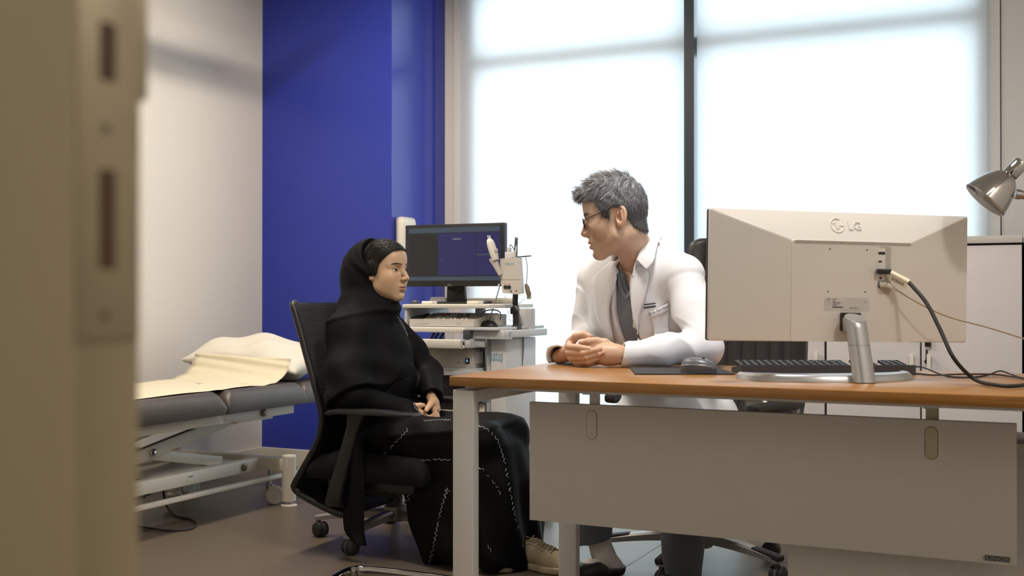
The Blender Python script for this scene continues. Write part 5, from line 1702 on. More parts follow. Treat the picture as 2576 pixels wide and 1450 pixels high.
def head_tint(V, g):
    x, y, z = V[:, 0], V[:, 1], V[:, 2]
    ay_ = np.abs(y)
    T = np.ones((len(V), 3))
    def blend(w, col):
        nonlocal T
        w = np.clip(w, 0, 1)[:, None]
        T = T * (1 - w) + T * np.array(col) * w
    gs = lambda a, b, s: np.exp(-((a - b) / s) ** 2)
    blend(gs(x, 0.065, 0.03) * gs(ay_, 0.045, 0.02) * gs(z, -0.025, 0.02) * 0.6, (1.0, 0.82, 0.78))
    blend(gs(x, g['nose'], 0.018) * gs(z, -0.022, 0.015) * 0.5, (1.0, 0.85, 0.80))
    lipw = np.where((x > 0.086), 1, 0) * np.clip(1.6 - (np.abs((z + 0.061 + g['mouth'] * .4) / (0.0115 + g['mouth'])) ** 3 + np.abs(y / 0.0235) ** 3), 0, 1)
    blend(lipw * 0.85, g['lip'])
    # brows
    bz = 0.0300 + 0.0035 * np.sin(np.clip((ay_ - 0.010) / 0.040, 0, 1) * math.pi * 0.75) - np.maximum(0, ay_ - 0.042) * 0.25
    bw = np.clip(1.5 - np.abs((z - bz) / (g['brow'] * (1.1 - 0.5 * np.clip((ay_ - 0.012) / 0.042, 0, 1)))) ** 2, 0, 1) * np.clip((ay_ - 0.008) / 0.004, 0, 1) * np.clip((0.054 - ay_) / 0.006, 0, 1) * (x > 0.04)
    blend(bw * g['browk'], g['browc'])
    # lash line around the opening
    e = np.sqrt(((x - g['eye']) ** 2 + (ay_ - 0.031) ** 2 + (z - 0.0085) ** 2))
    sl = ((ay_ - 0.0312) / (0.0140 * g['es'] ** 1.2)) ** 2 + ((z - 0.0078 - (ay_ - 0.031) * 0.10) / (g['open'] + 0.0016)) ** 2
    blend(((sl < 1.12) & (x > g['eye'] + 0.002)) * np.where(z > 0.0078, 0.85, 0.5) * (1 if g['female'] else 0.7), (0.16, 0.11, 0.09))
    blend(gs(z, 0.0195, 0.006) * gs(ay_, 0.032, 0.016) * (x > 0.06) * 0.30, (0.80, 0.70, 0.66))
    if not g['female']:
        blend(((z < -0.035) & (x > 0.0)) * np.clip((-0.035 - z) / 0.02, 0, 1) * np.clip((z + 0.115) / 0.02, 0, 1) * (1 - lipw) * 0.28, (0.80, 0.80, 0.82))
        blend(gs(x, 0.06, .05) * gs(z, -0.06, .03) * 0.2, (1, .9, .85))
    blend((ay_ > 0.0745) * (np.abs(x - g['ear']) < 0.03) * (np.abs(z) < 0.04) * 0.5, (1.0, 0.78, 0.70))
    return T

def rot_frame(yaw_dir, pitch, roll=0.0):
    """columns x forward, y left, z up in the camera-aligned axes"""
    f = Vector((yaw_dir[0], yaw_dir[1], 0)).normalized()
    m = Matrix((f, Vector((-f.y, f.x, 0)), Vector((0, 0, 1)))).transposed()
    return np.array(m @ Matrix.Rotation(pitch, 3, 'Y') @ Matrix.Rotation(roll, 3, 'X'))

def tris_strands(roots, dirs, lens, rads, normals, cols, segs=4, lift=0.15, curl=0.25, seed=3):
    """many thin three-sided hairs as one mesh"""
    r = np.random.RandomState(seed)
    n = len(roots)
    V = np.zeros((n, segs + 1, 3, 3))
    p = roots.copy()
    d = dirs.copy()
    jit = r.normal(0, 1, (n, 3))
    for i in range(segs + 1):
        t = i / segs
        s1 = np.cross(d, normals)
        s1 /= np.linalg.norm(s1, axis=1, keepdims=True) + 1e-9
        s2 = np.cross(s1, d)
        rad = (rads * (1 - 0.75 * t ** 2))[:, None]
        for j in range(3):
            a = 2 * math.pi * j / 3
            V[:, i, j] = p + (s1 * math.cos(a) + s2 * math.sin(a)) * rad
        step = (lens / segs)[:, None]
        p = p + d * step
        d = d + normals * lift * (0.6 - t) + jit * curl / segs
        d /= np.linalg.norm(d, axis=1, keepdims=True)
    base = (np.arange(n) * (segs + 1) * 3)[:, None]
    F = []
    for i in range(segs):
        for j in range(3):
            a, b = i * 3 + j, i * 3 + (j + 1) % 3
            F.append(np.concatenate([base + a, base + b, base + b + 3, base + a + 3], 1))
    return V.reshape(-1, 3), np.concatenate(F), np.repeat(cols, (segs + 1) * 3, 0)

def sample_mesh(V, F, n, seed=1):
    r = np.random.RandomState(seed)
    a, b, c = V[F[:, 0]], V[F[:, 1]], V[F[:, 2]]
    nr = np.cross(V[F[:, 2]] - V[F[:, 0]], V[F[:, 3]] - V[F[:, 1]])
    ar = np.linalg.norm(nr, axis=1)
    k = r.choice(len(F), n, p=ar / ar.sum())
    u, v = r.rand(n, 1), r.rand(n, 1)
    d_ = V[F[k, 3]]
    p = (a[k] * (1 - u) + b[k] * u) * (1 - v) + (d_ * (1 - u) + c[k] * u) * v
    nn = nr[k] / (ar[k][:, None] + 1e-12)
    return p, nn

def bvh_of(V, F):
    return BVHTree.FromPolygons([Vector(p) for p in V], [tuple(int(i) for i in q) for q in F])

CAMV = Vector((0, 0, HC))
def onto(bvh, px, py, off=0.0, fallback=None):
    """room point where the sight line through a photo point meets a surface"""
    d = (P(px, py, 1.0) - CAMV).normalized()
    h = bvh.ray_cast(CAMV + d * 0.7, d)
    if h[0] is None:
        return None if fallback is None else P(px, py, fallback)
    n = h[1] if h[1].dot(d) < 0 else -h[1]
    return h[0] + n * off - d * off * 0.5

def skin_mat(name, col, rough=0.45):
    return mat(name, col, rough, var=0.05, scale=60, sss=0.08, attr='tint', bump=0.08, bscale=900)
M['skin_m'] = skin_mat('tan_skin', (0.63, 0.44, 0.325))
M['skin_f'] = skin_mat('warm_skin', (0.59, 0.385, 0.245))
M['hair'] = mat('hair_fibre', (1, 1, 1), 0.38, var=0.05, attr='tint')
M['hair_dark'] = mat('dark_hair_fibre', (1, 1, 1), 0.55, spec=0.25, var=0.05, attr='tint')
M['eyewhite'] = mat('eye_white', (0.72, 0.68, 0.64), 0.2, attr='tint')
M['coat'] = mat('white_coat_cotton', (0.82, 0.83, 0.87), 0.8, var=0.015, scale=9, bump=0.06, bscale=500)
M['scrubs'] = mat('grey_blue_scrubs', (0.21, 0.25, 0.31), 0.85, var=0.05, scale=20, bump=0.1, bscale=600)
M['trousers'] = mat('slate_trousers', (0.115, 0.135, 0.165), 0.85, var=0.06, scale=20, bump=0.1, bscale=600)
M['abaya'] = mat('black_cloth', (0.0028, 0.0028, 0.0034), 0.60, spec=0.10, var=0.15, scale=12, bump=0.15, bscale=700)
M['scarf'] = mat('black_scarf_cloth', (0.0046, 0.0046, 0.0054), 0.72, spec=0.12, var=0.15, scale=12, bump=0.15, bscale=900)
M['thread'] = mat('silver_thread', (0.45, 0.45, 0.48), 0.4, metal=0.3)
M['sock'] = mat('white_sock_knit', (0.62, 0.58, 0.54), 0.9, stretch=(60, 60, 3), scale=6, var=0.12, bump=0.4, bscale=12)
M['shoe'] = mat('cream_sneaker', (0.44, 0.36, 0.24), 0.6, var=0.12, scale=40, bump=0.1)
M['sole'] = mat('cream_sole', (0.50, 0.42, 0.29), 0.6, var=0.06)
M['lace'] = mat('tan_lace', (0.36, 0.27, 0.16), 0.7)

def eyes(parent, HM, c, g, s, iris, look):
    """two eyeballs with coloured iris and pupil, gaze along look (local)"""
    for sg in (1, -1):
        E = np.array((g['eye'], 0.031 * sg, 0.0085))
        mb = MB().sphere((0, 0, 0), 0.0126, 32, 24)
        V = np.array(mb.v)
        q = Vector((0, 0, 1)).rotation_difference(Vector(look).normalized())
        V = np.array([q @ Vector(p) for p in V])
        lk = np.array(Vector(look).normalized())
        dd = np.linalg.norm(V / 0.0126 - lk, axis=1)
        T = np.where((dd < 0.42)[:, None], np.array(iris) / 0.7, 1.0)
        T = np.where((dd < 0.19)[:, None], 0.02, T)
        T = np.where(((dd > 0.36) & (dd < 0.47))[:, None], T * 0.35, T)
        W_ = toroom(c + ((V + E) * s) @ HM.T)
        me_F = mb.f
        o = link_mesh('eye', [Vector(p) for p in W_], me_F, M['eyewhite'], parent, True, True)
        at = o.data.color_attributes.new('tint', 'FLOAT_COLOR', 'POINT')
        if len(o.data.vertices) == len(T):
            at.data.foreach_set('color', np.concatenate([T, np.ones((len(T), 1))], 1).astype(np.float32).ravel())

def join_np(*vf):
    V, F, T, o = [], [], [], 0
    for v, f, t in vf:
        V.append(v)
        F.append(np.asarray(f) + o)
        T.append(t)
        o += len(v)
    return np.concatenate(V), np.concatenate(F), np.concatenate(T)
# ================================================================== THE MAN IN THE WHITE COAT
doc = thing('person', 'grey-haired man in a white coat and glasses leaning on the desk with clasped hands', 'person', cw(0.60, 3.93, 0))
gm = dict(female=False, eye=0.0725, nose=0.1215, open=0.0040, mouth=0.0035, es=1.0, ear=-0.018, lip=(0.90, 0.62, 0.58), brow=0.0030, browk=0.75, browc=(0.22, 0.22, 0.24))
hs = 0.985
hc = A3(0.3215, 3.446, 1.180)
HM_ = rot_frame((-math.cos(math.radians(10)), math.sin(math.radians(10))), math.radians(11), math.radians(0))
NKE = A3(0.402, 3.540, 1.045)                       # base of the neck
gm['neck'] = tuple((HM_.T @ (NKE - hc)) / hs)
Vh, Fh = nets(lambda Q: head_sdf(Q, gm), (-0.16, -0.10, -0.20), (0.14, 0.10, 0.14), 0.0017)
Th = head_tint(Vh, gm)
Vh_r = toroom(hc + (Vh * hs) @ HM_.T)
# body joints, camera-aligned axes (right, depth, height)
SL, SR = A3(0.515, 3.43, 1.005), A3(0.285, 3.75, 1.000)
EL, ER = A3(0.557, 3.29, 0.795), A3(0.250, 3.68, 0.812)
WL, WR = CZ(1566, 893, 3.275), CZ(1413, 897, 3.42)
HP = A3(0.60, 3.93, 0.50)
wv = SL - SR
wv = wv / np.linalg.norm(wv)
fv = A3(wv[1], -wv[0], 0)
fv = fv / np.linalg.norm(fv)            # chest direction
if fv[0] > 0:
    fv = -fv
TR = np.stack([wv, fv, A3(0, 0, 1)], 1)
tiltm = np.array(Matrix.Rotation(math.radians(-14), 3, 'X'))
TRl = TR @ tiltm
C7 = A3(0.428, 3.610, 1.070)
def torso(Q, o=0.0):
    d = ell(Q, (0.402, 3.600, 0.905), (0.195 + o, 0.118 + o, 0.205 + o), TRl)
    d = smin(d, rc(Q, SL * .78 + SR * .22 + A3(0, 0.02, .0), SR * .78 + SL * .22 + A3(0, 0.02, .0), 0.066 + o, 0.066 + o), 0.06)
    d = smin(d, rc(Q, SL, C7 + A3(0.01, -0.01, -0.03), 0.060 + o, 0.060 + o), 0.05)
    d = smin(d, rc(Q, SR, C7 + A3(-0.01, 0.01, -0.03), 0.060 + o, 0.060 + o), 0.05)
    d = smin(d, ell(Q, (0.50, 3.76, 0.70), (0.175 + o, 0.125 + o, 0.20 + o), TRl), 0.08)
    d = smin(d, ell(Q, (0.60, 3.92, 0.53), (0.185 + o, 0.16 + o, 0.13 + o), TR), 0.08)
    return d
def arms(Q, o=0.0):
    d = chain(Q, [(*SL, 0.056 + o), (*EL, 0.043 + o), (*WL, 0.028 + o)], 0.03)
    return np.minimum(d, chain(Q, [(*SR, 0.056 + o), (*ER, 0.043 + o), (*WR, 0.028 + o)], 0.03))
def legs(Q, o=0.0):
    a = chain(Q, [(0.54, 3.88, 0.50, 0.085 + o), (0.52, 3.46, 0.50, 0.068 + o), (0.545, 3.615, 0.06, 0.048 + o)], 0.04)
    b = chain(Q, [(0.64, 3.99, 0.50, 0.085 + o), (0.262, 3.76, 0.49, 0.068 + o), (0.275, 3.86, 0.09 + (0.07 if o < 0 else 0), 0.046 + o * 1.2)], 0.04)
    return np.minimum(a, b)
def body_f(Q):
    d = smin(torso(Q, -0.018), arms(Q, -0.010), 0.03)
    d = np.minimum(d, rc(Q, NKE + A3(0.01, 0.03, -0.06), NKE, 0.058, 0.050))
    return smin(d, legs(Q, -0.012), 0.04)
Vb, Fb = nets(body_f, (0.05, 3.15, 0.02), (0.85, 4.15, 1.16), 0.008)
# hands: finger joints as photo points at their own depths
def hand_pts(lst):
    return [(*CZ(a, b, c), r) for a, b, c, r in lst]
RH = [hand_pts(q) for q in (
    [(1436, 864, 3.385, .0120), (1430, 873, 3.325, .0108), (1458, 875, 3.262, .0092), (1482, 879, 3.254, .0086), (1490, 881, 3.256, .0078)],
    [(1431, 877, 3.385, .0118), (1430, 888, 3.320, .0105), (1466, 889, 3.256, .0090), (1499, 881, 3.250, .0085), (1509, 879, 3.254, .0078)],
    [(1432, 891, 3.385, .0115), (1436, 901, 3.316, .0100), (1474, 900, 3.256, .0086), (1505, 891, 3.252, .0082), (1515, 888, 3.256, .0075)],
    [(1440, 903, 3.385, .0105), (1448, 912, 3.312, .0092), (1478, 911, 3.262, .0078), (1499, 903, 3.260, .0072), (1508, 900, 3.264, .0066)])]
RT = hand_pts([(1428, 884, 3.400, .0150), (1436, 861, 3.365, .0140), (1450, 846, 3.345, .0118), (1470, 842, 3.330, .0108), (1485, 849, 3.322, .0092)])
RPalm = hand_pts([(1408, 898, 3.430, .0230), (1428, 888, 3.395, .0240), (1436, 880, 3.365, .0200)])
LH = [hand_pts(q) for q in (
    [(1500, 872, 3.300, .0125), (1472, 878, 3.315, .0105), (1456, 890, 3.335, .0095), (1466, 897, 3.345, .0085)],
    [(1500, 885, 3.295, .0125), (1472, 893, 3.305, .0105), (1456, 902, 3.330, .0095), (1468, 907, 3.340, .0085)],
    [(1500, 898, 3.295, .0120), (1474, 905, 3.300, .0100), (1458, 910, 3.325, .0090), (1468, 914, 3.335, .0080)],
    [(1504, 909, 3.295, .0110), (1482, 915, 3.288, .0092), (1462, 918, 3.295, .0082), (1452, 919, 3.310, .0075)])]
LT = hand_pts([(1545, 880, 3.300, .0160), (1522, 864, 3.300, .0140), (1502, 859, 3.300, .0118), (1480, 860, 3.308, .0112), (1463, 863, 3.318, .0095)])
LPalm = hand_pts([(1580, 893, 3.285, .0250), (1548, 891, 3.285, .0265), (1516, 890, 3.285, .0270)])
def hands_f(Q):
    d = None
    for fs, th, pm_ in ((RH, RT, RPalm), (LH, LT, LPalm)):
        h = chain(Q, pm_, 0.01)
        if fs is LH:
            h = smin(h, ell(Q, CZ(1530, 894, 3.283), (0.042, 0.022, 0.030)), 0.015)
        for f_ in fs:
            fd2 = chain(Q, f_[1:], 0.002)
            h = smin(h, rc(Q, f_[0][:3], f_[1][:3], f_[0][3], f_[1][3]), 0.004)
            fg = fd2 if f_ is fs[0] else smin(fg, fd2, 0.0008)
        h = smin(h, fg, 0.0015)
        if True:
            pass
        h = smin(h, chain(Q, th, 0.004), 0.006)
        d = h if d is None else smin(d, h, 0.0010)
    return np.maximum(d, 0.7408 - Q[:, 2])
Vn, Fn = nets(hands_f, (0.11, 3.20, 0.735), (0.37, 3.48, 0.87), 0.0017)
tn = np.ones((len(Vn), 3)) * np.array((1.0, 0.92, 0.86))
tipd = np.min([np.linalg.norm(Vn - np.array(f_[-1][:3]), axis=1) for f_ in RH + LH + [RT, LT]], axis=0)
tn = np.where((tipd < 0.011)[:, None], tn * np.array((1.0, 0.86, 0.82)), tn)
kn_ = np.min([np.linalg.norm(Vn - np.array(f_[1][:3]), axis=1) for f_ in RH + LH], axis=0)
tn = np.where((kn_ < 0.012)[:, None], tn * np.array((1.0, 0.93, 0.90)), tn)
BV, BF, BT = join_np((Vh_r, Fh, Th), (toroom(Vb), Fb, np.ones((len(Vb), 3))), (toroom(Vn), Fn, tn))
np_mesh('body', BV, BF, M['skin_m'], doc, BT)
# finger nails
nm = MB()
for f_ in [RT]:
    e0, e1 = np.array(f_[-2][:3]), np.array(f_[-1][:3])
    ax_ = (e1 - e0) / np.linalg.norm(e1 - e0)
    c_ = e1 + A3(0, -0.0065, 0.0045)
    nm.sphere(Vector(toroom(c_[None])[0]), 0.0052, 12, 8, (1.2, 0.5, 0.8))
part('thumbnail', nm, mat('nail', (0.66, 0.46, 0.34), 0.3), doc, True, True)
eyes(doc, HM_, hc, gm, hs, (0.05, 0.03, 0.02), (1, -0.05, -0.05))
# teeth behind the parted lips
tm = MB()
rows = []
for k in range(2):
    rows.append([Vector(toroom((hc + (np.array((0.0905 - 0.016 * (j / 6 - 1) ** 2, 0.016 * (j / 6 - 1), -0.0570 - 0.0055 * k)) * hs) @ HM_.T)[None])[0]) for j in range(13)])
part('teeth', tm.grid(rows), mat('tooth_white', (0.75, 0.70, 0.62), 0.3), doc, True, True)

# ---- hair
def hair_f(Q):
    x, y, z = Q[:, 0], Q[:, 1], Q[:, 2]
    d = ell(Q, (-0.002, 0, 0.040), (0.0985, 0.0825, 0.0945))
    d = smin(d, ell(Q, (0.012, 0, 0.088), (0.082, 0.066, 0.052)), 0.03)
    d = smin(d, rc(Q, (0.035, -0.02, 0.098), (0.089, 0.005, 0.094), 0.040, 0.018), 0.03)
    d = smin(d, rc(Q, (0.03, 0.03, 0.095), (0.080, 0.035, 0.088), 0.034, 0.016), 0.03)
    d = smin(d, rc(Q, (-0.030, 0, 0.0), (-0.036, 0, -0.085), 0.0580, 0.0505), 0.012)
    d = d + 0.0022 * np.sin(x * 210 + y * 90 + 3 * np.sin(z * 60)) * np.clip((z - 0.03) / 0.05, 0, 1)
    xs = [-0.13, -0.075, -0.045, -0.034, -0.026, 0.010, 0.016, 0.021, 0.036, 0.046, 0.058, 0.075, 0.13]
    zs_ = [-0.060, -0.058, -0.036, -0.006, 0.030, 0.037, 0.006, -0.004, 0.000, 0.038, 0.058, 0.070, 0.072]
    hl = np.interp(x, xs, zs_)
    d = smax(d, (hl - z) * 0.6, 0.005)
    return d
Vc, Fc = nets(hair_f, (-0.13, -0.11, -0.11), (0.14, 0.11, 0.16), 0.0026)
def grey_cols(p, n, seed):
    r = np.random.RandomState(seed)
    lum = np.clip(r.gamma(2.2, 0.125, n), 0.04, 0.85)
    top = np.clip((p[:, 2] - 0.02) / 0.09, 0, 1)
    lum = lum * (0.50 + 0.85 * top)
    warm = np.clip((p[:, 2] - 0.09) / 0.04, 0, 1)[:, None] * 0.35
    return lum[:, None] * (np.array((0.92, 0.96, 1.08)) * (1 - warm) + np.array((1.10, 0.98, 0.84)) * warm)
cap_c = grey_cols(Vc, len(Vc), 2) * 0 + (0.17 * (0.45 + 0.8 * np.clip((Vc[:, 2] - 0.0) / 0.1, 0, 1)))[:, None] * np.array((0.93, 0.96, 1.06))
hr = np_mesh('hair', toroom(hc + (Vc * hs) @ HM_.T), Fc, M['hair'], doc, cap_c)
NS = 11000
p_, n_ = sample_mesh(Vc, Fc, NS, 4)
crown = np.array((-0.082, 0.010, 0.108))
dv = p_ - crown
dv = dv + np.array((0.020, 0, -0.018)) * (p_[:, 2:3] > 0.06)
dv[:, 2] -= 0.03 * (np.abs(p_[:, 1]) / 0.08)
dv = dv - n_ * (dv * n_).sum(1, keepdims=True)
dv /= np.linalg.norm(dv, axis=1, keepdims=True) + 1e-9
rs = np.random.RandomState(5)
dv = dv + rs.normal(0, 0.13, dv.shape) + n_ * (0.03 + 0.16 * np.clip((p_[:, 2:3] - 0.09) / 0.03, 0, 1))
dv /= np.linalg.norm(dv, axis=1, keepdims=True)
ln = np.where(p_[:, 2] > 0.075, rs.uniform(0.018, 0.036, NS), rs.uniform(0.010, 0.020, NS))
ln = np.where(p_[:, 2] < 0.0, rs.uniform(0.006, 0.012, NS), ln)
keep = ~((n_[:, 2] < -0.85) | ((p_[:, 0] > 0.05) & (p_[:, 2] < 0.066)))
Vs, Fs, Ts = tris_strands((p_ - n_ * 0.001)[keep], dv[keep], ln[keep], rs.uniform(0.00035, 0.0008, NS)[keep], n_[keep], grey_cols(p_, NS, 6)[keep], 4, 0.0, 0.22)
st_h = np_mesh('hair_strands', toroom(hc + (Vs * hs) @ HM_.T), Fs, M['hair'], hr, Ts)
st_h['kind'] = 'stuff'
# eyebrow hairs
pb_i = np.where((np.abs(Vh[:, 1]) > 0.010) & (np.abs(Vh[:, 1]) < 0.050) & (np.abs(Vh[:, 2] - 0.0310) < 0.0030) & (Vh[:, 0] > 0.05))[0]
pb_i = rs.choice(pb_i, 240)
pp = Vh[pb_i]
nb_ = pp / np.linalg.norm(pp, axis=1, keepdims=True)
db = np.stack([-0.35 * np.ones(len(pp)), np.sign(pp[:, 1]) * 1.0, 0.25 - (np.abs(pp[:, 1]) - 0.01) * 15], 1) + rs.normal(0, 0.2, (len(pp), 3))
db /= np.linalg.norm(db, axis=1, keepdims=True)
Vs, Fs, Ts = tris_strands(pp, db, rs.uniform(0.005, 0.009, len(pp)), np.full(len(pp), 0.00028), nb_, np.ones((len(pp), 3)) * 0.05, 3, 0.1, 0.2)
o = np_mesh('eyebrow', toroom(hc + (Vs * hs) @ HM_.T), Fs, M['hair'], doc, Ts)
o['kind'] = 'stuff'

# ---- eyeglasses
def hp(x, y, z):
    return Vector(toroom((hc + (np.array((x, y, z)) * hs) @ HM_.T)[None])[0])
gl = MB()
for s in (1, -1):
    rim = [hp(0.1035 - 0.10 * (0.024 * abs(math.cos(t)) * 0 + max(0, (0.034 + 0.0255 * math.cos(t)) - 0.03)) , s * (0.034 + 0.0255 * math.cos(t)), 0.003 + 0.0165 * math.copysign(abs(math.sin(t)) ** 0.75, math.sin(t)) + 0.002) for t in [i * 2 * math.pi / 28 for i in range(29)]]
    gl.tube(rim, 0.0013, 8, caps=False)
gl.tube([hp(0.1055, 0.009, 0.008), hp(0.1085, 0, 0.011), hp(0.1055, -0.009, 0.008)], 0.0012, 8)
gp = part('eyeglasses', gl, M['black'], doc, 60, True, label='dark-rimmed eyeglasses')
for s in (1, -1):
    part('temple_arm', MB().tube(catmull([hp(0.1000, s * 0.0605, 0.012), hp(0.094, s * 0.071, 0.0135), hp(0.05, s * 0.0775, 0.022), hp(0.0, s * 0.0815, 0.032), hp(-0.018, s * 0.083, 0.026), hp(-0.032, s * 0.080, 0.004)], 5), 0.0013, 8), M['black'], gp, 60, True)
    rim = [hp(0.1033 - 0.10 * max(0, (0.034 + 0.0255 * math.cos(t)) - 0.03), s * (0.034 + 0.0245 * math.cos(t)), 0.005 + 0.0158 * math.copysign(abs(math.sin(t)) ** 0.75, math.sin(t))) for t in [i * 2 * math.pi / 28 for i in range(28)]]
    part('lens', MB().add(rim, [tuple(range(28))]), M['glass'], gp, False, True)

# ---- coat
def fold(Q, k1, k2, a, ph=0.0):
    return a * np.sin(Q @ np.asarray(k1) + ph + 1.6 * np.sin(Q @ np.asarray(k2) + ph))
def ridge(Q, k1, k2, a, ph=0.0):
    return a * (np.abs(np.sin(0.5 * (Q @ np.asarray(k1) + ph + 1.8 * np.sin(Q @ np.asarray(k2) + ph)))) ** 0.8 - 0.55)
def tw(pts, d=3.47):
    """photo points on the chest -> (across, height)"""
    out = []
    for a, b in pts:
        q = CZ(a, b, d)
        out.append(((q - A3(0.402, 3.600, 0.905)) @ wv, q[2]))
    return sorted(out, key=lambda t: t[1])
oL = tw([(1556, 600), (1552, 656), (1545, 712), (1537, 780), (1549, 862), (1556, 900)], 3.50)
oR = tw([(1632, 590), (1604, 652), (1589, 714), (1593, 775), (1604, 862), (1608, 900)], 3.46)
uL = lambda z: np.interp(z, [b for a, b in oL], [a for a, b in oL])
uR = lambda z: np.interp(z, [b for a, b in oR], [a for a, b in oR])
def opening(Q):
    q = Q - A3(0.402, 3.600, 0.905)
    u, f_, z = q @ wv, q @ fv, Q[:, 2]
    return np.maximum(np.maximum(uL(z) - u, u - uR(z)), np.maximum(-(f_ - 0.0), 0.70 - z))
def sleeve(Q, pts, k=0.03):
    return chain(Q, pts, k)
def coat_f(Q):
    tor = torso(Q, 0.010)
    tor = smin(tor, rc(Q, (0.57, 3.86, 0.53), (0.54, 3.58, 0.52), 0.115, 0.085), 0.05)
    tor = smin(tor, rc(Q, (0.64, 3.98, 0.53), (0.42, 3.82, 0.52), 0.11, 0.085), 0.05)
    tor = tor + fold(Q, (30, -20, 14), (9, 14, 22), 0.0042) * np.clip((1.02 - Q[:, 2]) / 0.15, 0, 1)
    tor = smax(tor, -opening(Q), 0.004)
    tor = smax(tor, -rc(Q, NKE + A3(0.006, 0.02, -0.03), NKE + (hc - NKE) * 0.7, 0.062, 0.072), 0.006)
    tor = smax(tor, 0.50 - Q[:, 2], 0.01)
    sl = chain(Q, [(*(SL + A3(0, 0, -.004)), 0.062), (*(SL * .5 + EL * .5 + A3(.002, 0, .005)), 0.057), (*EL, 0.052), (*(EL * .45 + WL * .55 + A3(0, 0, .002)), 0.043), (*(WL + A3(0.004, 0.0, -0.002)), 0.036)], 0.03)
    du = np.clip(1 - np.abs((Q - (SL * .40 + EL * .60)) @ ((EL - SL) / np.linalg.norm(EL - SL))) / 0.14, 0, 1)
    sl = sl + ridge(Q, (40, 30, -52), (14, -20, 12), 0.010, 0.4) * du
    dl = np.clip(1 - np.linalg.norm(Q - (EL * .75 + WL * .25), axis=1) / 0.13, 0, 1)
    sl = sl + ridge(Q, (62, 14, 46), (18, 12, -16), 0.013, 1.0) * dl
    axl_ = (WL - EL) / np.linalg.norm(WL - EL)
    tcut = (Q - (WL + A3(-0.003, 0, 0))) @ axl_ + (Q[:, 2] - WL[2]) * 0.28
    sl = smax(sl, tcut, 0.003)
    hol = rc(Q, WL - axl_ * 0.035, WL + axl_ * 0.08, 0.0285, 0.0305)
    sl = smax(sl, -hol, 0.003)
    axr0 = (WR - ER) / np.linalg.norm(WR - ER)
    sr = chain(Q, [(*SR, 0.066), (*(SR * .5 + ER * .5), 0.060), (*ER, 0.056), (*(ER * .4 + WR * .6), 0.048), (*(WR + axr0 * 0.045), 0.043)], 0.03)
    sr = sr + ridge(Q, (44, 26, 52), (14, -20, 12), 0.010, 2.0)
    axr = (WR - ER) / np.linalg.norm(WR - ER)
    tcr = (Q - (WR + axr * 0.032)) @ axr
    sr = smax(sr, tcr, 0.003)
    sr = smax(sr, -rc(Q, WR - axr * 0.06, WR + axr * 0.08, 0.034, 0.036), 0.003)
    d = smin(tor, sl, 0.007)
    d = smin(d, sr, 0.007)
    ay_s = np.abs((Q - SL) @ ((EL - SL) / np.linalg.norm(EL - SL)) - 0.012)
    d = d + 0.0022 * np.exp(-((tor - sl + 0.004) / 0.0030) ** 2) * np.exp(-(np.minimum(np.abs(tor), np.abs(sl)) / 0.02) ** 2)
    return np.maximum(d, np.where((Q[:, 1] < 3.60) & (Q[:, 2] < 0.80), 0.7438 - Q[:, 2], -1))
Vco, Fco = nets(coat_f, (0.06, 3.10, 0.42), (0.90, 4.20, 1.20), 0.0036)
Vco_r = toroom(Vco)
coat_o = np_mesh('coat', Vco_r, Fco, M['coat'], doc, relax=2)
bco = bvh_of(Vco_r, Fco)
def scrub_f(Q):
    d = torso(Q, -0.004) + fold(Q, (40, -30, 8), (9, 14, 30), 0.0022)
    q = Q - A3(0.402, 3.600, 0.905)
    u, f_, z = q @ wv, q @ fv, Q[:, 2]
    um = float(uL(1.0) + uR(1.0)) / 2 + 0.012
    vn = np.maximum(np.abs(u - um) - (z - 0.952) * 0.42, -(f_ - 0.02))
    d = smax(d, -vn, 0.003)
    d = smax(d, -rc(Q, NKE + A3(0.006, 0.02, -0.03), NKE + (hc - NKE) * 0.7, 0.060, 0.068), 0.004)
    return smax(d, 0.52 - z, 0.01)
Vsc, Fsc = nets(scrub_f, (0.12, 3.35, 0.48), (0.85, 4.15, 1.16), 0.006)
scr_o = np_mesh('scrub_top', toroom(Vsc), Fsc, M['scrubs'], doc, relax=1)
bsc = bvh_of(toroom(Vsc), Fsc)
# neck band of the scrub top
def strip(rows, m, name, par, th=0.003, **k):
    mb = MB().grid(rows)
    return part(name, mb, m, par, True, True, solid=th, **k)
def px_sheet(bvh, A, B, n, k, off, fb):
    """sheet between two photo polylines laid on a surface"""
    a = catmull([(p[0], p[1], 0) for p in A], n)
    b = catmull([(p[0], p[1], 0) for p in B], n)
    m_ = min(len(a), len(b))
    rows = []
    for i in range(m_):
        r_ = []
        for j in range(k + 1):
            q = a[i].lerp(b[i], j / k)
            h = onto(bvh, q.x, q.y, off if np.isscalar(off) else off[0] + (off[1] - off[0]) * j / k)
            r_.append(h)
        rows.append(r_)
    # fill misses from neighbours at the fallback depth
    for i, r_ in enumerate(rows):
        for j, h in enumerate(r_):
            q = a[i].lerp(b[i], j / k)
            if h is None or abs((h - CAMV).dot(Vector((_F[0], _F[1], 0))) - fb) > 0.14:
                r_[j] = P(q.x, q.y, fb)
    return rows
nb = px_sheet(bsc, [(1598, 700), (1592, 722), (1577, 742)], [(1606, 704), (1596, 736), (1576, 756)], 4, 3, 0.003, 3.47)
strip(nb, M['scrubs'], 'neck_band', scr_o, 0.002)
nb = px_sheet(bsc, [(1560, 690), (1566, 722), (1577, 742)], [(1552, 690), (1558, 728), (1576, 756)], 4, 3, 0.003, 3.47)
strip(nb, M['scrubs'], 'neck_band', scr_o, 0.002)
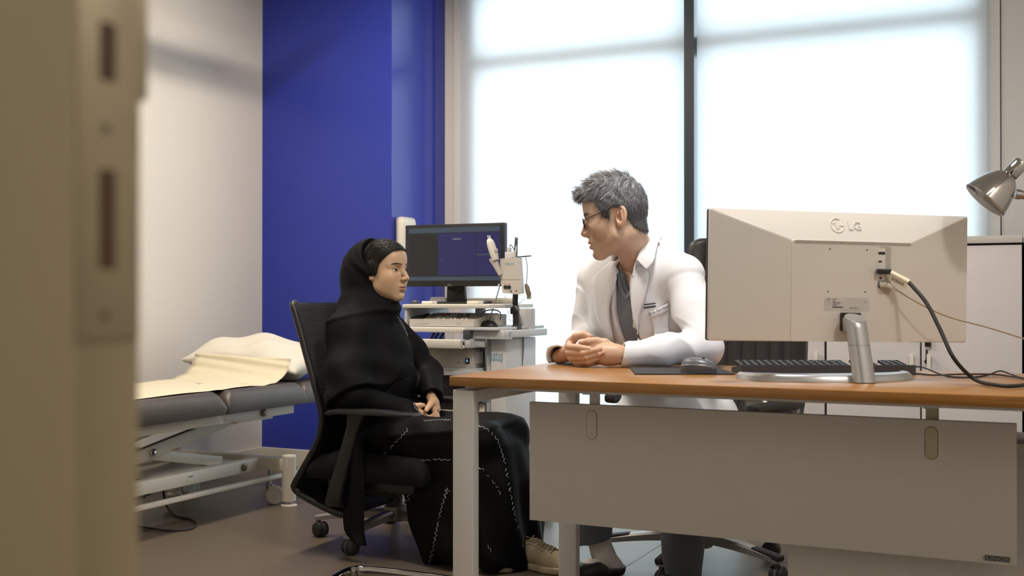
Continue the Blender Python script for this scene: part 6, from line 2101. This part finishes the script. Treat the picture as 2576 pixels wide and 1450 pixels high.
# lapels and collar
lap = px_sheet(bco, [(1600, 656), (1596, 672), (1589, 714), (1592, 775), (1604, 858)], [(1624, 680), (1634, 694), (1622, 753), (1607, 803), (1607, 858)], 6, 6, (0.010, 0.006), 3.43)
strip(lap, M['coat'], 'lapel', coat_o, 0.004)
lap = px_sheet(bco, [(1552, 652), (1546, 712), (1538, 780), (1549, 858)], [(1506, 690), (1494, 712), (1506, 800), (1537, 858)], 6, 6, (0.010, 0.006), 3.52)
strip(lap, M['coat'], 'lapel', coat_o, 0.004)
def z3(l):
    return [Vector(P(a, b, c)) for a, b, c in l]
cA = catmull(z3([(1600, 662, 3.425), (1606, 642, 3.44), (1615, 612, 3.475), (1624, 592, 3.53), (1634, 582, 3.60), (1630, 586, 3.66), (1612, 596, 3.70)]), 5)
cB = catmull(z3([(1602, 655, 3.415), (1612, 630, 3.428), (1624, 602, 3.462), (1636, 588, 3.52), (1646, 582, 3.605), (1638, 583, 3.675), (1612, 592, 3.715)]), 5)
cC = catmull(z3([(1626, 680, 3.395), (1645, 657, 3.395), (1652, 628, 3.428), (1658, 606, 3.50), (1667, 601, 3.60), (1655, 600, 3.69), (1612, 606, 3.74)]), 5)
rows = []
for p, q, r_ in zip(cA, cB, cC):
    rows.append([p, p.lerp(q, .55), q, q.lerp(r_, .12), q.lerp(r_, .4), q.lerp(r_, .7), r_])
for row in rows:
    for j in range(3, 7):
        d_ = (row[j] - CAMV).normalized()
        h = bco.ray_cast(CAMV + d_ * 0.7, d_)
        if h[0] is not None and (h[0] - row[j]).length < 0.09 and (h[0] - CAMV).length < (row[j] - CAMV).length + 0.006:
            row[j] = h[0] - d_ * (0.008 if j < 6 else 0.005)
strip(rows, M['coat'], 'collar', coat_o, 0.004, subsurf=1)
# breast pocket with embroidered name and two dark pens
pk = px_sheet(bco, [(1638, 798), (1662, 789), (1682, 779)], [(1648, 848), (1668, 846), (1682, 843)], 5, 6, 0.003, 3.40)
pk_o = strip(pk, M['coat'], 'pocket', coat_o, 0.002)
pk = px_sheet(bco, [(1636, 784), (1660, 774), (1682, 760)], [(1638, 800), (1662, 791), (1683, 780)], 5, 3, 0.0055, 3.40)
strip(pk, M['coat'], 'pocket_welt', coat_o, 0.002)
V, F = text_geo('Dr.Su Yeol Park', 1.0, 0.0, 'LEFT')
xs = [v.x for v in V]
kx_ = 47.0 / (max(xs) - min(xs))
tv = []
for v in V:
    s_ = (v.x - min(xs)) * kx_
    h = onto(bco, 1633 + s_, 790 - 0.40 * s_ - v.y * 10.5, 0.0075)
    tv.append(h if h is not None else P(1633 + s_, 790 - 0.40 * s_, 3.40))
part('embroidered_name', MB().add(tv, F), mat('navy_thread', (0.02, 0.03, 0.07), 0.7), coat_o, False, True)
for (y0_, y1_, th_) in ((766.5, 763, 1.6), (774.5, 770.5, 2.2)):
    a, b = onto(bco, 1621, y0_, 0.006, 3.41), onto(bco, 1650, y1_, 0.006, 3.41)
    part('pen_clip', MB().bar(a, b, 0.004, th_ * 0.0024, 0.0008), M['ink'], coat_o, 40, True)

# ---- trousers, socks, clogs
def trou_f(Q):
    d = legs(Q, 0.012) + fold(Q, (30, 24, 20), (12, -14, 16), 0.004)
    d = smin(d, ell(Q, (0.60, 3.94, 0.50), (0.17, 0.15, 0.11)), 0.05)
    cut = np.where(Q[:, 0] < 0.40, (0.098 + (Q[:, 0] - 0.22) * 0.25) - Q[:, 2], 0.022 - Q[:, 2])
    d = smax(d, cut, 0.004)
    hol = np.minimum(rc(Q, (0.275, 3.86, 0.0), (0.272, 3.85, 0.16), 0.046, 0.046), 9)
    return smax(d, -hol, 0.003)
Vt, Ft = nets(trou_f, (0.12, 3.35, 0.0), (0.85, 4.15, 0.62), 0.006)
np_mesh('trousers', toroom(Vt), Ft, M['trousers'], doc, relax=2)
AK = CZ(1516, 1392, 3.85)
HE = CZ(1540, 1436, 3.85)
fd_ = A3(-0.68, -0.73, 0)
fd_ = fd_ / np.linalg.norm(fd_)
fc = A3(HE[0], HE[1], 0.0)
def sock_f(Q):
    d = chain(Q, [(*(AK + A3(-0.026, 0, 0.085)), 0.043), (*AK, 0.036), (*(HE + A3(-0.004, 0, 0.012)), 0.036)], 0.02)
    d = smin(d, rc(Q, HE + A3(0, 0, 0.005), fc + fd_ * 0.13 + A3(0, 0, 0.045), 0.034, 0.030), 0.025)
    return smax(d, 0.016 - Q[:, 2], 0.004)
Vk, Fk = nets(sock_f, (0.08, 3.62, 0.0), (0.46, 4.0, 0.22), 0.004)
np_mesh('sock', toroom(Vk), Fk, M['sock'], doc, label='white ribbed sock')
def clog_f(Q):
    d = chain(Q, [(*(fc + A3(0, 0, 0.028)), 0.047), (*(fc + fd_ * 0.10 + A3(0, 0, 0.030)), 0.044), (*(fc + fd_ * 0.20 + A3(0, 0, 0.028)), 0.047)], 0.02)
    d = smax(d, Q[:, 2] - np.interp((Q - fc) @ fd_, [-0.06, 0.0, 0.06, 0.10, 0.2], [0.034, 0.030, 0.036, 0.064, 0.066]), 0.006)
    inner = chain(Q, [(*(fc + A3(0, 0, 0.06)), 0.040), (*(fc + fd_ * 0.055 + A3(0, 0, 0.058)), 0.038)], 0.02)
    d = smax(d, -inner, 0.003)
    return smax(d, 0.002 - Q[:, 2], 0.003)
Vk, Fk = nets(clog_f, (0.08, 3.54, 0.0), (0.46, 4.0, 0.14), 0.0035)
np_mesh('clog', toroom(Vk), Fk, M['black'], doc, label='black open-backed clog', relax=2)
fc2 = A3(0.548, 3.625, 0)
def clog2_f(Q):
    d = chain(Q, [(*(fc2 + A3(0, 0, 0.030)), 0.045), (*(fc2 + fd_ * 0.19 + A3(0, 0, 0.030)), 0.046)], 0.02)
    return smax(smax(d, 0.002 - Q[:, 2], 0.003), Q[:, 2] - 0.066, 0.01)
Vk, Fk = nets(clog2_f, (0.28, 3.38, 0.0), (0.66, 3.75, 0.12), 0.005)
np_mesh('clog', toroom(Vk), Fk, M['black'], doc)
# ================================================================== THE WOMAN IN BLACK
pat = thing('person', 'woman in a black headscarf and long black dress sitting in the mesh office chair', 'person', (-2.24, 3.63, 0))
gw = dict(female=True, eye=0.0700, nose=0.1250, open=0.0054, mouth=0.0, es=1.10, ear=-0.006, lip=(0.86, 0.56, 0.52), brow=0.0026, browk=0.80, browc=(0.16, 0.11, 0.09))
ws_ = 0.955
wc = np.array((-2.294, 3.642, 1.035))
def wrot(yaw, pitch, roll=0.0):
    return np.array(Matrix.Rotation(yaw, 3, 'Z') @ Matrix.Rotation(pitch, 3, 'Y') @ Matrix.Rotation(roll, 3, 'X'))
WM = wrot(math.radians(-3), math.radians(1))
gw['neck'] = tuple((WM.T @ (np.array((-2.345, 3.635, 0.87)) - wc)) / ws_)
Vh, Fh = nets(lambda Q: head_sdf(Q, gw), (-0.14, -0.10, -0.20), (0.145, 0.10, 0.14), 0.0017)
Th = head_tint(Vh, gw)
def wl(Q):
    """local head points -> room"""
    return wc + (np.asarray(Q) * ws_) @ WM.T
def lw(Q):
    return ((Q - wc) @ WM) / ws_
def whair_f(Q):
    x, y, z = Q[:, 0], Q[:, 1], Q[:, 2]
    d = ell(Q, (0.000, 0, 0.040), (0.0980, 0.0798, 0.0925))
    d = smin(d, ell(Q, (0.040, 0, 0.066), (0.0535, 0.0612, 0.0425)), 0.03)
    d = smin(d, ell(np.stack([x, np.abs(y), z], 1), (-0.004, 0.076, 0.010), (0.030, 0.0135, 0.032)), 0.012)
    d = d + 0.0004 * np.sin((z - 0.9 * x) * 420 + 3 * np.sin(np.abs(y) * 90))
    xs = [-0.1, -0.03, 0.0, 0.010, 0.020, 0.034, 0.050, 0.066, 0.080, 0.12]
    zs_ = [-0.09, -0.07, -0.016, -0.018, -0.006, 0.030, 0.050, 0.068, 0.082, 0.10]
    d = smax(d, (np.interp(x, xs, zs_) - z) * 0.7, 0.006)
    return d
# room-axis joints
nS, fS = A3(-2.355, 3.465, 0.815), A3(-2.355, 3.800, 0.815)
nE, fE = A3(-2.280, 3.405, 0.580), A3(-2.225, 3.850, 0.640)
nW, fW = A3(-2.135, 3.540, 0.525), np.array(PY(1087, 998, 3.665))
hipn, hipf = A3(-2.24, 3.55, 0.425), A3(-2.24, 3.71, 0.425)
knn, knf = A3(-1.80, 3.50, 0.445), A3(-1.79, 3.70, 0.450)
ann, anf = A3(-1.80, 3.50, 0.07), A3(-1.72, 3.63, 0.07)
def w_torso(Q, o=0.0):
    d = rc(Q, nS + A3(0.0, 0.03, 0), fS - A3(0.0, 0.03, 0), 0.052 + o, 0.052 + o)
    d = smin(d, ell(Q, (-2.335, 3.632, 0.735), (0.100 + o, 0.165 + o, 0.13 + o)), 0.05)
    d = smin(d, ell(Q, (-2.292, 3.632, 0.60), (0.115 + o, 0.150 + o, 0.15 + o)), 0.06)
    d = smin(d, rc(Q, hipn, hipf, 0.105 + o, 0.105 + o), 0.06)
    d = smin(d, rc(Q, (-2.350, 3.635, 0.84), (-2.338, 3.637, 0.90), 0.062 + o, 0.048 + o), 0.04)
    return d
def w_limbs(Q, o=0.0):
    a = chain(Q, [(*nS, 0.046 + o), (*nE, 0.038 + o), (*nW, 0.026 + o)], 0.02)
    b = chain(Q, [(*fS, 0.046 + o), (*fE, 0.038 + o), (*fW, 0.025 + o)], 0.02)
    return np.minimum(a, b)
def w_legs(Q, o=0.0):
    a = chain(Q, [(*hipn, 0.082 + o), (*knn, 0.060 + o), (*ann, 0.040 + o)], 0.03)
    b = chain(Q, [(*hipf, 0.082 + o), (*knf, 0.060 + o), (*anf, 0.040 + o)], 0.03)
    return np.minimum(a, b)
Vb, Fb = nets(lambda Q: smin(smin(w_torso(Q, -0.016), w_limbs(Q, -0.008), 0.02), w_legs(Q, -0.006), 0.03), (-2.55, 3.30, 0.0), (-1.60, 3.98, 0.96), 0.009)
# the visible left hand and the edge of the right one
def PYr(px, py, y):
    return np.array(PY(px, py, y))
def wh(lst):
    return [(*PYr(a, b, y), r) for a, b, y, r in lst]
LHf = [wh(q) for q in (
    [(1092, 1030, 3.645, .0105), (1094, 1044, 3.625, .0090), (1078, 1051, 3.585, .0080), (1062, 1054, 3.555, .0070)],
    [(1097, 1038, 3.655, .0105), (1099, 1050, 3.630, .0090), (1081, 1057, 3.590, .0080), (1063, 1059, 3.560, .0072)],
    [(1100, 1040, 3.675, .0100), (1102, 1054, 3.645, .0085), (1086, 1062, 3.605, .0075), (1070, 1064, 3.575, .0066)],
    [(1102, 1042, 3.690, .0090), (1104, 1056, 3.665, .0075), (1092, 1065, 3.635, .0065)])]
LHt = wh([(1088, 1012, 3.650, .0135), (1081, 1020, 3.615, .0115), (1075, 1028, 3.585, .0095), (1072, 1034, 3.567, .0078)])
LHp = wh([(1085, 1000, 3.667, .0200), (1091, 1014, 3.660, .0200), (1096, 1030, 3.657, .0185)])
RHt = wh([(1046, 1024, 3.565, .0150), (1058, 1021, 3.572, .0105), (1066, 1020, 3.578, .0070)])
RHp = wh([(1030, 1036, 3.540, .022), (1056, 1044, 3.570, .020), (1070, 1050, 3.580, .014)])
def wh_f(Q):
    h = chain(Q, LHp, 0.008)
    for f_ in LHf:
        h = smin(h, chain(Q, f_, 0.002), 0.0022)
    h = smin(h, chain(Q, LHt, 0.003), 0.005)
    g_ = smin(chain(Q, RHp, 0.006), chain(Q, RHt, 0.003), 0.004)
    return smin(h, g_, 0.001)
Vn, Fn = nets(wh_f, (-2.26, 3.46, 0.42), (-2.00, 3.80, 0.64), 0.0018)
_hd = whair_f(Vh)
_w = (np.clip((0.0075 - _hd) / 0.007, 0, 1) * 0.8)[:, None]
Th = Th * (1 - _w) + Th * np.array((0.22, 0.17, 0.14)) * _w
BV, BF, BT = join_np((wl(Vh), Fh, Th), (Vb, Fb, np.ones((len(Vb), 3))), (Vn, Fn, np.ones((len(Vn), 3)) * np.array((1.0, .93, .88))))
np_mesh('body', BV, BF, M['skin_f'], pat, BT)
def eyes_w():
    for sg in (1, -1):
        E = np.array((gw['eye'], 0.031 * sg, 0.0085))
        mb = MB().sphere((0, 0, 0), 0.0138, 32, 24)
        lk = np.array(Vector((1, 0.02, 0.06)).normalized())
        q = Vector((0, 0, 1)).rotation_difference(Vector(lk))
        V = np.array([q @ Vector(p) for p in mb.v])
        dd = np.linalg.norm(V / 0.0138 - lk, axis=1)
        T = np.where((dd < 0.46)[:, None], np.array((0.055, 0.030, 0.018)) / 0.7, 1.0)
        T = np.where((dd < 0.2)[:, None], 0.02, T)
        np_mesh('eye', wl(V + E), np.array([f if len(f) == 4 else (*f, f[-1]) for f in mb.f if len(f) >= 3][:]), M['eyewhite'], pat, T)
eyes_w()

# hair drawn back under the scarf
Vc, Fc = nets(whair_f, (-0.11, -0.10, -0.10), (0.12, 0.10, 0.15), 0.0024)
hw = np_mesh('hair', wl(Vc), Fc, M['hair_dark'], pat, np.ones((len(Vc), 3)) * np.array((0.010, 0.008, 0.007)))
NS = 6500
p_, n_ = sample_mesh(Vc, Fc, NS, 9)
kp = (p_[:, 0] > -0.03) & (n_[:, 2] > -0.6)
p_, n_ = p_[kp], n_[kp]
part_line = np.sign(p_[:, 1])
dv = np.stack([-0.9 * np.ones(len(p_)), part_line * 0.30 * np.clip((p_[:, 2] - 0.05) / 0.07, 0, 1), -0.95 * np.clip((0.135 - p_[:, 2]) / 0.06, 0, 1) + 0 * p_[:, 0]], 1)
dv = dv - n_ * (dv * n_).sum(1, keepdims=True)
dv /= np.linalg.norm(dv, axis=1, keepdims=True)
rs = np.random.RandomState(8)
dv += rs.normal(0, 0.035, dv.shape) - n_ * 0.01
lum = np.clip(rs.gamma(1.6, 0.014, len(p_)), 0.003, 0.11)
Vs, Fs, Ts = tris_strands(p_ + n_ * 0.0002, dv, np.where((p_[:, 0] > 0.05) | (p_[:, 2] > 0.11), 0.012, rs.uniform(0.014, 0.024, len(p_))), rs.uniform(0.0004, 0.0009, len(p_)), n_, lum[:, None] * np.array((1.05, 0.92, 0.85)), 5, -0.16, 0.04)
o = np_mesh('hair_strands', wl(Vs), Fs, M['hair_dark'], hw, Ts)
o['kind'] = 'stuff'
pb_i = np.where((np.abs(Vh[:, 1]) > 0.010) & (np.abs(Vh[:, 1]) < 0.050) & (np.abs(Vh[:, 2] - (0.0305 + 0.003 * np.sin(np.clip((np.abs(Vh[:, 1]) - 0.010) / 0.040, 0, 1) * 2.4))) < 0.0022) & (Vh[:, 0] > 0.04))[0]
pb_i = rs.choice(pb_i, 480)
pp = Vh[pb_i]
nb_ = pp / np.linalg.norm(pp, axis=1, keepdims=True)
db = np.stack([-0.45 * np.ones(len(pp)), np.sign(pp[:, 1]), 0.30 - (np.abs(pp[:, 1]) - 0.01) * 16], 1) + rs.normal(0, 0.12, (len(pp), 3))
db /= np.linalg.norm(db, axis=1, keepdims=True)
Vs, Fs, Ts = tris_strands(pp, db, rs.uniform(0.005, 0.008, len(pp)), np.full(len(pp), 0.0003), nb_, np.ones((len(pp), 3)) * 0.03, 3, 0.0, 0.1)
o = np_mesh('eyebrow', wl(Vs), Fs, M['hair_dark'], pat, Ts)
o['kind'] = 'stuff'
# lashes
lash = MB()
for sg in (1, -1):
    pts = [Vector(wl([(gw['eye'] + 0.0142 * math.cos(a) * 0.99, sg * (0.031 + 0.0142 * math.sin(a)), 0.0085 + 0.0042 * math.cos(a * 1.25) + 0.1 * 0.0142 * math.sin(a))])[0]) for a in [math.radians(-52 + i * 9) for i in range(13)]]
    lash.tube(pts, 0.00075, 6)
part('eyelashes', lash, M['ink'], pat, True, True)

# ---- long black dress
sk_poly = [(-2.13, 0.46), (-2.115, 0.27), (-2.055, 0.11), (-2.00, 0.004), (-1.655, 0.004), (-1.660, 0.16), (-1.675, 0.30), (-1.715, 0.425), (-1.790, 0.500), (-1.90, 0.490), (-2.14, 0.470)]
def dress_f(Q):
    x, y, z = Q[:, 0], Q[:, 1], Q[:, 2]
    d = w_torso(Q, 0.010)
    a = chain(Q, [(*(nS + A3(.01, .03, -.03)), 0.046), (*(nS * .4 + nE * .6), 0.054), (*nE, 0.058), (*(nW - (nW - nE) * 0.02), 0.046)], 0.03)
    b = chain(Q, [(*fS, 0.060), (*(fS * .5 + fE * .5 + A3(0, .012, 0)), 0.062), (*fE, 0.058), (*(fW + (fW - fE) * 0.02), 0.040)], 0.03)
    b = b + 0.0035 * np.sin(Q @ np.array((20, -30, 60)) + 2 * np.sin(Q @ np.array((25, 12, -18)))) * np.clip(1 - np.linalg.norm(Q - fE, axis=1) / 0.16, 0, 1)
    axf = (fW - fE) / np.linalg.norm(fW - fE)
    b = smax(b, (Q - fW) @ axf - 0.012, 0.003)
    b = smax(b, -rc(Q, fW - axf * 0.03, fW + axf * 0.06, 0.030, 0.033), 0.003)
    d = smin(d, np.minimum(a, b), 0.02)
    th = smin(rc(Q, hipn, knn + A3(0, 0, 0.0), 0.092, 0.070), rc(Q, hipf, knf + A3(0, 0, 0.0), 0.092, 0.070), 0.05)
    d = smin(d, th, 0.05)
    # skirt falling from the knees, loose behind the calves
    hw_ = 0.150 + 0.05 * np.clip((0.45 - z) / 0.45, 0, 1)
    yc = 3.60
    ang = np.arctan2(y - yc, x + 1.85)
    wav = 0.010 * np.clip((0.45 - z) / 0.35, 0, 1) * np.sin(ang * 9 + 3.0 * np.sin(z * 6) + 0.7)
    sk = smax(poly2(x, z, sk_poly), np.abs(y - yc) - hw_, 0.10) + wav
    d = smin(d, sk, 0.035)
    d = d + 0.0022 * np.sin(Q @ np.array((26, 14, 30)) + 2.2 * np.sin(Q @ np.array((9, 16, -12)))) * np.clip((0.85 - z) / 0.1, 0, 1)
    # soft pull folds across the thigh
    d = d - 0.006 * np.exp(-((z - 0.47 - 0.12 * (x + 1.95)) / 0.012) ** 2) * (np.abs(x + 1.95) < 0.2)
    d = smax(d, -(w_limbs(Q, -0.012)), 0.001) if False else d
    return smax(d, 0.004 - z, 0.004)
Vd, Fd = nets(dress_f, (-2.52, 3.26, -0.01), (-1.58, 4.00, 0.98), 0.0055)
dr_o = np_mesh('dress', Vd, Fd, M['abaya'], pat, relax=2)
bdr = bvh_of(Vd, Fd)

# ---- headscarf: hood, wrap under the chin, drape over chest and near arm
def scarf_f(Q):
    L_ = lw(Q)
    x, y, z = L_[:, 0], L_[:, 1], L_[:, 2]
    hood = ell(L_, (-0.040, 0, 0.028), (0.122, 0.096, 0.110))
    hood = smin(hood, ell(L_, (-0.092, 0, -0.032), (0.098, 0.096, 0.112)), 0.05)
    hood = smin(hood, rc(L_, (-0.060, 0, -0.10), (-0.062, 0, -0.17), 0.094, 0.110), 0.05)
    hood = hood + 0.0026 * np.sin(x * 60 + z * 46 + 2.5 * np.sin(z * 30 + x * 14)) * np.clip((0.10 - z) / 0.08, 0, 1)
    edge = np.interp(z, [-0.20, -0.115, -0.085, -0.045, 0.0, 0.06, 0.10, 0.135, 0.16], [0.06, 0.044, 0.030, 0.006, -0.004, -0.040, -0.056, -0.052, -0.050])
    inner = smin(ell(L_, (-0.006, 0, 0.034), (0.101, 0.0845, 0.0965)), ell(L_, (0.03, 0, -0.03), (0.075, 0.074, 0.100)), 0.03)
    cutr = np.maximum(x - edge, -(z + 0.20))
    hood = smax(hood, x - edge, 0.006)
    hood = np.where(z > -0.100, smax(hood, -inner, 0.003), hood)
    # wrap round the neck and under the chin
    X, Y_, Z_ = Q[:, 0], Q[:, 1], Q[:, 2]
    wrap = rc(Q, (-2.335, 3.637, 0.860), (-2.300, 3.640, 0.900), 0.088, 0.074)
    wrap = smax(wrap, Z_ - (0.918 + 0.02 * np.clip((X + 2.30) / 0.1, -1, 1)), 0.008)
    wrap = wrap + 0.003 * np.sin(Z_ * 150 + 30 * (X - Y_ * .4))
    d = smin(hood, wrap, 0.03)
    # drape
    t = w_torso(Q, 0.024)
    a = chain(Q, [(*(nS + A3(.01, .03, -.03)), 0.056), (*(nS * .4 + nE * .6), 0.074), (*nE, 0.080), (*(nE * .6 + nW * .4), 0.070)], 0.04)
    dr = smin(t, a, 0.06)
    dr = smin(dr, rc(Q, (-2.37, 3.60, 0.90), nS + A3(0.0, 0.05, -0.03), 0.085, 0.052), 0.06)
    dr = smin(dr, rc(Q, (-2.37, 3.64, 0.90), fS - A3(0, 0.03, 0.02), 0.07, 0.055), 0.05)
    bnd = np.interp(Z_, [0.49, 0.53, 0.58, 0.64, 0.73, 0.82, 0.92], [-2.36, -2.275, -2.215, -2.175, -2.165, -2.19, -2.24])
    bnd = bnd - 0.55 * np.clip(3.52 - Y_, 0, 1) * np.clip((0.70 - Z_) / 0.15, 0, 1)
    dr = smax(dr, X - bnd, 0.004)
    dr = smax(dr, Y_ - (3.745 - 0.45 * np.clip(0.80 - Z_, 0, 1)), 0.006)
    dr = smax(dr, 0.50 - Z_ - 0.4 * np.clip(-2.20 - X, 0, 0.2), 0.005)
    dr = dr + 0.0032 * np.sin(38 * X + 26 * Z_ + 20 * Y_ + 2.0 * np.sin(16 * Z_ - 12 * X)) * np.clip((0.92 - Z_) / 0.1, 0, 1)
    dr = dr - 0.007 * np.exp(-((Z_ - 0.885 - 0.30 * (X + 2.30)) / 0.012) ** 2)
    d = smin(d, dr, 0.02)
    d = smax(d, -rc(L_, (0.02, 0, -0.06), (-0.03, 0, -0.10), 0.050, 0.040), 0.004)
    return d
Vf, Ff = nets(scarf_f, (-2.56, 3.24, 0.44), (-2.05, 3.90, 1.20), 0.0042)
sc_o = np_mesh('headscarf', Vf, Ff, M['scarf'], pat, relax=1)
bsf = bvh_of(Vf, Ff)
# hanging end of the scarf
yT = 3.372
tl = [[(862, 1080), (905, 1080)], [(857, 1150), (910, 1150)], [(868, 1220), (915, 1220)], [(858, 1285), (912, 1290)], [(858, 1340), (914, 1338)], [(876, 1356), (917, 1356)], [(895, 1370), (923, 1376)]]
rows = []
for i, (l, r) in enumerate(tl):
    row = []
    for j in range(9):
        u = j / 8
        q = PY(l[0] * (1 - u) + r[0] * u, l[1] * (1 - u) + r[1] * u, yT)
        q.y += 0.012 * math.sin(u * 7 + i * .4)
        row.append(q)
    rows.append(row)
part('scarf_end', MB().grid(rows), M['scarf'], pat, True, True, solid=0.004, subsurf=1)
thd = [PY(917, 1376, yT), PY(917, 1395, yT), PY(921, 1410, yT), PY(919, 1432, yT)]
part('loose_thread', MB().tube(catmull(thd, 5), 0.0006, 5), M['ink'], pat, True, True)

# ---- silver zigzag stitching on the dress
tr = MB()
def stitch(pts, step=5.0, amp=2.6, r=0.00075, bv=None, gap=0.12):
    bv = bv or (bdr, bsf)
    c = catmull([(a, b, 0) for a, b in pts], 10)
    dist, out, acc = 0, [], 0
    cum = [0]
    for a, b in zip(c[:-1], c[1:]):
        cum.append(cum[-1] + (b - a).length)
    n = max(2, int(cum[-1] / step))
    k = 0
    zz = []
    for i in range(n + 1):
        s_ = cum[-1] * i / n
        while k < len(cum) - 2 and cum[k + 1] < s_:
            k += 1
        t = (s_ - cum[k]) / max(1e-6, cum[k + 1] - cum[k])
        q = c[k].lerp(c[k + 1], t)
        tg = (c[k + 1] - c[k]).normalized()
        nn_ = Vector((-tg.y, tg.x, 0))
        zz.append(q + nn_ * amp * (1 if i % 2 else -1) * (0.6 + 0.8 * rnd.random()))
    last = None
    for i, q in enumerate(zz):
        h = None
        for b_ in bv:
            g_ = onto(b_, q.x, q.y, 0.0012)
            if g_ is not None and (h is None or (g_ - CAMV).length < (h - CAMV).length):
                h = g_
        if h is not None and last is not None and (h - last).length < 0.06 and rnd.random() > gap:
            tr.cyl(last, h, r * (0.7 + 0.6 * rnd.random()), n=5)
        last = h
stitch([(1018, 1154), (1060, 1158), (1100, 1156), (1134, 1158)], 7, 2.0)
stitch([(1018, 1154), (1024, 1170), (1042, 1176), (1046, 1194), (1034, 1208), (1030, 1240), (1026, 1262), (1018, 1285), (1016, 1296)], 6, 3)
stitch([(1124, 1228), (1120, 1250), (1108, 1290), (1098, 1340), (1086, 1396), (1076, 1424), (1072, 1448)], 6, 3)
stitch([(1124, 1228), (1130, 1238)], 4, 2)
stitch([(1203, 1072), (1216, 1076), (1234, 1088), (1250, 1106), (1260, 1132), (1267, 1155)], 6, 1.8, 0.0010)
stitch([(1267, 1155), (1280, 1220), (1290, 1275), (1300, 1318), (1312, 1360), (1318, 1395)], 6, 2.4, gap=0.35)
stitch([(1203, 1177), (1216, 1182), (1230, 1200), (1250, 1225), (1259, 1245)], 6, 2, gap=0.25)
stitch([(1226, 1372), (1236, 1390), (1240, 1400)], 6, 2, gap=0.3)
stitch([(1066, 1060), (1090, 1058), (1112, 1057), (1134, 1058)], 4, 1.2, 0.0009, gap=0.0)
stitch([(1022, 1078), (1026, 1082), (1018, 1092), (1008, 1100)], 5, 2)
stitch([(1008, 1100), (985, 1125), (966, 1142)], 6, 2, gap=0.3)
stitch([(998, 798), (1006, 806), (1014, 822), (1024, 842), (1030, 862)], 3.5, 1.6, 0.0008, gap=0.0)
stitch([(1040, 1014), (1044, 1028), (1052, 1034), (1056, 1044)], 4, 1.2, 0.0009, gap=0)
stitch([(1050, 1014), (1058, 1026), (1062, 1036), (1066, 1046)], 4, 1.2, 0.0009, gap=0)
stitch([(1074, 998), (1084, 1000), (1094, 1006), (1099, 1018)], 3, 0.8, 0.0008, gap=0)
stitch([(1076, 993), (1088, 995), (1098, 1002), (1102, 1014)], 3, 0.8, 0.0008, gap=0)
o = part('silver_stitching', tr, M['thread'], dr_o, 40, True)
o['kind'] = 'stuff'

# ---- sneakers
def sneaker(heel, toe, lab):
    ax = (toe - heel)
    Ln = np.linalg.norm(ax)
    ax = ax / Ln
    sd = np.array((-ax[1], ax[0], 0))
    Rm = np.stack([ax, sd, A3(0, 0, 1)], 1)
    def loc(Q):
        return (Q - heel) @ Rm
    def up_f(Q):
        q = loc(Q)
        d = chain(q, [(0.035, 0, 0.048, 0.036), (0.10, 0, 0.050, 0.040), (0.17, 0, 0.036, 0.038), (0.215, 0, 0.026, 0.028)], 0.03)
        d = smin(d, rc(q, (0.045, 0, 0.05), (0.030, 0, 0.105), 0.036, 0.036), 0.03)
        d = smax(d, q[:, 2] - np.interp(q[:, 0], [-0.02, 0.06, 0.085, 0.12], [0.092, 0.088, 0.094, 0.12]), 0.006)
        return smax(d, 0.016 - q[:, 2], 0.003)
    lo, hi = np.minimum(heel, toe) - 0.09, np.maximum(heel, toe) + 0.09
    lo[2], hi[2] = -0.005, 0.15
    V, F = nets(up_f, lo, hi, 0.0035)
    s = np_mesh('sneaker', V, F, M['shoe'], pat, label=lab)
    def so_f(Q):
        q = loc(Q)
        d = chain(np.stack([q[:, 0], q[:, 1], q[:, 2] * 0], 1), [(0.035, 0, 0, 0.042), (0.11, 0, 0, 0.041), (0.18, 0, 0, 0.046), (0.215, 0, 0, 0.036)], 0.02)
        return smax(d, np.abs(q[:, 2] - 0.0125) - 0.0115, 0.004)
    V2, F2 = nets(so_f, lo, hi, 0.0045)
    np_mesh('sole', V2, F2, M['sole'], s)
    bv = bvh_of(V, F)
    def top(u, v, off=0.002):
        p = Vector(heel + Rm @ A3(u, v, 0.2))
        h = bv.ray_cast(p, Vector((0, 0, -1)))
        return (h[0] + Vector((0, 0, off))) if h[0] else Vector(heel + Rm @ A3(u, v, 0.08))
    lm_ = MB()
    for k in range(7):
        u = 0.085 + k * 0.016
        lm_.tube([top(u - .003, -0.022), top(u + .002, -0.010, .004), top(u + .008, 0.004, .004), top(u + 0.012, 0.020)], 0.0022, 6)
        lm_.tube([top(u - .003, 0.022), top(u + .002, 0.010, .005), top(u + .008, -0.004, .005), top(u + 0.012, -0.020)], 0.0022, 6)
    lm_.tube(catmull([top(0.084, 0, .004), top(0.078, 0.018, .014), top(0.070, 0.030, .010), top(0.080, 0.016, .005)], 4), 0.0020, 6)
    lm_.tube(catmull([top(0.084, 0, .004), top(0.078, -0.020, .016), top(0.066, -0.034, .010), top(0.080, -0.016, .005)], 4), 0.0020, 6)
    lc_ = part('laces', lm_, M['lace'], s, 60, True)
    lc_['kind'] = 'stuff'
    for sg in (-1, 1):
        pts = [top(0.04 + 0.02 * i, sg * (0.030 + 0.004 * math.sin(i)), 0.0008) for i in range(8)]
        part('side_seam', MB().tube(pts, 0.0011, 6), M['lace'], s, 60, True)
    return s
sneaker(A3(-1.735, 3.620, 0.0), A3(-1.500, 3.545, 0.0), 'cream lace-up sneaker')
sneaker(A3(-1.93, 3.52, 0.0), A3(-1.685, 3.50, 0.0), 'cream lace-up sneaker')
